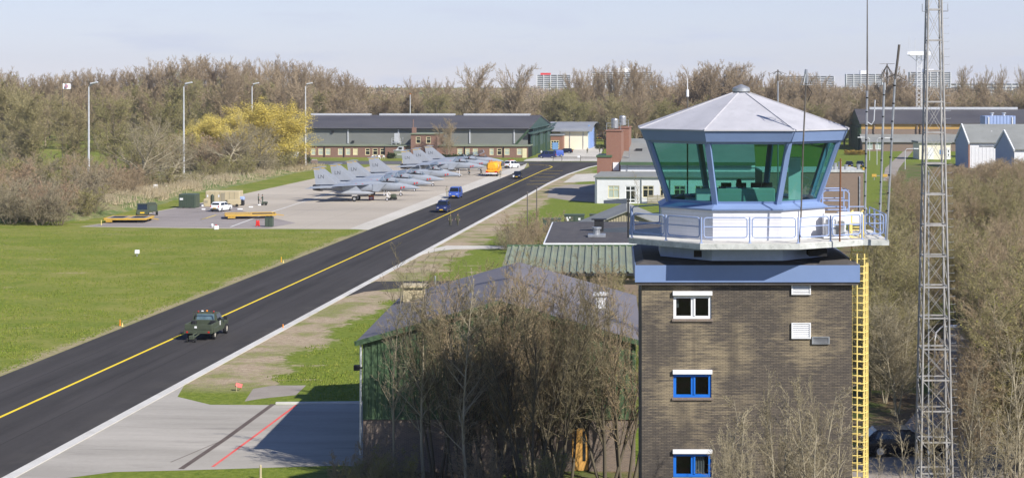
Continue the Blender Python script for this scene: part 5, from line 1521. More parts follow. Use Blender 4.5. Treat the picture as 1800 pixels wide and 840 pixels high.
def text_mesh(body, size, m, name):
    cu = bpy.data.curves.new(name, 'FONT'); cu.body = body; cu.size = size; cu.align_x = 'CENTER'; cu.align_y = 'CENTER'; cu.extrude = .004; cu.offset = 0
    ob = bpy.data.objects.new(name, cu); COL.objects.link(ob)
    me = bpy.data.meshes.new_from_object(ob.evaluated_get(bpy.context.evaluated_depsgraph_get()))
    bpy.data.objects.remove(ob); bpy.data.curves.remove(cu)
    me.materials.clear(); me.materials.append(m)
    return me
def wing_slab(pts, zs_, th, m, name, parent, thr=.25):
    """flat lifting surface with a lens section; pts root LE, tip LE, tip TE, root TE as (s, y)"""
    mb = MB()
    (s0, y0), (s1, y1), (s2, y2), (s3, y3) = pts
    for t0, t1 in ((0, 1),):
        rings = []
        for q in (0, 1):
            le = (s0 + (s1 - s0) * q, y0 + (y1 - y0) * q); te = (s3 + (s2 - s3) * q, y3 + (y2 - y3) * q)
            z = zs_[0] + (zs_[1] - zs_[0]) * q; h_ = th * (1 - q * (1 - thr)) / 2
            ring = []
            for u, hh_ in ((0, 0), (.12, .7), (.35, 1), (.7, .6), (1, .08)): ring.append((NOSE - (le[0] + (te[0] - le[0]) * u), le[1] + (te[1] - le[1]) * u, z + h_ * hh_))
            for u, hh_ in ((.7, .4), (.35, .7), (.12, .5)): ring.append((NOSE - (le[0] + (te[0] - le[0]) * u), le[1] + (te[1] - le[1]) * u, z - h_ * hh_))
            rings.append(ring)
        mb.loft(rings)
    return mb.build(name, m, parent, smooth=True)
def fin_slab(y, m, parent, sgn):
    mb = MB(); pr = [(13.95, 2.95), (17.15, 5.45), (18.25, 5.45), (18.05, 4.2), (17.9, 2.85)]
    vs = []
    for s, z in pr:
        th = .10 if z < 3.2 else .05
        yy = y + sgn * (z - 2.9) * .035
        vs.append((NOSE - s, yy - th, z)); vs.append((NOSE - s, yy + th, z))
    n = len(pr)
    mb.add(vs, [tuple(2 * i for i in range(n)), tuple(2 * i + 1 for i in reversed(range(n)))] + [(2 * i, 2 * ((i + 1) % n), 2 * ((i + 1) % n) + 1, 2 * i + 1) for i in range(n)])
    f = mb.build('tail_fin', m, parent)
    yy = y + sgn * 2.62 * .035
    mb = MB(); mb.add([(NOSE - 17.12, yy - .055, 5.46), (NOSE - 18.27, yy - .055, 5.46), (NOSE - 18.27, yy + .055, 5.46), (NOSE - 17.12, yy + .055, 5.46), (NOSE - 17.36, yy - .055, 5.63), (NOSE - 18.29, yy - .055, 5.63), (NOSE - 18.29, yy + .055, 5.63), (NOSE - 17.36, yy + .055, 5.63)], [(3, 2, 1, 0), (4, 5, 6, 7), (0, 1, 5, 4), (1, 2, 6, 5), (2, 3, 7, 6), (3, 0, 4, 7)]); mb.build('tip_stripe', M['gold'], f)
    mb = MB(); mb.lathe([(.02, -.85), (.09, -.5), (.11, 0), (.09, .6), (.03, .9)], n=10, axis='x'); mb.xform(Matrix.Translation((NOSE - 17.75, yy, 5.74 if sgn > 0 else 5.68))); mb.build('tip_pod', M['jet'], f, smooth=True)
    return f
def make_jet():
    o = thing('fighter_jet', 'grey twin tailed fighter jet', 'fighter jet', (0, 0, 0))
    mb = MB()
    mb.loft([se_ring(*q) for q in ((0, .015, .015, 2.28), (.35, .13, .13, 2.30), (.9, .26, .27, 2.33), (1.6, .40, .41, 2.38), (2.6, .54, .56, 2.44), (3.6, .62, .68, 2.50), (4.8, .68, .76, 2.54), (6.2, .72, .80, 2.58), (7.6, .76, .84, 2.60), (9.0, .80, .80, 2.60), (11, .8, .70, 2.60), (13.5, .6, .5, 2.55))])
    mb.build('fuselage', M['jet'], o, smooth=True)
    mb = MB()
    body = [(7.3, 1.62, .55, 2.42, 5), (8.2, 1.70, .66, 2.36, 5), (10, 1.76, .70, 2.36, 5), (12, 1.76, .68, 2.38, 5), (14.5, 1.72, .62, 2.38, 4.5), (16.2, 1.60, .58, 2.38, 4), (17.2, 1.45, .55, 2.38, 3.2)]
    mb.loft([se_ring(s, a, b_, zc, 28, e) for s, a, b_, zc, e in body])
    mb.loft([se_ring(s, a, b_, zc, 16, 2.2) for s, a, b_, zc in ((6.8, .3, .3, 3.05), (8.2, .62, .36, 3.0), (11, .7, .30, 2.92), (14, .5, .26, 2.85), (17.4, .2, .22, 2.6), (18.6, .06, .12, 2.5))])
    mb.build('centre_body', M['jet'], o, smooth=True)
    for s in (-1, 1):
        mb = MB(); ya, yb = s * .86, s * 1.72
        # raked intake: upper lip forward
        rings = [[(NOSE - 5.7, ya, 3.02), (NOSE - 5.7, yb, 3.02), (NOSE - 6.95, yb, 1.72), (NOSE - 6.95, ya, 1.72)], [(NOSE - 8.0, s * .8, 3.0), (NOSE - 8.0, s * 1.74, 3.0), (NOSE - 8.0, s * 1.74, 1.72), (NOSE - 8.0, s * .8, 1.72)]]
        mb.loft(rings, caps=False); it = mb.build('air_intake', M['jet'], o)
        mb = MB(); mb.add([(NOSE - 5.9, s * .9, 2.98), (NOSE - 5.9, s * 1.69, 2.98), (NOSE - 7.1, s * 1.69, 1.75), (NOSE - 7.1, s * .9, 1.75)], [(0, 1, 2, 3)]); mb.build('intake_mouth', M['dark'], it, fix=False)
        wing_slab([(8.5, s * 1.66), (13.4, s * 6.3), (14.6, s * 6.5), (14.5, s * 1.66)], (2.90, 2.82), .32, M['jet'], 'wing', o)
        wing_slab([(15.7, s * 1.85), (18.2, s * 4.25), (19.35, s * 4.25), (18.9, s * 1.85)], (2.34, 2.28), .16, M['jet'], 'tailplane', o)
        mb = MB(); mb.loft([se_ring(q[0], q[1], q[2], 2.42, 10) for q in ((13.4, .05, .1), (14.2, .26, .28), (17, .27, .25), (18.9, .14, .12))]); mb.xform(Matrix.Translation((0, s * 1.75, 0))); mb.build('tail_boom', M['jet'], o, smooth=True)
        fin_slab(s * 1.78, M['jet_fin'], o, s)
        mb = MB(); mb.loft([[(NOSE - q, s * .72 + r * math.cos(k * .3927), 2.32 + r * math.sin(k * .3927)) for k in range(16)] for q, r in ((16.9, .60), (17.4, .62), (18.1, .55), (18.6, .46), (18.55, .40), (17.6, .36))], caps=True); mb.build('nozzle', M['jet_dark'], o, smooth=True)
        mb = MB(); mb.loft([se_ring(q[0], q[1], q[1], 1.55, 14, 2) for q in ((7.4, .02), (8.0, .17), (8.9, .31), (10.2, .36), (12.4, .36), (13.6, .27), (14.3, .05))]); mb.xform(Matrix.Translation((0, s * 3.25, 0))); dt = mb.build('drop_tank', M['jet_under'], o, smooth=True)
        mb = MB(); mb.prism([(NOSE - 9.6, 1.86), (NOSE - 12.8, 1.86), (NOSE - 13, 2.8), (NOSE - 10.6, 2.8)], s * 3.25 - .07, s * 3.25 + .07, axis='y'); mb.build('pylon', M['jet'], dt)
        # main gear
        mb = MB(); mb.tube([(0.1, s * 1.05, 1.9), (0, s * 1.30, .5)], .08, 8); mb.box(-.45, .5, s * 1.62 - .02, s * 1.62 + .02, .95, 1.75); mb.box(-.3, .25, s * 1.0 - .02, s * 1.0 + .02, 1.0, 1.7); g_ = mb.build('main_gear', M['cab_wall'], o)
        mb = MB(); mb.lathe([(.25, -.15), (.42, -.15), (.46, -.10), (.46, .10), (.42, .15), (.25, .15)], (0, s * 1.42, .46), n=20, axis='y', caps=False); w_ = mb.build('wheel', M['rubber'], g_, smooth=True)
        mb = MB(); mb.lathe([(.25, -.10), (.25, .10)], (0, s * 1.42, .46), n=14, axis='y'); mb.build('rim', M['rim'], w_)
    xg = 5.42
    mb = MB(); mb.tube([(xg - .1, 0, 1.9), (xg, 0, .4)], .07, 8); mb.box(xg - .55, xg - .5, -.25, .25, .95, 1.75); g_ = mb.build('nose_gear', M['cab_wall'], o)
    mb = MB(); mb.lathe([(.16, -.09), (.27, -.09), (.29, -.05), (.29, .05), (.27, .09), (.16, .09)], (xg, 0, .29), n=16, axis='y', caps=False); w_ = mb.build('wheel', M['rubber'], g_, smooth=True)
    mb = MB(); mb.lathe([(.16, -.06), (.16, .06)], (xg, 0, .29), n=12, axis='y'); mb.build('rim', M['cab_wall'], w_)
    # cockpit: tub, seat, windscreen, raised canopy
    mb = MB(); mb.loft([se_ring(q[0], q[1], .12, q[2], 14, 3) for q in ((4.0, .30, 3.10), (4.4, .46, 3.24), (6.3, .50, 3.34), (6.7, .45, 3.32))]); mb.build('cockpit_tub', M['black'], o)
    mb = MB(); mb.cbox(NOSE - 5.95, NOSE - 5.7, -.25, .25, 3.2, 3.95, .05); mb.cbox(NOSE - 5.7, NOSE - 5.2, -.25, .25, 3.25, 3.45, .04); st = mb.build('ejection_seat', M['black'], o)
    mb = MB(); mb.cbox(NOSE - 5.68, NOSE - 5.60, -.16, .16, 3.6, 3.9, .02); mb.build('headrest_cover', M['red'], st)
    def arch(s, hw_, top, n=9, base=3.2): return [(NOSE - s, hw_ * math.cos(math.pi * k / (n - 1)), base + (top - base) * math.sin(math.pi * k / (n - 1)) ** .8) for k in range(n)]
    mb = MB(); mb.loft([arch(3.55, .12, 3.08, base=3.02), arch(3.9, .38, 3.40, base=3.08), arch(4.35, .46, 3.78)], caps=False, closed=False); ws_ = mb.build('windscreen', M['pane_clear'], o, fix=False)
    mb = MB(); mb.tube(arch(4.36, .47, 3.80), .035, 5); mb.build('windscreen_frame', M['jet'], ws_)
    H0 = Matrix.Translation((NOSE - 7.15, 0, 3.3)) @ Matrix.Rotation(R(-24), 4, 'Y') @ Matrix.Translation((-(NOSE - 7.15), 0, -3.3))
    mb = MB(); st_ = [(4.4, .47, 3.82), (5.0, .52, 3.98), (5.8, .54, 4.02), (6.5, .50, 3.86), (7.15, .40, 3.5)]
    mb.loft([arch(*q) for q in st_], caps=False, closed=False); mb.xform(H0); cn = mb.build('canopy', M['pane_clear'], o, fix=False)
    mb = MB()
    for q in (st_[0], (6.1, .535, 3.95), st_[-1]): mb.tube(arch(q[0], q[1] + .01, q[2] + .01), .05, 5)
    for s in (-1, 1): mb.tube([(NOSE - q[0], s * q[1], 3.2) for q in st_], .055, 5)
    mb.xform(H0); mb.build('canopy_frame', M['jet'], cn)
    mb = MB(); mb.beam((NOSE - 6.6, 0, 3.3), (NOSE - 6.3, 0, 3.75), .06); mb.build('canopy_strut', M['galv'], cn)
    mb = MB(); mb.cbox(NOSE - 2.85, NOSE - 2.6, -.66, -.56, 2.32, 2.55, .02); mb.cbox(NOSE - 3.3, NOSE - 3.1, -.68, -.60, 2.15, 2.5, .02); mb.build('probe_cover', M['red'], o)
    mb = MB(); mb.box(NOSE - 9.9, NOSE - 9.6, -1.78, -1.7, 2.95, 3.08); mb.box(NOSE - 11.0, NOSE - 10.75, -1.78, -1.7, 2.95, 3.08); mb.build('wing_pin_flag', M['red'], o)
    return o
serials = ['84019', '86174', '86160', '84010', '84044', '86184', '86162']
noses = [(738.8, 330.3), (760.5, 322.7), (782, 315.6), (812, 307.6), (854, 293), (869, 288.1), (885.4, 283.3)]
jl = ['grey fighter jet nearest the camera in the front row, tail code LN', 'second grey fighter jet from the camera, canopy raised', 'third grey fighter jet from the camera, canopy raised',
      'fourth grey fighter jet, the last before the gap in the row', 'fifth grey fighter jet, its nose reaching over to the orange tanker', 'sixth grey fighter jet, behind the orange tanker', 'farthest grey fighter jet in the row']
ln_me = text_mesh('LN', .90, M['code'], 'tail_letters')
jet0 = make_jet(); JETS = []
exr, eyr = Vector((math.cos(ROAD_YAW), math.sin(ROAD_YAW), 0)), Vector((-math.sin(ROAD_YAW), math.cos(ROAD_YAW), 0))
for i, (px, py) in enumerate(noses):
    p = G(px, py, 2.28) - exr * NOSE; p.z = 0
    if i == 0: j = jet0; j.location = p; j.rotation_euler = (0, 0, ROAD_YAW)
    else: j = copy_thing(jet0, p, ROAD_YAW)
    JETS.append(j)
M['serial'] = mat('serial_grey', (.13, .145, .17), .6, var=0)
for i, j in enumerate(JETS):
    j['label'] = jl[i]; j['group'] = 'fighter jets lined up on the apron'
    nm = text_mesh(serials[i], .50, M['serial'], 'serial')
    for f in [c_ for c_ in j.children if c_.name.split('.')[0] == 'tail_fin']:
        right = f.data.vertices[0].co.y < 0
        s = -1 if right else 1
        for me, sx, z in ((ln_me, 16.95, 4.22), (nm, 16.75, 3.42)):
            t_ = bpy.data.objects.new('tail_code' if me is ln_me else 'serial_number', me); COL.objects.link(t_); t_.parent = f
            yb = s * 1.78 + s * (z - 2.9) * .035
            # outer faces carry the code
            if s < 0: t_.matrix_local = Matrix.Translation((NOSE - sx, yb - .082, z)) @ Matrix.Rotation(R(90), 4, 'X')
            else: t_.matrix_local = Matrix.Translation((NOSE - sx, yb + .082, z)) @ Matrix.Rotation(R(180), 4, 'Z') @ Matrix.Rotation(R(90), 4, 'X')

# ------------------------------------------------------------------ vehicles
def ring8(x, zb, zs, zr, wb, ws_, wr):
    zm = zb + (zs - zb) * .55
    return [(x, -wb, zb), (x, -ws_, zm), (x, -ws_ * .985, zs), (x, -wr, zr), (x, wr, zr), (x, ws_ * .985, zs), (x, ws_, zm), (x, wb, zb)]
def add_wheels(o, xs_, W, r, wdt=.2, rimm=None, part='wheel'):
    for x in xs_:
        for s in (-1, 1):
            y = s * (W / 2 - wdt / 2 + .01)
            mb = MB(); mb.lathe([(r * .6, -wdt / 2), (r * .94, -wdt / 2), (r, -wdt * .35), (r, wdt * .35), (r * .94, wdt / 2), (r * .6, wdt / 2)], (x, y, r), n=18, axis='y', caps=False); w_ = mb.build(part, M['rubber'], o, smooth=True)
            mb = MB(); mb.lathe([(r * .6, -wdt * .4), (r * .6, wdt * .4)], (x, y, r), n=14, axis='y'); mb.lathe([(r * .2, wdt * .4 * s), (r * .2, wdt * .52 * s)], (x, y, r), n=8, axis='y'); mb.build('rim', rimm or M['rim'], w_)
def car(name, label, cat, loc, yaw, paint, L, W, H, belt, hood, xh, xr0, xr1, xt, tailz=None, r=.31, wb=None, roof_paint=None, group=None, side_glass=None, plate=True, back_glass=True, clear=.22):
    o = thing(name, label, cat, loc, yaw, group)
    w = W / 2; f = L / 2; tz = tailz or belt
    st = [ring8(f, clear + .12, hood * .62, hood * .72, w * .78, w * .86, w * .74), ring8(f - .18, clear, hood * .88, hood * .95, w * .92, w * .97, w * .82), ring8(f - .55, clear, hood * .93, hood, w * .95, w, w * .86),
          ring8(xh, clear, belt * .97, belt, w * .95, w, w * .90), ring8(xr0, clear, belt, H - .02, w * .95, w, w * .78), ring8((xr0 + xr1) / 2, clear, belt, H, w * .95, w, w * .78), ring8(xr1, clear, belt, H - .04, w * .95, w, w * .76),
          ring8(xt, clear, belt * .99, tz, w * .95, w * .99, w * .84), ring8(-f + .06, clear, tz * .85, tz * .93, w * .92, w * .95, w * .80), ring8(-f, clear + .1, tz * .6, tz * .7, w * .86, w * .9, w * .74)]
    mb = MB(); mb.loft(st); mb.build('body', paint, o, smooth=True)
    def glass(nm, pts, off, rows=None):
        c_ = Vector((0, 0, 0)); P_ = [Vector(p) for p in pts]
        n_ = (P_[1] - P_[0]).cross(P_[2] - P_[0]).normalized()
        if n_.dot(Vector(off)) < 0: n_ = -n_
        mb = MB(); mb.add([p + n_ * .012 for p in P_] + [p - n_ * .02 for p in P_], [tuple(range(len(P_))), tuple(range(2 * len(P_) - 1, len(P_) - 1, -1))] + [(i, (i + 1) % len(P_), len(P_) + (i + 1) % len(P_), len(P_) + i) for i in range(len(P_))])
        return mb.build(nm, M['car_glass'], o)
    def at(x, z, s):      # point on the flank between belt and roof
        q = max(0, min(1, (z - belt) / (H - belt))); return (x, s * (w * .985 + (w * .78 - w * .985) * q), z)
    zt = H - .13; zb = belt + .05
    kf = (xh - xr0) / (H - belt)
    glass('windscreen', [(xh - kf * .06, -w * .82, belt + .06), (xh - kf * .06, w * .82, belt + .06), (xr0 + kf * .12, w * .72, H - .12), (xr0 + kf * .12, -w * .72, H - .12)], (1, 0, .5))
    if back_glass:
        kb = (xr1 - xt) / max(.05, H - tz); 
        glass('rear_window', [(xt + kb * .08, -w * .76, tz + .08), (xt + kb * .08, w * .76, tz + .08), (xr1 - kb * .14, w * .68, H - .16), (xr1 - kb * .14, -w * .68, H - .16)], (-1, 0, .3))
    spans = side_glass if side_glass is not None else [(0, .46), (.50, .95)]
    xa, xb = xh - kf * (zt - belt) * .25, xt + .25
    for s in (-1, 1):
        for a, b_ in spans:
            x0 = xh - .12 + (xb - xh + .12) * a; x1 = xh - .12 + (xb - xh + .12) * b_
            top0 = min(x0, xr0 - .02) if a < .05 else x0
            top1 = max(x1, xr1 + .08) if b_ > .9 else x1
            glass('side_window', [at(x0, zb, s), at(x1, zb, s), at(top1, zt, s), at(top0, zt, s)], (0, s, .2))
    for s in (-1, 1):
        mb = MB(); mb.cbox(f - .24, f - .05, s * w * .62 - .16, s * w * .62 + .16, hood * .66, hood * .84, .03); mb.build('headlight', M['lamp_clear'], o)
        mb = MB(); mb.cbox(-f - .015, -f + .14, s * w * .80 - .08, s * w * .80 + .08, tz * .72, tz * .98, .02); mb.build('tail_light', M['lamp_red'], o)
        mb = MB(); mb.cbox(xh - .35, xh - .18, s * (w + .09) - .10, s * (w + .09) + .10, belt + .02, belt + .2, .03); mb.build('mirror', M['black'], o)
    mb = MB(); mb.cbox(f - .12, f + .02, -w * .72, w * .72, clear + .05, hood * .52, .03); mb.cbox(-f - .03, -f + .1, -w * .84, w * .84, clear + .04, tz * .50, .03); mb.build('bumper', M['black'], o)
    if plate:
        mb = MB(); mb.box(f + .022, f + .035, -.26, .26, .42, .55); mb.box(-f - .045, -f - .032, -.26, .26, tz * .52, tz * .52 + .13); mb.build('number_plate', M['plate'], o)
    wbx = wb or L * .3
    add_wheels(o, (wbx, -wbx), W, r)
    return o
HEAD_IN = ROAD_YAW - R(90)          # driving towards the camera along the taxiway
HEAD_OUT = ROAD_YAW + R(90)
def gz(px, py): p = G(px, py); return (p.x, p.y, .014)
def shift(p, yaw, back):            # centre of a vehicle whose near end stands at p
    return (p[0] + math.cos(yaw) * back, p[1] + math.sin(yaw) * back, p[2])
van = dict(cat='van', L=4.8, W=1.92, H=1.97, belt=1.12, hood=1.02, xh=1.75, xr0=1.0, xr1=-2.25, xt=-2.34, tailz=1.15, r=.33, wb=1.5)
v1 = car('van', 'bright blue van with front windows facing the camera at the apron edge', loc=shift(gz(797, 349.5), HEAD_IN, -2.4), yaw=HEAD_IN, paint=M['van_blue'], side_glass=[(0, .22), (.27, .55)], **van)
v2 = car('small_van', 'dark blue small van driving on the left of the yellow line', 'van', shift(gz(775.5, 374.3), HEAD_IN, -2.05), HEAD_IN, M['van_navy'], 4.1, 1.78, 1.82, 1.08, 1.0, 1.15, .45, -1.9, -1.98, 1.1, .31, 1.3)
mb = MB()
for y in (-.5, .5): mb.beam((.3, y, 1.86), (-1.6, y, 1.86), .06)
mb.build('roof_rail', M['black'], v2)
v3 = car('parked_car', 'small dark car on the taxiway near the orange tanker', 'car', shift(gz(908, 314.8), HEAD_IN, -1.9), HEAD_IN, M['navy'], 3.8, 1.7, 1.58, .95, .88, .95, .3, -1.45, -1.75, .98, .30, 1.2)
mb = MB(); mb.cbox(1.6, 1.93, -.82, -.5, .35, .80, .03); mb.build('white_panel', M['white'], v3)
v4 = car('parked_car', 'white hatchback with dark rear window beside the tan shelter', 'car', shift(gz(377, 372.6), R(72), 2.1), R(72), M['car_white'], 4.2, 1.78, 1.52, .95, .9, 1.0, .25, -1.45, -1.95, 1.0, .32, 1.28)
v5 = car('delivery_van', 'navy van parked broadside before the green hangar doors', 'van', (G(962, 278.2).x, G(962, 278.2).y, .012), ROAD_YAW + R(176), M['van_navy'], 4.9, 1.92, 1.97, 1.12, 1.02, 1.75, 1.0, -2.25, -2.34, 1.15, .33, 1.5, side_glass=[(0, .22), (.27, .55), (.6, .92)])
v6 = car('small_van', 'bright blue small van just behind the navy van', 'van', (G(977, 276.4).x, G(977, 276.4).y + 4, .012), ROAD_YAW + R(200), M['van_blue'], 4.0, 1.75, 1.82, 1.08, 1.0, 1.15, .45, -1.85, -1.95, 1.1, .31, 1.25, back_glass=False, side_glass=[(0, .3)])
v7 = car('parked_car', 'dark navy estate car parked by the cream hangar', 'car', (G(993, 269.8).x, G(993, 269.8).y, .012), ROAD_YAW + R(178), M['navy'], 4.6, 1.78, 1.48, .92, .88, 1.0, .3, -1.8, -2.15, .95, .31, 1.35)
v8 = car('service_vehicle', 'white and black service vehicle beyond the orange tanker', 'car', shift(gz(892, 296.2), HEAD_OUT - R(25), 2.0), HEAD_OUT - R(25), M['car_white'], 4.5, 1.85, 1.85, 1.05, 1.0, 1.1, .45, -1.9, -2.1, 1.1, .36, 1.35)
mb = MB(); mb.cbox(-1.2, .1, -.5, .5, 1.88, 2.0, .03); mb.build('light_bar', M['lamp_red'], v8)
for px, py, lab in ((1520 - 8, 294, 'dark blue car on the far lawn, right one of the pair'), (1493, 294.5, 'dark blue car on the far lawn, left one of the pair')):
    car('parked_car', lab, 'car', gz(px, py), R(-95), M['navy'], 4.2, 1.75, 1.5, .95, .9, 1.0, .3, -1.5, -1.95, 1.0, .31, 1.28)
car('parked_car', 'black car parked in shade at the foot of the lattice mast', 'car', (G(1592, 806).x, G(1592, 806).y + 1.2, .01), R(2), M['car_black'], 4.5, 1.8, 1.48, .95, .92, 1.0, .3, -1.5, -2.0, 1.0, .33, 1.35)
rr = random.Random(3)
for i in range(5):
    p = P(1051 + i * 5.5, 249, 672); car('parked_car', 'one of the small dark cars parked before the distant brick office', 'car', (p.x, 672, .01), R(90 + rr.uniform(-6, 6)), M['navy'] if i % 2 else M['car_black'], 4.2, 1.75, 1.5, .95, .9, 1.0, .3, -1.5, -1.95, 1.0, .31, 1.28, group='cars before the distant brick office')

# army pickup on the taxiway
pk = thing('pickup_truck', 'olive army pickup with tow hitch driving up the taxiway, seen from behind', 'pickup truck', shift(gz(351.5, 597.5), HEAD_OUT, 2.2), HEAD_OUT)
mb = MB(); W = 2.15; w = W / 2
mb.loft([ring8(2.6, .62, .95, 1.02, .8, .92, .8), ring8(2.4, .5, 1.12, 1.2, .92, .98, .85), ring8(1.0, .45, 1.2, 1.25, .92, .98, .88), ring8(.45, .45, 1.22, 1.9, .92, .98, .76), ring8(-.55, .45, 1.22, 1.94, .92, .98, .76), ring8(-.75, .45, 1.22, 1.27, .92, .98, .86), ring8(-.8, .45, 1.0, 1.1, .9, .95, .84)])
mb.build('cab', M['army_green'], pk, smooth=True)
mb = MB(); mb.cbox(-2.62, -.86, -1.08, 1.08, .78, 1.02, .03)
for s in (-1, 1): mb.cbox(-2.62, -.86, s * 1.05 - .05, s * 1.05 + .05, .6, 1.30, .02); mb.cbox(-2.3, -1.0, s * 1.13 - .06, s * 1.13 + .06, .55, .98, .03)
mb.cbox(-2.70, -2.60, -1.08, 1.08, .86, 1.28, .02); mb.cbox(-.98, -.86, -1.02, 1.02, 1.02, 1.42, .02)
bd = mb.build('load_bed', M['army_green'], pk)
mb = MB(); mb.cbox(-2.78, -2.62, -1.15, 1.15, .55, .84, .03); mb.build('rear_bumper', M['army_green'], pk)
mb = MB(); mb.add([(-.765, -.74, 1.30), (-.765, .74, 1.30), (-.605, .68, 1.85), (-.605, -.68, 1.85)], [(0, 1, 2, 3)]); mb.build('rear_window', mat('pickup_glass', (.10, .15, .17), .12, var=.3, scale=2, spec=.8), pk, fix=False)
for s in (-1, 1):
    mb = MB(); mb.add([(.80, s * .985, 1.28), (-.6, s * .985, 1.28), (-.52, s * .81, 1.84), (.5, s * .81, 1.84)], [(0, 1, 2, 3)]); mb.build('side_window', M['car_glass'], pk, fix=False)
    mb = MB(); mb.cbox(-2.80, -2.77, s * .86 - .075, s * .86 + .075, .62, .75, .01); mb.build('tail_light', M['lamp_red'], pk)
    mb = MB(); mb.cbox(.62, .82, s * 1.22 - .14, s * 1.22 + .14, 1.25, 1.55, .03); mb.beam((.7, s * .95, 1.3), (.7, s * 1.2, 1.35), .04); mb.build('mirror', M['black'], pk)
    mb = MB(); mb.tube([(-.95, s * .9, 1.4), (-.95, s * .86, 2.05)], .03, 6); mb.build('cab_guard_post', M['army_green'], bd)
    mb = MB(); mb.lathe([(.065, 0), (.065, .10), (.04, .14)], (-.55, s * .62, 1.95), n=10); mb.build('beacon', M['lamp_red'], pk)
mb = MB(); mb.tube([(-.95, -.86, 2.05), (-.95, .86, 2.05)], .03, 6); mb.build('cab_guard_bar', M['army_green'], bd)
mb = MB(); mb.lathe([(.075, 0), (.075, .12), (.05, .17)], (-.3, 0, 1.95), n=10); mb.build('beacon', M['lamp_amber'], pk)
mb = MB(); mb.cbox(-.4, -.24, .28, .44, 1.95, 2.08, .02); mb.cbox(-2.73, -2.70, .1, .3, .98, 1.14, .01); mb.cbox(-.1, .1, -.99, -.98, .9, 1.25, .005); mb.build('white_mark', M['white'], pk)
mb = MB(); mb.cbox(-1.35, -1.0, -.95, -.55, 1.03, 1.4, .04); mb.cbox(-1.35, -1.0, .6, .95, 1.03, 1.38, .04); mb.build('gear_box', M['black'], bd)
mb = MB(); mb.tube([(-2.75, .1, .6), (-3.1, .25, .55), (-3.4, .3, .25)], .06, 6); mb.tube([(-2.75, -.1, .55), (-3.2, .2, .3)], .05, 6); mb.cbox(-3.55, -3.2, .1, .5, .2, .5, .03); mb.build('tow_hitch', M['army_green'], pk)
for y in (.0, .62): mb = MB(); mb.lathe([(.16, -.05), (.16, .05)], (-3.45, y, .16), n=12, axis='y'); mb.build('hitch_wheel', M['rubber'], pk)
add_wheels(pk, (1.75, -1.62), 2.12, .40, .26, mat('wheel_pale', (.55, .50, .42), .6, var=.1, scale=4))

# orange fuel tanker
tk = thing('fuel_tanker', 'bright orange fuel tanker truck parked by the far jets', 'tanker truck', shift(gz(864, 310.4), HEAD_OUT, 4.1), HEAD_OUT)
mb = MB()
def tring(x, hw_, z0, z1): 
    zc = (z0 + z1) / 2; hh_ = (z1 - z0) / 2
    return [(x, hw_ * math.copysign(abs(math.cos(a)) ** .7, math.cos(a)), zc + hh_ * math.copysign(abs(math.sin(a)) ** .7, math.sin(a))) for a in [2 * math.pi * k / 18 for k in range(18)]]
mb.loft([tring(-3.95, .85, 1.5, 2.75), tring(-3.6, 1.15, 1.25, 3.05), tring(-3.3, 1.25, 1.2, 3.15), tring(1.6, 1.25, 1.2, 3.15), tring(1.75, 1.15, 1.3, 3.05)]); mb.build('tank', M['orange'], tk, smooth=True)
mb = MB(); mb.cbox(-4.1, -3.0, -1.25, 1.25, .95, 1.45, .05); mb.cbox(-3.0, 3.6, -1.2, 1.2, .75, 1.15, .04); mb.build('chassis', M['orange'], tk)
mb = MB(); mb.cbox(1.95, 3.9, -1.22, 1.22, .8, 2.95, .15); cb_ = mb.build('cab', M['orange'], tk)
mb = MB(); mb.box(3.905, 3.92, -1.0, 1.0, 1.9, 2.7); mb.build('windscreen', M['car_glass'], cb_)
for s in (-1, 1): mb = MB(); mb.box(2.6, 3.6, s * 1.23 - .01, s * 1.23 + .01, 1.9, 2.6); mb.build('side_window', M['car_glass'], cb_)
mb = MB(); mb.cbox(-4.3, -4.1, -1.25, 1.25, .55, .78, .03); mb.build('rear_bumper', M['white'], tk)
for s in (-1, 1):
    mb = MB(); mb.cbox(-4.32, -4.12, s * 1.0 - .28, s * 1.0 + .28, .82, 1.15, .03); mb.build('tail_light', M['lamp_red'], tk)
mb = MB()
for s in (-1, 1): mb.beam((-4.05, s * .35, 1.45), (-3.7, s * .35, 3.2), .08)
for k in range(5): mb.beam((-4.02 + .07 * k, -.35, 1.6 + .35 * k), (-4.02 + .07 * k, .35, 1.6 + .35 * k), .05)
for s in (-1, 1): mb.beam((-3.3, s * .6, 3.22), (1.4, s * .6, 3.22), .06)
mb.build('tank_ladder', M['orange'], tk)
mb = MB(); mb.lathe([(.28, 0), (.28, .02)], n=16, axis='y'); mb.xform(Matrix.Translation((-1.6, -1.275, 2.25))); mb.build('white_roundel', M['white'], tk)
mb = MB(); mb.cbox(-1.8, .9, -1.22, -.9, .55, 1.1, .04); mb.build('pump_locker', M['orange'], tk)
add_wheels(tk, (2.9, -2.0, -3.2), 2.45, .5, .32)
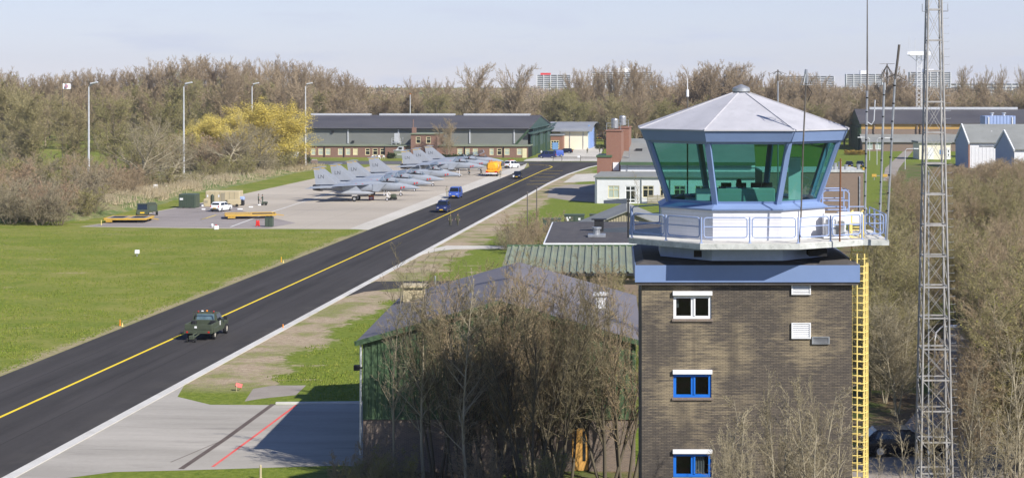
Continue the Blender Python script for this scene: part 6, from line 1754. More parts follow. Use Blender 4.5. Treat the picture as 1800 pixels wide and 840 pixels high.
# ------------------------------------------------------------------ ground equipment on the apron corner and along the taxiway
def flat_trolley(label, p, yaw, Lx, Ly, kind):
    o = thing('flatbed_trolley', label, 'trolley', p, yaw, 'yellow flatbed trolleys')
    a, b = Lx / 2, Ly / 2
    mb = MB()
    for s in (-1, 1): mb.cbox(-a, a, s * b - .12, s * b + .12, .42, .70, .03); mb.cbox(s * a - .12, s * a + .12, -b + .125, b - .125, .42, .70, .03)
    mb.box(-.2, .2, -b + .13, b - .13, .45, .69); mb.build('frame', M['trolley_yellow'], o)
    mb = MB(); mb.box(-a + .13, a - .13, -b + .13, b - .13, .52, .66) if kind == 0 else mb.box(-a + .13, -.22, -b + .13, b - .13, .5, .66); mb.build('deck', M['galv'] if kind == 0 else M['trolley_yellow'], o)
    mb = MB()
    if kind == 0:
        for s in (-1, 1): mb.box(s * a * .5 - a * .3, s * a * .5 + a * .3, -b * .5, b * .62, .664, .70)
    else: mb.box(.3, a - .4, -b * .7, b * .7, .48, .62)
    mb.build('deck_mat', M['black'], o)
    for sx in (-1, 1):
        for sy in (-1, 1):
            for q in (-.25, .25):
                mb = MB(); mb.lathe([(.22, -.09), (.22, .09)], (sx * a * .75 + q, sy * (b - .2), .22), n=12, axis='y'); mb.build('wheel', M['rubber'], o)
    mb = MB(); mb.tube([(a, 0, .5), (a + 1.3, 0, .3)], .06, 6); mb.tube([(-a * .9, -b - .1, .25), (-a * .6, -b - .1, .25)], .12, 6); mb.build('tow_bar', M['trolley_yellow'], o)
    return o
flat_trolley('wide yellow and grey flatbed trolley with two dark mats at the grass edge', G(227, 389.5), R(2), 6.0, 5.6, 0)
flat_trolley('yellow open framed flatbed trolley behind the red cart', G(440, 383), R(12), 7.4, 4.6, 1)
tg = thing('towing_tractor', 'dark green towing tractor with yellow plate and open sided trailer behind', 'tractor', G(243, 382.5), R(-78))
tg.location = (tg.location.x + .3, tg.location.y + 1.4, .012)
mb = MB(); mb.loft([ring8(1.35, .45, .85, .95, .75, .85, .8), ring8(1.2, .35, .95, 1.08, .85, .9, .85), ring8(.9, .35, 1.05, 1.15, .85, .9, .85), ring8(-1.3, .35, 1.0, 1.1, .85, .9, .85)]); mb.build('body', M['army_green'], tg)
mb = MB()
for x in (.75, -.55):
    for s in (-1, 1): mb.beam((x, s * .78, 1.1), (x * .85, s * .72, 1.95), .09)
mb.cbox(-.65, .8, -.82, .82, 1.93, 2.04, .04); mb.build('cab_frame', M['army_green'], tg)
mb = MB(); mb.add([(.82, -.7, 1.15), (.82, .7, 1.15), (.70, .66, 1.92), (.70, -.66, 1.92)], [(0, 1, 2, 3)]); mb.build('windscreen', M['car_glass'], tg, fix=False)
mb = MB(); mb.cbox(-.4, .1, -.3, .3, 1.1, 1.6, .06); mb.build('seat', M['black'], tg)
mb = MB(); mb.box(1.36, 1.39, -.32, .32, .62, .80); mb.build('number_plate', M['plate'], tg)
add_wheels(tg, (.85, -.85), 1.85, .36, .26)
tl = thing('equipment_trailer', 'dark green box trailer standing behind the towing tractor', 'trailer', G(264, 379), R(-70)); tl.location.y += 1.0
mb = MB(); mb.cbox(-.9, .9, -.75, .75, .55, 1.75, .05); mb.cbox(-.7, .5, -.6, .6, 1.752, 1.95, .03); mb.build('body', M['army_green'], tl)
mb = MB(); mb.box(.905, .93, -.5, .5, .8, 1.5); mb.build('panel', M['cabinet_green'], tl)
mb = MB(); mb.tube([(.9, 0, .5), (1.9, 0, .45)], .05, 6); mb.build('tow_bar', M['black'], tl)
add_wheels(tl, (.45, -.45), 1.7, .34, .2)

def boxy(name, label, cat, px0, px1, pyt, pyb, dep, m, yaw=0.0, c=.05, group=None, extra=None, z0=.0):
    a = G(px0, pyb); b_ = G(px1, pyb); wd = (b_ - a).length; hh = EYE - (pyt - HY) * a.y / FPX
    o = thing(name, label, cat, (a + b_) / 2 + Vector((0, 0, .01)), yaw, group)
    mb = MB(); mb.cbox(-wd / 2, wd / 2, 0, dep, z0, hh, c); mb.build('body', m, o)
    if extra: extra(o, wd, hh, dep)
    return o
def ex_container(o, wd, hh, dep):
    mb = MB()
    for i in range(9): x = -wd / 2 + .12 + (wd - .3) * i / 8; mb.box(x, x + .12, -.03, -.002, .25, hh - .2)
    mb.build('rib', M['cabinet_green'], o)
    mb = MB(); mb.box(-wd / 2 + .2, -wd / 2 + .75, -.045, -.031, hh * .58, hh * .72); mb.build('sign', M['white'], o)
    mb = MB()
    for x in (-wd * .28, wd * .12): mb.box(x, x + .4, -.02, .4, 0, .14)
    mb.build('skid', M['black'], o)
    mb = MB(); mb.box(wd / 2 + .002, wd / 2 + .05, .15, dep - .15, .2, hh - .15); mb.build('door', M['cabinet_green'], o)
boxy('storage_container', 'dark green storage container with small white sign', 'container', 313.5, 343, 341.5, 366, 2.4, M['cabinet_green'], R(-6), extra=ex_container)
def ex_shelter(o, wd, hh, dep):
    mb = MB()
    for i in range(1, 7): x = -wd / 2 + wd * i / 7; mb.box(x - .03, x + .03, -.03, -.002, .3, hh - .15)
    mb.build('seam', M['tan_dark'], o)
    mb = MB(); mb.cbox(-.2, .5, -.08, -.003, .4, hh - .3, .02); mb.build('door', M['tan_dark'], o)
    mb = MB()
    for x in (-wd * .45, -wd * .12): mb.box(x, x + .22, -.05, -.031, hh * .58, hh * .74)
    mb.build('sign', M['white'], o)
boxy('field_shelter', 'long tan field shelter cabin with side units', 'shelter', 360.5, 421, 336, 361.5, 2.6, M['tan'], R(-3), .08, extra=ex_shelter)
def ex_unit(o, wd, hh, dep):
    mb = MB(); mb.cbox(wd / 2 + .02, wd / 2 + .6, -.1, .5, .35, hh + .8, .25); mb.build('hose_duct', M['army_green'], o)
    mb = MB(); mb.box(-wd / 2 + .2, wd / 2 - .4, -.03, -.003, hh * .5, hh * .8); mb.build('grille', M['tan_dark'], o)
boxy('generator_unit', 'small tan generator with a thick green hose before the field shelter', 'generator', 357.5, 369.5, 350, 363.5, 1.4, M['tan'], extra=ex_unit)
def ex_unit2(o, wd, hh, dep):
    mb = MB(); mb.tube([(-wd / 2 - .3, .3, hh - .1), (-wd / 2 - .25, .3, .3)], .16, 8); mb.build('hose', M['army_green'], o)
    for x in (-wd * .3, wd * .3): mb = MB(); mb.lathe([(.25, -.08), (.25, .08)], (x, .0, .25), n=12, axis='y'); mb.build('wheel', M['rubber'], o)
boxy('trailer_unit', 'tan wheeled equipment trailer at the right of the field shelter', 'trailer', 400, 420.5, 351, 364, 1.5, M['tan'], z0=.3, extra=ex_unit2)
def ex_bin(o, wd, hh, dep):
    mb = MB(); mb.cbox(-wd / 2 - .1, wd / 2 + .1, .1, dep, hh + .01, hh + .7, .2); mb.build('blue_bundle', M['rail_blue'], o)
boxy('black_bin', 'black bin heaped with blue bundles beside the tan shelter', 'bin', 421, 428, 353, 361.5, 1.0, M['black'], extra=ex_bin)
for px0, px1, pyt, pyb, lab in ((354, 359.5, 360, 363.5, 'white block left of the tan generator'), (354, 360, 367, 369.2, 'flat white block left of the white hatchback'), (417, 425.5, 367, 369, 'flat white block right of the white hatchback'), (437, 444, 363.2, 365.2, 'flat white block alone between hatchback and cart'), (453, 458, 359.5, 361.6, 'small white block at the dark hand cart')):
    boxy('white_block', lab, 'block', px0, px1, pyt, pyb, .5, M['white'], c=.03, group='white blocks on the apron')
def ex_cart(o, wd, hh, dep):
    for x in (-wd * .35, wd * .35): mb = MB(); mb.lathe([(.2, -.06), (.2, .06)], (x, -.08, .2), n=12, axis='y'); mb.build('wheel', M['rubber'], o)
    mb = MB(); mb.tube([(-wd / 2, .3, .4), (-wd / 2 - .5, .3, .9), (-wd / 2 - .5, .6, .9)], .03, 5); mb.build('handle', M['black'], o)
boxy('hand_cart', 'low dark hand cart beside two crew members', 'cart', 460, 469, 355, 361, .9, M['army_green'], z0=.2, extra=ex_cart)
o = thing('fire_extinguisher_cart', 'red wheeled fire extinguisher beside the green locker', 'extinguisher', G(453, 398.5)); o.scale = (.6, .6, .7)
for x in (-.22, .22):
    mb = MB(); mb.lathe([(.2, .2), (.22, .3), (.22, 1.1), (.12, 1.3), (.05, 1.35)], (x, 0, 0), n=14); mb.build('cylinder', M['red'], o, smooth=True)
for x in (-.42, .42): mb = MB(); mb.lathe([(.25, -.05), (.25, .05)], (x, 0, .25), n=14, axis='x'); mb.build('wheel', M['red'], o)
mb = MB(); mb.tube([(-.3, .2, .3), (-.3, .3, 1.5), (.3, .3, 1.5), (.3, .2, .3)], .03, 6); mb.build('frame', M['black'], o)
def ex_lock(o, wd, hh, dep):
    mb = MB(); mb.box(-.02, .02, -.02, -.002, .1, hh - .05); mb.build('seam', M['black'], o)
    mb = MB(); mb.cbox(-wd / 2 - .04, wd / 2 + .04, -.04, dep + .04, hh + .002, hh + .07, .02); mb.build('lid', M['cabinet_green'], o)
boxy('green_locker', 'square green locker at the apron edge beside the red extinguisher', 'locker', 465.5, 479, 383.5, 399, 1.0, M['cabinet_green'], extra=ex_lock)
boxy('white_box', 'larger white box on the grass edge with a red cap', 'box', 376, 383.5, 397, 403.8, .5, M['white'], extra=lambda o, w_, h_, d_: MB().cbox(-.15, .1, .1, .3, h_ + .002, h_ + .12, .02).build('cap', M['red'], o))
boxy('white_box', 'smaller white box standing left of the box with a red cap', 'box', 371, 374.5, 393.5, 399.5, .3, M['white'], extra=lambda o, w_, h_, d_: MB().box(-.05, .05, -.02, -.002, .1, h_ * .5).build('latch', M['galv'], o))
def ex_crate(o, wd, hh, dep):
    mb = MB(); mb.cbox(-wd / 2 - .05, wd / 2 + .05, -.05, dep + .05, hh + .002, hh + .14, .03); mb.build('lid', M['orange'], o)
    mb = MB(); mb.box(-wd * .3, wd * .35, -.02, -.003, hh * .25, hh * .7); mb.build('white_panel', M['white'], o)
boxy('tool_chest', 'red and white tool chest under the nearest jet', 'tool chest', 648, 656.5, 344.5, 351.5, .7, M['red'], extra=ex_crate)
o = thing('ground_power_cart', 'round dark drum cart with white handle beside the nearest jet nose', 'cart', G(690, 351), ROAD_YAW)
mb = MB(); mb.lathe([(.1, -.5), (.42, -.45), (.48, 0), (.42, .45), (.1, .5)], (0.2, 0, .55), n=16, axis='x'); mb.build('drum', M['army_green'], o, smooth=True)
mb = MB(); mb.tube([(-.5, -.2, .3), (-1.0, 0, 1.0), (-.75, .1, 1.35), (-.4, 0, 1.0), (-.9, .1, .55)], .07, 6); mb.build('handle', M['white'], o)
for x in (-.35, .55):
    for s in (-1, 1): mb = MB(); mb.lathe([(.2, -.06), (.2, .06)], (x, s * .4, .2), n=12, axis='y'); mb.build('wheel', M['rubber'], o)
boxy('concrete_block', 'weathered concrete block beside the cross road', 'block', 546, 557, 281.5, 287.5, 1.5, M['brown_brick'], group=None, extra=lambda o, w_, h_, d_: MB().cbox(-w_ * .4, w_ * .4, .2, d_ - .2, h_ + .002, h_ + .12, .04).build('cap', M['deck_edge'], o))
o = thing('barrier_gate', 'long low dark barrier gate across the hangar road', 'gate', G(972, 283.0), ROAD_YAW)
L_ = (G(1050, 282) - G(972, 282)).length
mb = MB(); mb.beam((0, 0, .95), (L_, 0, .95), .10, .22); mb.beam((0, 0, .55), (L_, 0, .55), .07); mb.build('boom', M['pole_dark'], o)
for x in (0.05, L_ * .2, L_ * .62, L_ - .05): mb = MB(); mb.beam((x, 0, 0), (x, 0, 1.5 if x > .1 else 1.2), .14); mb.build('post', M['pole_dark'], o)
mb = MB(); mb.box(L_ * .55, L_ * .61, -.08, -.055, .9, 1.4); mb.build('sign', M['white'], o)
for i, px in enumerate((654.5, 660.5, 667, 674)):
    o = thing('garden_chair', 'white plastic garden chair before the brick annex', 'chair', G(px, 279.3) + Vector((0, (i % 2) * .8, 0)), R((200, 160, 20, 185)[i]), 'white garden chairs by the annex')
    mb = MB(); mb.cbox(-.27, .27, -.25, .27, .40, .45, .02); mb.build('seat', M['white'], o)
    mb = MB(); mb.box(-.27, .27, .26, .31, .45, .95, top=(-.24, .24, .38, .42)); mb.build('backrest', M['white'], o)
    for sx in (-1, 1):
        for sy in (-1, 1): mb = MB(); mb.beam((sx * .24, sy * .22, .4), (sx * .30, sy * .28, 0), .06); mb.build('leg', M['white'], o)
        mb = MB(); mb.beam((sx * .29, -.24, .63), (sx * .29, .30, .66), .06, .03); mb.build('armrest', M['white'], o)

# small markers and signs beside the taxiway
def peg(px, py, h_, m, label, name='marker_peg', r=.045, group='marker pegs along the taxiway'):
    o = thing(name, label, 'marker', G(px, py), 0, group)
    mb = MB(); mb.lathe([(r, .0), (r, h_ * .9), (r * .6, h_)], n=8); mb.build('post', m, o)
    mb = MB(); mb.lathe([(r * 1.8, 0), (r * 1.8, .06), (r * 1.02, .1)], n=8); mb.build('foot', m, o)
    return o
peg(211, 572, .5, M['lamp_amber'], 'taller orange peg at the left taxiway edge, nearer the camera')
peg(215, 573.5, .28, M['yellow'], 'short yellow peg at the left taxiway edge, nearer the camera')
peg(494.5, 460.5, .6, M['orange'], 'taller orange peg at the left taxiway edge, farther from the camera')
peg(498, 462, .3, M['yellow'], 'short yellow peg at the left taxiway edge, farther from the camera')
peg(497.5, 577, .35, M['lamp_amber'], 'amber peg right of the kerb strip opposite the pickup')
peg(458, 842, .75, M['tan'], 'pale wooden stake at the bottom edge of the concrete pad', 'wooden_stake', .06, None)
peg(707, 287, .8, M['yellow'], 'yellow peg beside the cross road', group=None)
peg(178, 395.5, .7, M['yellow'], 'yellow peg beside the wide flatbed trolley', group=None)
o = thing('marker_box', 'white marker box on a short post in the mown field', 'marker', G(241, 450.5))
mb = MB(); mb.beam((0, 0, 0), (0, 0, .3), .12); mb.build('post', M['galv'], o)
mb = MB(); mb.cbox(-.25, .25, -.2, .2, .3, .75, .04); mb.build('box', M['white'], o)
o = thing('red_sign', 'faded red board tilted on a stake in the grass', 'sign', G(416, 687))
mb = MB(); mb.beam((0, 0, 0), (0, 0, .45), .04); mb.build('stake', M['tan'], o)
mb = MB(); mb.cbox(-.2, .24, -.02, .02, .28, .56, .008); mb.xform(Matrix.Translation((0, -.045, 0)) @ Matrix.Rotation(R(14), 4, 'Y') @ Matrix.Rotation(R(-30), 4, 'X')); mb.build('board', M['pink'], o)
def sign(px, py, lab, h_, d_off=0):
    g = G(px, py); o = thing('white_sign', lab, 'sign', g + Vector((0, 0, 0)))
    mb = MB(); mb.beam((0, 0, 0), (0, 0, h_), .08); mb.build('post', M['galv'], o)
    mb = MB(); mb.cbox(-.35, .35, -.08, -.045, h_ - .9, h_, .01); mb.build('board', M['white'], o)
sign(273.5, 348, 'white sign on a post by the dry grass, left of the green container', 2.4)
sign(502, 302, 'white sign on a post at the right foot of the yellow tree', 2.2)
for px, py in ((345 * .5 + 592, 512), (786, 486)):
    pass
o = thing('grey_bollard', 'grey bollard pipe beside the short asphalt road', 'bollard', G(765, 504)); MB().lathe([(.09, 0), (.09, 1.0), (.03, 1.08)], n=10).build('pipe', M['galv'], o)
# dark boards on a pole at the left end of the tower deck
p0 = PT(1102, 420, -2.0); p0.z = zd + .0; p0.x += .05
o = thing('signal_boards', 'black pole with two dark side boards at the left end of the tower deck', 'signal boards', p0)
zt = TF.z(348, 0, -2) - zd
MB().tube([(0, 0, 0), (0, 0, zt)], .035, 8).build('pole', M['black'], o)
for py0, py1 in ((349, 358), (399, 408)):
    a = TF.z(py0, 0, -2) - zd; b_ = TF.z(py1, 0, -2) - zd
    mb = MB(); mb.prism([(-.05, a), (-.05, b_), (-.98, b_), (-.98, a - .07)], -.03, .03, axis='y'); mb.build('board', mat('board_slate', (.07, .085, .11), .6, var=.1), o)

# ------------------------------------------------------------------ people
M['camo'] = mat('camouflage_cloth', (.085, .085, .045), .9, var=.55, scale=5, stain=(.16, .13, .08), stain_amt=.7)
M['camo_pale'] = mat('pale_uniform', (.30, .28, .22), .9, var=.3, scale=5)
M['cloth_dark'] = mat('dark_coverall', (.035, .045, .045), .9, var=.2, scale=4)
M['cloth_green'] = mat('green_coverall', (.075, .10, .075), .9, var=.2, scale=4)
M['cloth_white'] = mat('white_shirt', (.62, .62, .64), .85, var=.08, scale=4)
M['skin'] = mat('skin', (.44, .26, .18), .6, var=.06, scale=8)
M['hair'] = mat('hair_brown', (.045, .03, .02), .7, var=.2, scale=20)
M['boots'] = mat('boots_black', (.02, .02, .02), .6, var=.1)
POSES = {
    'stand': dict(kl=(.10, -.01, .50), al=(.11, .04, .07), kr=(-.10, -.03, .50), ar=(-.11, .02, .07), el=(.27, .03, 1.14), hl=(.25, -.10, .90), er=(-.27, .03, 1.14), hr=(-.24, -.12, .92)),
    'walk': dict(kl=(.09, -.22, .52), al=(.09, -.34, .10), kr=(-.09, .06, .50), ar=(-.09, .36, .16), el=(.26, .18, 1.15), hl=(.27, .12, .90), er=(-.26, -.12, 1.16), hr=(-.24, -.32, .99)),
    'reach': dict(kl=(.12, -.12, .50), al=(.16, -.05, .07), kr=(-.14, .05, .50), ar=(-.24, .20, .07), el=(.30, -.10, 1.16), hl=(.20, -.34, 1.06), er=(-.30, -.05, 1.20), hr=(-.22, -.34, 1.22)),
    'sit': dict(kl=(.14, -.45, .92), al=(.14, -.45, .55), kr=(-.14, -.45, .92), ar=(-.14, -.45, .55), el=(.30, -.10, 1.12), hl=(.22, -.38, 1.08), er=(-.30, -.10, 1.12), hr=(-.22, -.38, 1.08))}
BODY = {}
def body_mesh(pose):
    """one continuous figure facing -y, grown over a skeleton"""
    q = POSES[pose]
    V = [((0, 0, .93), .15, .115), ((0, .01, 1.10), .135, .10), ((0, .015, 1.30), .175, .115), ((0, .01, 1.44), .13, .09), ((0, -.005, 1.53), .058, .058), ((0, -.02, 1.60), .080, .085), ((0, -.02, 1.69), .088, .10), ((0, -.015, 1.77), .06, .07)]
    E = [(i, i + 1) for i in range(7)]
    def chain(start, pts):
        p = start
        for co, a, b in pts:
            V.append((co, a, b)); E.append((p, len(V) - 1)); p = len(V) - 1
        return p
    for s, k, a, e, h in ((1, 'kl', 'al', 'el', 'hl'), (-1, 'kr', 'ar', 'er', 'hr')):
        chain(0, [((s * .10, 0, .86), .105, .105), (q[k], .068, .068), (q[a], .046, .05), ((q[a][0] + s * .02, q[a][1] - .13, q[a][2] - .03), .042, .035)])
        ex_ = q[e]; hh_ = q[h]
        hand = chain(3, [((s * .19, .01, 1.41), .068, .068), (ex_, .047, .047), (hh_, .034, .03)])
        d = (Vector(hh_) - Vector(ex_)).normalized(); side = Vector((0, 1, 0)) if abs(d.y) < .8 else Vector((0, 0, 1))
        side = (side - d * side.dot(d)).normalized()
        palm = Vector(hh_) + d * .06
        pi = chain(hand, [(tuple(palm), .036, .022)])
        for j, (off, ln) in enumerate(((-.030, .075), (-.010, .085), (.010, .08), (.030, .065))):
            t_ = palm + side * off
            chain(pi, [(tuple(t_ + d * .03), .010, .010), (tuple(t_ + d * ln + Vector((0, -.012, 0))), .008, .008)])
        chain(pi, [(tuple(palm - side * .045 - d * .01), .011, .011), (tuple(palm - side * .055 + d * .035), .009, .009)])
    me = bpy.data.meshes.new('skeleton'); me.from_pydata([v[0] for v in V], E, [])
    ob = bpy.data.objects.new('skeleton', me); COL.objects.link(ob)
    sk = ob.modifiers.new('skin', 'SKIN'); ob.modifiers.new('sub', 'SUBSURF').levels = 1
    for i, v in enumerate(V):
        me.skin_vertices[0].data[i].radius = (v[1], v[2]); me.skin_vertices[0].data[i].use_root = (i == 0)
    out = bpy.data.meshes.new_from_object(ob.evaluated_get(bpy.context.evaluated_depsgraph_get()))
    bpy.data.objects.remove(ob); bpy.data.meshes.remove(me)
    return out
def person(label, p, yaw, pose, cloth, hat=None, hair=True, legs=None, group=None, scale=1.0):
    base = BODY.get(pose)
    if base is None: base = BODY[pose] = body_mesh(pose)
    me = base.copy(); me.materials.clear()
    for m_ in (cloth, M['skin'], M['boots'], legs or cloth): me.materials.append(m_)
    q = POSES[pose]
    for f in me.polygons:
        c_ = f.center
        near_hand = min((c_ - Vector(q['hl'])).length, (c_ - Vector(q['hr'])).length)
        f.material_index = 1 if (c_.z > 1.52 or near_hand < .13 and c_.z < 1.32) else (2 if c_.z < .16 else (3 if c_.z < .92 else 0))
        if pose == 'sit' and c_.z < .62: f.material_index = 2
        f.use_smooth = True
    o = bpy.data.objects.new('person', me); COL.objects.link(o); o.location = p; o.rotation_euler = (0, 0, yaw); o.scale = (scale,) * 3
    tag(o, label, 'person', group)
    mb = MB()      # face: nose, ears, eyes in one small piece each
    mb.add([(-.014, -.112, 1.66), (.014, -.112, 1.66), (0, -.138, 1.655), (0, -.115, 1.70)], [(0, 1, 2), (0, 2, 3), (1, 3, 2), (0, 3, 1)])
    for s in (-1, 1): mb.cbox(s * .088 - .01, s * .088 + .01, -.03, .012, 1.645, 1.705, .006)
    mb.build('nose_and_ears', M['skin'], o)
    mb = MB()
    for s in (-1, 1): mb.cbox(s * .034 - .014, s * .034 + .014, -.121, -.108, 1.693, 1.706, .004)
    mb.cbox(-.024, .024, -.113, -.100, 1.618, 1.626, .002); mb.build('eyes_and_mouth', M['hair'], o)
    mb = MB(); hm = hat or M['hair']
    mb.lathe([(.104, 1.70), (.112, 1.745), (.098, 1.80), (.06, 1.835), (.01, 1.845)], (0, .0, 0), n=14)
    if hat: mb.cbox(-.07, .07, -.185, -.08, 1.715, 1.735, .01)
    else: mb.cbox(-.095, .095, .02, .098, 1.60, 1.72, .03)
    mb.build('cap' if hat else 'hair', hm, o, smooth=True)
    return o
person('left of two soldiers in camouflage walking down the taxiway', gz(791.5, 398.4), R(8), 'walk', M['camo'], M['camo'], group='soldiers walking on the taxiway')
person('right of two soldiers in camouflage walking down the taxiway', gz(804.5, 397.8), R(-4), 'walk', M['camo'], M['camo'], group='soldiers walking on the taxiway')
person('left crew member in green coveralls beside the hand cart', gz(454.5, 360.3), R(95), 'stand', M['cloth_green'], M['cloth_dark'])
person('right crew member in green coveralls facing the hand cart', gz(461.5, 361), R(-60), 'reach', M['cloth_green'], M['cloth_dark'])
person('dark clad crew member standing under the fifth jet', gz(824.5, 307.6), R(70), 'stand', M['cloth_dark'], M['cloth_dark'])
person('dark clad crew member striding with a hose under the fifth jet nose', gz(845.5, 309), R(80), 'walk', M['cloth_dark'], M['cloth_dark'])
person('person in pale uniform standing left of the blue van', gz(785.5, 345), R(30), 'stand', M['camo_pale'], M['camo_pale'])
person('person in pale uniform beside the orange tanker wheel', gz(879.5, 312.6), R(-20), 'stand', M['camo_pale'], M['camo_pale'])
person('lone soldier walking on the concrete between the hangars', gz(1032.5, 270.5), R(190), 'walk', M['camo'], M['camo'])
person('left of two soldiers walking by the brick boiler house', gz(1054, 269.3), R(170), 'walk', M['camo'], M['camo'])
person('right of two soldiers walking by the brick boiler house', gz(1060.2, 269.6), R(185), 'stand', M['camo'], M['camo'])
person('person in white beside the green hangar doors', gz(951.5, 274.5), R(10), 'stand', M['cloth_white'], legs=M['cloth_dark'])
cp = person('controller with dark hair seated at the desk inside the cab', (TC.x - .1, TC.y - .1, zd + .40), R(15), 'sit', M['cloth_dark'])
ch = thing('office_chair', 'dark office chair under the seated controller in the cab', 'chair', (TC.x - .1, TC.y - .1, zd + .455)); ch.scale = (1, 1, 1.45)
mb = MB(); mb.cbox(-.25, .25, -.3, .2, .38, .47, .03); mb.build('seat', M['black'], ch)
mb = MB(); mb.cbox(-.22, .22, .2, .27, .5, 1.0, .03); mb.build('backrest', M['black'], ch)
mb = MB(); mb.tube([(0, 0, .0), (0, 0, .38)], .03, 8)
for k in range(5): mb.beam((0, 0, .06), (.28 * math.cos(k * 1.257), .28 * math.sin(k * 1.257), .03), .04)
mb.build('base', M['black'], ch)
mb = MB(); mb.tube([(0.3, 0, .05), (1.5, .2, .03), (2.5, -.3, .03), (4.2, 0, .4)], .05, 6)
p = gz(845.5, 308.5); ho = mb.build('fuel_hose', M['rubber']); ho.location = (p[0] - 4.4, p[1] + .3, .0); tag(ho, 'black fuel hose lying between two crew members and the tanker', 'hose')
# ------------------------------------------------------------------ trees and shrubs
def bark(name, c1, c2, hue=.10):
    """bark and twig colour with a little difference from tree to tree"""
    m, t, b = new_mat(name)
    oi = t.nodes.new('ShaderNodeObjectInfo')
    n_ = noise(t, coords(t, 'Object'), 1.3, 3)
    f = mth(t, 'ADD', mth(t, 'MULTIPLY', oi.outputs['Random'], .65), mth(t, 'MULTIPLY', n_, .35))
    t.links.new(mixc(t, f, c1, c2), b.inputs['Base Color']); b.inputs['Roughness'].default_value = .85; b.inputs['Specular IOR Level'].default_value = .15
    return m
M['bark_grey'] = bark('bark_grey', (.20, .165, .115), (.29, .24, .165))
M['bark_pale'] = bark('bark_pale', (.30, .26, .18), (.40, .35, .25))
M['twig_far'] = bark('twig_far', (.33, .245, .155), (.43, .335, .225))
M['twig_brown'] = bark('twig_brown', (.34, .255, .155), (.44, .34, .215))
M['twig_dark'] = bark('twig_dark', (.20, .17, .10), (.28, .235, .14))
M['bark_dark'] = bark('bark_dark', (.11, .093, .066), (.16, .135, .09))
M['twig_olive'] = bark('twig_olive', (.27, .235, .115), (.36, .31, .16))
M['twig_pale'] = bark('twig_pale', (.30, .255, .165), (.40, .34, .225))
M['twig_red'] = bark('twig_red', (.38, .255, .165), (.46, .325, .215))
M['leaf_yellow'] = bark('leaf_yellow', (.58, .46, .10), (.68, .55, .15))
M['leaf_green'] = bark('leaf_green', (.26, .245, .085), (.34, .315, .12))
M['leaf_dull'] = bark('leaf_dull', (.33, .28, .14), (.42, .35, .19))
M['leaf_bud'] = bark('leaf_bud', (.22, .21, .055), (.30, .28, .08))
M['leaf_ever'] = bark('leaf_ever', (.05, .07, .03), (.09, .11, .04))
M['leaf_gold'] = bark('leaf_gold', (.36, .24, .05), (.46, .32, .08))
M['straw'] = bark('straw', (.52, .43, .28), (.64, .54, .37))

def prisms(P0, P1, R0, R1, n):
    """tapered n-sided sticks from P0 to P1"""
    d = P1 - P0; L = np.linalg.norm(d, axis=1, keepdims=True); d = d / np.maximum(L, 1e-6)
    up = np.where(np.abs(d[:, 2:3]) < .9, np.array([[0, 0, 1.0]]), np.array([[0, 1.0, 0]]))
    s = np.cross(d, up); s /= np.linalg.norm(s, axis=1, keepdims=True); u = np.cross(s, d)
    ang = 2 * np.pi * np.arange(n) / n
    ring = s[:, None, :] * np.cos(ang)[None, :, None] + u[:, None, :] * np.sin(ang)[None, :, None]
    V0 = P0[:, None, :] + ring * R0[:, None, None]; V1 = P1[:, None, :] + ring * R1[:, None, None]
    V = np.concatenate([V0, V1], 1).reshape(-1, 3)
    j = np.arange(n); q = np.stack([j, (j + 1) % n, n + (j + 1) % n, n + j], 1)
    Q = (np.arange(len(P0))[:, None, None] * 2 * n + q[None]).reshape(-1, 4)
    return V, Q

def grow(seed, H, clear, ang, kids, ratio, curl, trop, stems=1, lean=.0, r0=None, levels=3, spread=0.0, steps=(9, 5, 3, 2), tip=.012, tprof=.75):
    rng = np.random.default_rng(seed); segs = []
    def unit(v): return v / max(1e-9, np.linalg.norm(v))
    def branch(p, d, L, r, lev):
        n = steps[lev]; st = L / n; rs_ = r
        for i in range(n):
            d = unit(d + rng.normal(0, curl[min(lev, 2)], 3) + np.array([0, 0, trop[min(lev, 2)]]))
            q = p + d * st; r2 = max(tip, rs_ * (1 - .94 * (i + 1) / n))
            segs.append((p, q, r, r2, lev)); f = (i + 1) / n
            if lev < levels and not (lev == 0 and f < clear):
                k = kids[lev]; k = int(k) + (rng.random() < k - int(k))
                for _ in range(k):
                    a = np.radians(ang[lev] * rng.uniform(.7, 1.25)); t = unit(np.cross(d, rng.normal(0, 1, 3)))
                    dd = unit(d * np.cos(a) + t * np.sin(a)); w_ = rng.random()
                    fall = (1 - tprof * (f - clear) / (1 - clear + 1e-6)) if lev == 0 else (1 - .45 * f)
                    branch(p + (q - p) * w_, dd, L * ratio[lev] * fall * rng.uniform(.7, 1.2), max(tip, min(rs_ * .42, r2 * .8)), lev + 1)
            p, r = q, r2
    r0 = r0 or H * .016
    for k in range(stems):
        a = 2 * math.pi * k / stems + rng.uniform(0, 1)
        b0 = np.array([math.cos(a), math.sin(a), 0]) * (spread * rng.uniform(.2, 1) if stems > 1 else 0)
        d0 = unit(np.array([math.cos(a) * lean * rng.uniform(.4, 1.2), math.sin(a) * lean * rng.uniform(.4, 1.2), 1.0]))
        branch(b0, d0, H * (rng.uniform(.8, 1.0) if stems > 1 else 1), r0 * (rng.uniform(.55, .9) if stems > 1 else 1), 0)
    return segs, rng

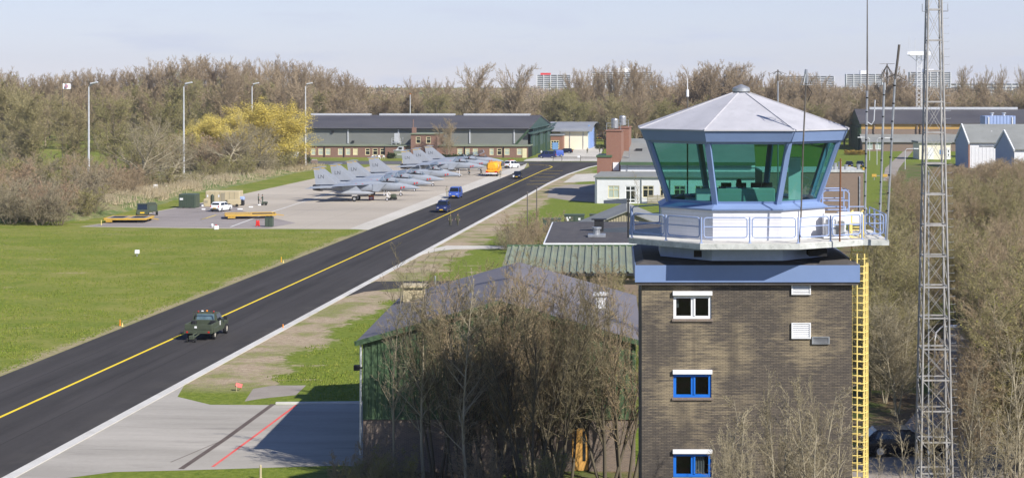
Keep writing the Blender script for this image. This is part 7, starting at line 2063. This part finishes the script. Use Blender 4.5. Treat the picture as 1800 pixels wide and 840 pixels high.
TREES = {}
def proto(key, name, mats, leaf=None, cut=2, scale_tip=1.0, **kw):
    """a tree of one kind: trunk with limbs, and a crown of twigs (with leaf flecks where it is in leaf)"""
    segs, rng = grow(**kw)
    def arr(sel):
        return [np.array([s[i] for s in sel], dtype=float) for i in range(4)]
    big = [s for s in segs if s[4] < cut]; small = [s for s in segs if s[4] >= cut]
    P0, P1, A, B = arr(big); V, Q = prisms(P0, P1, A, B, 6)
    tm = fast_mesh(name + '_trunk', V, Q, M[mats[0]]); tm.polygons.foreach_set('use_smooth', [True] * len(tm.polygons))
    P0, P1, A, B = arr(small); V, Q = prisms(P0, P1, A * scale_tip, B * scale_tip * .7, 3)
    mi = np.zeros(len(Q), dtype=np.int32); ml = [M[mats[1]]]
    if leaf:
        lm_, cnt, size = leaf[:3]; sc_ = leaf[3] if len(leaf) > 3 else size * .8
        idx = rng.integers(0, len(P0), cnt); t = rng.random((cnt, 1)); c = P0[idx] + (P1[idx] - P0[idx]) * t + rng.normal(0, sc_, (cnt, 3))
        a = rng.normal(0, 1, (cnt, 3)); a /= np.linalg.norm(a, axis=1, keepdims=True); b = np.cross(a, rng.normal(0, 1, (cnt, 3))); b /= np.linalg.norm(b, axis=1, keepdims=True)
        sz = size * rng.uniform(.5, 1.2, (cnt, 1)); a *= sz; b *= sz * .6
        LV = np.stack([c - a, c - b, c + a, c + b], 1).reshape(-1, 3); LQ = (np.arange(cnt)[:, None] * 4 + np.arange(4)[None]) + len(V)
        V = np.concatenate([V, LV]); Q = np.concatenate([Q, LQ]); mi = np.concatenate([mi, np.ones(cnt, dtype=np.int32)]); ml.append(M[lm_])
    cm = fast_mesh(name + '_crown', V, Q, ml, mi)
    zmax = float(V[:, 2].max()); TREES.setdefault(key, []).append((name, tm, cm, zmax))

def tree(key, i, label, p, height, yaw, group=None, cat='tree', sx=1.0):
    name, tm, cm, zmax = TREES[key][i % len(TREES[key])]
    o = thing(name, label, cat, p, yaw, group); s = height / zmax; o.scale = (s * sx, s * sx, s)
    for nm, me in (('trunk', tm), ('crown', cm)):
        c = bpy.data.objects.new(nm, me); COL.objects.link(c); c.parent = o
    return o

for s in range(4):   # tall poplars of the far row
    proto('poplar', 'bare_poplar', ('bark_grey', 'twig_far'), seed=10 + s, H=22, clear=.14, ang=(34, 32, 36), kids=(5.5, 3, 2.8), ratio=(.36, .38, .5), curl=(.025, .07, .10), trop=(.02, .10, .09), r0=.36, tip=.030, tprof=.12)
for s in range(2):   # domed bare trees
    proto('dome', 'bare_tree', ('bark_grey', 'twig_far'), seed=30 + s, H=15, clear=.18, ang=(48, 38, 36), kids=(5, 3.2, 3.2), ratio=(.56, .40, .5), curl=(.04, .09, .11), trop=(.02, .07, .08), r0=.42, tip=.030, tprof=.15)
for s in range(2):
    proto('greenish', 'budding_tree', ('bark_grey', 'twig_olive'), leaf=('leaf_green' if s == 0 else 'leaf_dull', 9000, .13), seed=40 + s, H=18, clear=.1, ang=(50, 42, 40), kids=(5, 3, 2.8), ratio=(.58, .45, .5), curl=(.05, .10, .12), trop=(.02, .05, .05), r0=.33, tip=.028, tprof=.3)
proto('willow', 'yellow_willow', ('bark_grey', 'leaf_dull'), leaf=('leaf_yellow', 170000, .12, .42), seed=51, H=14, clear=.14, ang=(62, 46, 42), kids=(7, 3.4, 2.8), ratio=(.85, .5, .55), curl=(.05, .14, .2), trop=(.0, .05, .02), r0=.5, tip=.020, tprof=.3)
for s in range(2):   # open bare tree with pale limbs
    proto('open', 'spreading_bare_tree', ('bark_pale', 'twig_pale'), seed=60 + s, H=14, clear=.28, ang=(55, 45, 42), kids=(4, 2.6, 2.6), ratio=(.72, .50, .5), curl=(.09, .16, .2), trop=(.02, .03, .02), r0=.34, tip=.014, tprof=.45)
for s, (tw_, lf) in enumerate((('twig_brown', None), ('twig_red', None), ('twig_olive', ('leaf_bud', 2500, .07)), ('twig_pale', None))):   # many-stemmed shrubs
    proto('shrub', 'bare_shrub', ('bark_grey', tw_), leaf=lf, seed=70 + s, H=6, clear=.12, ang=(38, 40, 40), kids=(2, 1.8, 1.7), ratio=(.50, .5, .55), curl=(.08, .14, .2), trop=(.03, .04, .03), stems=9, lean=.55, spread=.8, r0=.07, tip=.011, steps=(7, 4, 3, 2))
for s, (tw_, bk) in enumerate((('twig_brown', 'bark_grey'), ('twig_brown', 'bark_pale'), ('twig_olive', 'bark_grey'), ('twig_pale', 'bark_pale'))):   # young wood
    proto('thicket', 'young_bare_tree', (bk, tw_), leaf=('leaf_bud', 1500, .06) if s == 2 else None, seed=80 + s, H=10, clear=.12, ang=(40, 40, 40), kids=(3.6, 2.6, 2.3), ratio=(.44, .45, .5), curl=(.05, .12, .2), trop=(.03, .06, .05), stems=3, lean=.24, spread=.4, r0=.12, tip=.0095, steps=(9, 5, 3, 2), tprof=.5)
for s in range(3):   # nearest trees before the shed
    proto('near', 'multi_stem_tree', ('bark_dark', 'twig_brown' if s == 1 else 'twig_dark'), leaf=('leaf_bud', 900, .045) if s == 1 else None, seed=90 + s, H=11.5, clear=.22, ang=(30, 36, 40), kids=(1.8, 2.0, 2.2), ratio=(.46, .42, .48), curl=(.05, .10, .18), trop=(.02, .08, .06), stems=4, lean=.30, spread=.7, r0=.17, tip=.0085, steps=(10, 6, 3, 2), tprof=.5)
for s in range(2):   # slender sunlit saplings
    proto('sapling', 'slender_sapling', ('bark_pale', 'twig_pale'), seed=100 + s, H=10, clear=.25, ang=(32, 38, 40), kids=(2.2, 1.7, 1.8), ratio=(.22, .5, .5), curl=(.02, .08, .16), trop=(.01, .10, .06), r0=.06, tip=.0055, steps=(14, 4, 3, 2), tprof=.7)
proto('ever', 'evergreen_bush', ('bark_grey', 'leaf_ever'), leaf=('leaf_ever', 7000, .10), seed=111, H=3, clear=.1, ang=(50, 45, 40), kids=(3, 2, 2), ratio=(.6, .5, .5), curl=(.1, .15, .2), trop=(.0, .02, .02), stems=5, lean=.6, spread=.7, r0=.05, tip=.010, steps=(5, 3, 2, 2))
proto('golden', 'golden_bush', ('bark_grey', 'leaf_gold'), leaf=('leaf_gold', 5000, .10), seed=112, H=2.4, clear=.1, ang=(50, 45, 40), kids=(3, 2, 2), ratio=(.6, .5, .5), curl=(.1, .15, .2), trop=(.0, .02, .02), stems=5, lean=.6, spread=.7, r0=.05, tip=.010, steps=(5, 3, 2, 2))

rng = random.Random(11)
def at_top(px, py_top, d, z0=0): # foot and height of a tree whose tip shows at a pixel, standing d metres off
    return Vector(((px - CX) * d / FPX, d, z0)), EYE - (py_top - HY) * d / FPX - z0
def lin(prof, x):
    for (x0, y0), (x1, y1) in zip(prof, prof[1:]):
        if x0 <= x <= x1: return y0 + (y1 - y0) * (x - x0) / (x1 - x0)
    return prof[-1][1]
# far row, left half: tall poplars; skyline read off the photograph
sky_l = [(-40, 112), (10, 116), (40, 128), (70, 130), (110, 121), (200, 120), (240, 112), (270, 102), (300, 99), (330, 96), (380, 95), (430, 106), (465, 98), (490, 96), (530, 104), (570, 116), (610, 124), (640, 142)]
px = -40
while px < 640:
    top = lin(sky_l, px) + rng.uniform(-3, 7); d = rng.uniform(640, 700)
    p, hh = at_top(px, top, d)
    tree('poplar', rng.randrange(4), 'tall bare brown poplar in the dense row on the left horizon', p, hh, rng.uniform(0, 6), 'poplars on the left horizon', sx=rng.uniform(.9, 1.15))
    px += rng.uniform(8.5, 12.5)
px = -30
while px < 630:
    top = lin(sky_l, px) + rng.uniform(18, 40); d = rng.uniform(560, 620)
    p, hh = at_top(px, top, d)
    tree('dome' if rng.random() < .6 else 'greenish', rng.randrange(2), 'shorter bare tree standing before the poplars on the left', p, hh, rng.uniform(0, 6), 'lower trees before the left poplars', sx=rng.uniform(.8, 1.05))
    px += rng.uniform(26, 38)
# middle: low woods with single tall trees
for px, top, d, key, lab in ((722, 132, 900, 'dome', 'small pale bare tree rising above the low woods, left of three'), (752, 134, 900, 'dome', 'small pale bare tree rising above the low woods, middle of three'), (765, 137, 880, 'dome', 'small pale bare tree rising above the low woods, right of three'),
                             (832, 107, 640, 'dome', 'big round headed bare tree behind the hangar, left of two'), (906, 110, 650, 'dome', 'big round headed bare tree behind the hangar, right of two'), (785, 134, 720, 'dome', 'slim bare tree touching the left big round one')):
    p, hh = at_top(px, top, d); tree(key, rng.randrange(2), lab, p, hh, rng.uniform(0, 6), None, sx=.82 if top < 120 else .7)
px = 625
while px < 1010:
    p, hh = at_top(px, rng.uniform(150, 166), rng.uniform(640, 760)); k = rng.choice(['dome', 'greenish', 'greenish'])
    tree(k, rng.randrange(2), 'low rounded tree in the woods behind the big hangar', p, hh, rng.uniform(0, 6), 'low woods behind the big hangar', sx=rng.uniform(1.0, 1.3)); px += rng.uniform(13, 20)
for px in (985, 1012):
    p, hh = at_top(px, 143 + rng.uniform(-3, 3), 660); tree('greenish', 0, 'olive budding tree before the red hutted apartment block', p, hh, rng.uniform(0, 6), 'olive trees before the red hutted block', sx=.9)
sky_r = [(1000, 126), (1012, 110), (1040, 112), (1060, 108), (1100, 104), (1150, 106), (1168, 128), (1190, 138), (1208, 112), (1240, 101), (1290, 106), (1330, 118), (1365, 124), (1395, 122), (1440, 126), (1470, 146), (1530, 150), (1570, 116), (1590, 112), (1610, 150), (1680, 152), (1800, 150), (1840, 150)]
px = 1004
while px < 1840:
    top = lin(sky_r, px) + rng.uniform(-2, 8); d = rng.uniform(620, 720)
    p, hh = at_top(px, top, d); k = 'poplar' if px < 1180 or rng.random() < .35 else 'dome'
    tree(k, rng.randrange(4), 'bare brown tree in the long row behind the tower', p, hh, rng.uniform(0, 6), 'trees on the right horizon', sx=rng.uniform(.8, 1.05) if hh > 20 else rng.uniform(1.0, 1.3))
    px += rng.uniform(11, 16)
for px, top in ((1690, 112), (1733, 114), (1760, 112), (1797, 110), (1720, 128)):
    p, hh = at_top(px, top, 780); tree('dome', rng.randrange(2), 'lone tall thin bare tree above the ochre hangar', p, hh, rng.uniform(0, 6), 'tall trees above the ochre hangar', sx=.5)
px = 1010
while px < 1840:
    p, hh = at_top(px, rng.uniform(158, 176), rng.uniform(590, 630) if not 1490 < px < 1840 else rng.uniform(640, 660)); k = rng.choice(['dome', 'greenish'])
    tree(k, rng.randrange(2), 'low tree filling the row behind the tower', p, hh, rng.uniform(0, 6), 'low trees on the right horizon', sx=rng.uniform(1.0, 1.35)); px += rng.uniform(22, 32)

# far woods: one mass closing the view under the crowns
rs = np.random.default_rng(4); parts_v = []; parts_q = []; off = 0
for k in range(260):
    d = rs.uniform(800, 1050); x = rs.uniform(-.36, .26) * d; h_ = rs.uniform(10, 16.5)
    n = 330
    c = rs.normal(0, 1, (n, 3)); c /= np.linalg.norm(c, axis=1, keepdims=True); c *= rs.random((n, 1)) ** .33
    P0 = np.array([x, d, h_ * .52]) + c * np.array([8, 5, h_ * .48]); dr = rs.normal(0, 1, (n, 3)) + np.array([0, 0, 1.2]); dr /= np.linalg.norm(dr, axis=1, keepdims=True)
    V, Q = prisms(P0, P0 + dr * rs.uniform(1.5, 4, (n, 1)), np.full(n, .20), np.full(n, .07), 3); parts_v.append(V); parts_q.append(Q + off); off += len(V)
for k in range(170):
    d = rs.uniform(1400, 1900); x = rs.uniform(-.36, .26) * d; h_ = rs.uniform(15.5, 20); n = 260
    c = rs.normal(0, 1, (n, 3)); c /= np.linalg.norm(c, axis=1, keepdims=True); c *= rs.random((n, 1)) ** .33
    P0 = np.array([x, d, h_ * .5]) + c * np.array([13, 8, h_ * .5]); dr = rs.normal(0, 1, (n, 3)) + np.array([0, 0, 1.0]); dr /= np.linalg.norm(dr, axis=1, keepdims=True)
    V, Q = prisms(P0, P0 + dr * rs.uniform(1.5, 3.5, (n, 1)), np.full(n, .5), np.full(n, .2), 3); parts_v.append(V); parts_q.append(Q + off); off += len(V)
fw = bpy.data.objects.new('far_woods', fast_mesh('far_woods', np.concatenate(parts_v), np.concatenate(parts_q), M['twig_far'])); COL.objects.link(fw); tag(fw, 'far brown woods closing the horizon', None, None, 'stuff')

# middle distance on the left
def spot(px, py): return G(px, py)
def plant_tree(key, i, px, base, top, label, group=None, sx=1.0, cat='tree', z0=0):
    g = G(px, base); hh = EYE - (top - HY) * g.y / FPX - z0; g.z = z0
    return tree(key, i, label, g, hh, rng.uniform(0, 6.28), group, cat, sx)
plant_tree('willow', 0, 470, 300, 166, 'big yellow willow in fresh catkins beside the apron', sx=1.5)
plant_tree('willow', 0, 392, 303, 188, 'smaller yellow willow behind the pale limbed tree', sx=1.3)
plant_tree('open', 0, 402, 314, 193, 'leaning bare tree with pale limbs before the yellow willow', sx=1.15)
plant_tree('open', 1, 455, 309, 206, 'rounded bare tree with straight trunk before the yellow willow', sx=1.0)
plant_tree('open', 1, 237, 346, 196, 'broad bare tree with pale twisted limbs behind the bank', sx=1.2)
plant_tree('open', 0, 300, 338, 232, 'bare brownish tree left of the second light mast', sx=1.15)
for px, base, top, k, lab in ((205, 300, 150, 0, 'olive green tree right of the leftmost light mast'), (282, 300, 156, 0, 'olive green tree left of the second light mast'), (60, 300, 150, 1, 'dull green tree left of the flagpole'), (20, 290, 128, 1, 'pale yellowish tree at the left edge of the view'), (130, 300, 168, 1, 'dull bushy tree behind the flagpole'), (348, 296, 195, 1, 'dull bushy tree between mast and yellow willow')):
    plant_tree('greenish', k, px, base, top, lab, sx=1.05)
for i in range(16):
    px = rng.uniform(-20, 560) if i > 5 else rng.uniform(240, 360); base = rng.uniform(296, 312); top = base - rng.uniform(55, 85)
    plant_tree('shrub' if i % 3 else 'thicket', rng.randrange(4), px, base, top, 'bare undergrowth shrub in the trees left of the apron', 'undergrowth left of the apron', sx=1.3, cat='shrub')
# thicket on the bank at the left
for i in range(34):
    px = rng.uniform(-40, 190); u = rng.random(); base = 392 - u * 62; 
    if px > 110: base = min(base, 392 - (px - 110) * .22)
    top = base - rng.uniform(52, 82) - (10 if base < 365 else 0)
    plant_tree('shrub', rng.choice([0, 2, 2, 3, 3, 1]), px, base, max(top, 262 + rng.uniform(0, 14)), 'bare brown bush in the thicket on the left bank', 'bushes on the left bank', sx=1.35, cat='shrub')
for i in range(9):
    plant_tree('shrub', rng.choice([0, 1, 1]), rng.uniform(150, 240), rng.uniform(345, 366), rng.uniform(272, 296), 'reddish bare bush below the leftmost light mast', 'reddish bushes below the leftmost light mast', sx=1.3, cat='shrub')
for px, base, top, lab in ((20, 394, 318, 'grey bare bush at the left frame edge on the bank'), (72, 396, 322, 'greyish bush with pale stems, left of two at the field edge'), (104, 396, 326, 'greyish bush with pale stems, right of two at the field edge')):
    plant_tree('shrub', 3, px, base, top, lab, sx=1.2, cat='shrub')
for i, (px, base) in enumerate(((270, 340), (292, 338), (318, 333), (345, 330), (368, 323), (390, 320), (420, 316), (436, 312), (480, 306), (505, 303), (525, 300), (250, 345))):
    plant_tree('shrub', rng.choice([0, 2, 2]), px, base, base - rng.uniform(30, 52), 'low bare bush at the back of the dry grass bank', 'low bushes along the dry grass bank', sx=1.2, cat='shrub')
plant_tree('ever', 0, 535, 292, 268, 'dark bush at the left end of the big hangar lawn', cat='shrub')
plant_tree('ever', 0, 688, 279, 267, 'dark rounded bush beside the white garden chairs', sx=1.4, cat='shrub')
plant_tree('thicket', 1, 787, 279, 205, 'tall rounded bare tree growing before the hangar wall', sx=1.0)
for i in range(6): plant_tree('ever', 0, 772 + i * 11, 279.5, 270, 'dark green hedge bush before the brick annex', 'hedge before the brick annex', sx=1.4, cat='shrub')
for i in range(3): plant_tree('golden', 0, 1492 + i * 11, 272.5, 263, 'golden bush beside the ochre hangar gable', 'golden bushes by the ochre hangar', sx=1.5, cat='shrub')
for i in range(5): plant_tree('ever', 0, 1052 + i * 9, 262, 253, 'low dark bush before the distant brick office', 'bushes before the distant brick office', sx=1.4, cat='shrub')
# buildings glimpsed through the trees on the left
o = thing('white_hall', 'long low white hall glimpsed through the trees by the yellow willow', 'building', (P(330, 270, 500).x, 500, 0))
W_ = 190 * 500 / FPX; H_ = EYE - (264 - HY) * 500 / FPX
MB().box(0, W_, 0, 14, 0, H_).build('wall', M['white_wall'], o); mb = MB(); mb.prism([(-.5, H_ + .004), (7, H_ + 2.2), (14.5, H_ + .004)], -.5, W_ + .5, axis='x'); mb.build('roof', M['grey_roof'], o)
mb = MB()
for k in range(9): mb.box(1.5 + k * 3.2, 3.4 + k * 3.2, -.05, -.005, 1, 2.4)
mb.build('window', M['win_glass'], o)

# reeds and dry grass on the bank
rs = np.random.default_rng(9); P0 = []; P1 = []
for (p, n_, h_) in BANK:
    if p.y < 292: continue
    for k in range(620):
        s = rs.uniform(1.0, 13); u = rs.uniform(-3, 3); t_ = Vector((n_.y, -n_.x, 0)); q = p + n_ * s + t_ * u
        dens = math.sin(q.x * .35) + math.sin(q.y * .23 + q.x * .1)
        if dens < -.3 and rs.random() < .8: continue
        prof = .25 if s < 1.5 else (.75 if s < 3.5 else 1.0); z = h_ * prof * .8; hh = rs.uniform(.5, 1.3)
        P0.append((q.x, q.y, z)); P1.append((q.x + rs.normal(0, .25), q.y + rs.normal(0, .2), z + hh))
P0 = np.array(P0); P1 = np.array(P1); V, Q = prisms(P0, P1, np.full(len(P0), .06), np.full(len(P0), .02), 3)
dg = bpy.data.objects.new('dry_grass', fast_mesh('dry_grass', V, Q, M['straw'])); COL.objects.link(dg); tag(dg, 'pale dry reeds and grass on the bank', None, None, 'stuff')

# between taxiway and tower
plant_tree('sapling', 0, 1121, 378, 300, 'slim white barked birch before the white building', sx=1.6)
for i, (px, base, top) in enumerate(((908, 434, 372), (930, 437, 378), (955, 432, 366), (890, 440, 392), (975, 440, 398), (918, 446, 398))):
    plant_tree('shrub', rng.choice([0, 0, 3]), px, base, top, 'bare bramble thicket beside the two slim poles', 'brambles by the two slim poles', sx=1.2, cat='shrub')
for i, (px, d, top) in enumerate(((780, 130, 452), (835, 128, 448), (895, 127, 430), (945, 128, 436), (1000, 129, 440), (1060, 130, 446), (1105, 128, 440))):
    p, hh = at_top(px, top + 12, d); tree('thicket', i, 'bare tree growing between the green shed and the ribbed roof', p, hh, rng.uniform(0, 6), 'trees between the green shed and the ribbed roof', sx=.8)
# before the green shed
for key, i, px, d, top, sx, lab in (('sapling', 0, 694, 91, 452, 1.3, 'slim sunlit sapling at the left end of the green shed'), ('sapling', 1, 744, 90, 440, 1.5, 'taller pale sapling with forked top before the green shed'), ('near', 0, 770, 92, 428, 0.80, 'dark forked tree left of the big multi stemmed one'),
                                    ('near', 1, 862, 91, 434, 1.10, 'biggest multi stemmed tree at the middle of the green shed'), ('near', 2, 905, 92.3, 449, 1.03, 'multi stemmed tree just right of the biggest one'), ('near', 0, 985, 91, 437, 0.96, 'upright mossy tree left of the ochre door'),
                                    ('near', 2, 1064, 90.5, 430, 0.80, 'forked tree right of the ochre door'), ('near', 1, 1098, 91, 436, 0.80, 'mossy tree against the left side of the tower'), ('sapling', 1, 820, 88, 470, 1.6, 'thin pale sapling among the dark trunks'), ('near', 0, 930, 89, 448, 0.77, 'slender dark tree before the shed middle'), ('near', 1, 975, 92.6, 440, 0.75, 'mossy tree nearest the shed wall, left of the ochre door'), ('near', 1, 950, 92.4, 434, 0.80, 'tall tree with golden twigs before the shed ridge'), ('near', 2, 815, 90, 435, 0.77, 'slender forked tree before the left half of the shed')):
    p, hh = at_top(px, top, d); tree(key, i, lab, p, hh, rng.uniform(0, 6), None, sx=sx)
for i, (px, d, top) in enumerate(((612, 89, 790), (640, 87, 800), (660, 90, 770), (700, 88, 780), (850, 88, 770), (960, 88, 780))):
    p, hh = at_top(px, top, d); tree('shrub', (0, 2, 0, 2)[i % 4], 'low bare shrub at the foot of the green shed', p, hh, rng.uniform(0, 6), 'low shrubs before the green shed', 'shrub', 1.0)
# before the tower
for i, (px, d, top) in enumerate(((1268, 66, 708), (1300, 65.4, 716), (1328, 66.3, 690), (1378, 65.5, 672), (1392, 66.6, 650), (1415, 65.2, 662), (1445, 66.2, 670), (1470, 65.6, 690), (1350, 64.8, 735), (1430, 64.5, 720), (1285, 64.5, 745), (1245, 65, 770))):
    p, hh = at_top(px, top, d); tree('thicket' if i in (4, 10) else 'sapling', 3 if i in (4, 10) else i, 'bare straw coloured sapling before the tower front', p, hh, rng.uniform(0, 6), 'saplings before the tower front', sx=.5 if i in (4, 10) else 1.7)
# young woods right of the tower
n = 0
def free(x, y):
    px = CX + x * FPX / y; py = HY + EYE * FPX / y
    if 1600 < px < 1740 and 560 < py < 900 and rng.random() < .97: return False      # parking place
    if 1535 < px < 1700 and 800 < py < 1000: return False                                # parked car
    if 455 < py < 505 and px < 1720: return False                                        # path
    if 505 < py < 560 and 1570 < px < 1660: return False
    if py > 640 and px < 1700: return False
    if px < 1545 + (py - 480) * -.05 and py < 480: return False
    return True
while n < 225:
    d = 92 + 300 * rng.random() ** 1.25; x = d * rng.uniform(.140, .265)
    px = CX + x * FPX / d
    lim = 1566 + rng.uniform(0, 40) if d > 200 else 1552
    if px < lim or not free(x, d): continue
    hh = rng.uniform(7.5, 10.5) if d < 150 else rng.uniform(6.5, 9.0)
    edge = 312 - (px - 1600) * .15
    tip = HY + (EYE - hh) * FPX / d
    if tip < edge: hh = EYE - (edge - HY + rng.uniform(0, 12)) * d / FPX
    if hh < 2.6: continue
    k = rng.choice([0, 1, 2, 2]) if px > 1640 or d > 130 else rng.choice([0, 2, 2, 3])
    tree('thicket', k, 'bare brown young tree in the dense wood right of the mast', Vector((x, d, 0)), hh, rng.uniform(0, 6), 'young wood right of the mast', sx=rng.uniform(.9, 1.25)); n += 1
for i in range(80):
    px = rng.uniform(1640, 1840) if i < 52 else rng.uniform(1562, 1655); d = rng.uniform(300, 392)
    tip = (292 - (px - 1640) * .12 if i < 52 else rng.uniform(296, 335)) + rng.uniform(-4, 10)
    p, hh = at_top(px, tip, d)
    tree('thicket', rng.choice([0, 0, 1]), 'low far bare tree at the back of the right hand wood, before the white sheds', p, hh, rng.uniform(0, 6), 'back edge of the right hand wood', sx=rng.uniform(1.3, 1.7))
for i in range(20):
    px = rng.uniform(1525, 1600); base = rng.uniform(505, 730); g = G(px, base)
    tree('thicket', rng.choice([2, 2, 3]), 'olive twiggy tree between the yellow ladder and the mast', g, rng.uniform(5.0, 8.0), rng.uniform(0, 6), 'twiggy trees behind the yellow ladder', sx=1.2)
for px, d, top in ((1563, 240, 345), (1585, 232, 338), (1600, 225, 350), (1572, 205, 372), (1555, 215, 385)):
    p, hh = at_top(px, top, d); tree('thicket', 2, 'fresh green budding tree left of the lattice mast', p, hh, rng.uniform(0, 6), 'green budding trees left of the mast', sx=1.15)
for px, d, top in ((1588, 80, 720), (1652, 79, 640), (1668, 80.5, 700), (1702, 79, 625), (1722, 81, 670), (1760, 78, 600), (1790, 79.5, 560), (1545, 79, 760), (1610, 78, 770), (1740, 77, 720), (1785, 77.5, 700)):
    p, hh = at_top(px, top, d); tree('sapling', int(px), 'thin pale sapling at the front of the right hand wood', p, hh, rng.uniform(0, 6), 'saplings at the front of the right hand wood', sx=1.4)

# tufts standing in the turf nearest the camera
rs = np.random.default_rng(21); n = 150000
d = 93 + 190 * rs.random(n) ** 1.5; x = rs.uniform(-.345, -.02, n) * d
ox, oy = TAXI.o.x, TAXI.o.y; cx = (x - ox) * TAXI.ex.x + (d - oy) * TAXI.ex.y; ty = (x - ox) * TAXI.ey.x + (d - oy) * TAXI.ey.y
pxx = CX + x * FPX / d; pyy = HY + EYE * FPX / d
clump = np.sin(x * .9 + np.sin(d * .31) * 2) + np.sin(d * .55 + x * .23) + np.sin(x * 2.3 - d * 1.1) * .7
ok = (cx < -6.6) & (d < 250) | (cx > 13.0 + np.sin(d * .4) + np.sin(d * 1.3) * .6) & (pyy < 702) & (pxx < 760) & ~((pyy > 672) & (pxx > 425) & (pxx < 545)) & ~((ty > 61) & (ty < 76)) & ~((ty > 104) & (ty < 116))
ok &= clump > rs.uniform(-1.6, 1.2, n)
x, d = x[ok], d[ok]; m_ = len(x); hh = rs.uniform(.05, .16, m_)
P0 = np.stack([x, d, np.zeros(m_)], 1); P1 = P0 + np.stack([rs.normal(0, .05, m_), rs.normal(0, .05, m_), hh], 1)
V, Q = prisms(P0, P1, rs.uniform(.03, .07, m_), np.full(m_, .008), 3)
mt, t, b = new_mat('tuft'); v = coords(t, 'World'); t.links.new(mixc(t, maprange(t, noise(t, v, 1.1, 4, .7), .35, .65), (.15, .22, .026), (.28, .29, .06)), b.inputs['Base Color']); b.inputs['Roughness'].default_value = .9; b.inputs['Specular IOR Level'].default_value = .1
gt = bpy.data.objects.new('grass_tufts', fast_mesh('grass_tufts', V, Q, mt)); COL.objects.link(gt); tag(gt, 'short tufts in the mown grass', None, None, 'stuff')

# ------------------------------------------------------------------ air
m = bpy.data.materials.new('haze_air'); m.use_nodes = True; t = m.node_tree; t.nodes.clear()
out = t.nodes.new('ShaderNodeOutputMaterial'); pv = t.nodes.new('ShaderNodeVolumePrincipled')
pv.inputs['Color'].default_value = (.86, .90, 1.0, 1); pv.inputs['Density'].default_value = .00010; pv.inputs['Anisotropy'].default_value = .2
t.links.new(pv.outputs[0], out.inputs['Volume'])
mb = MB(); mb.box(-1600, 1600, -40, 2600, -1.0, 62); hz = mb.build('haze', m); tag(hz, 'thin haze over the airfield', None, None, 'stuff')
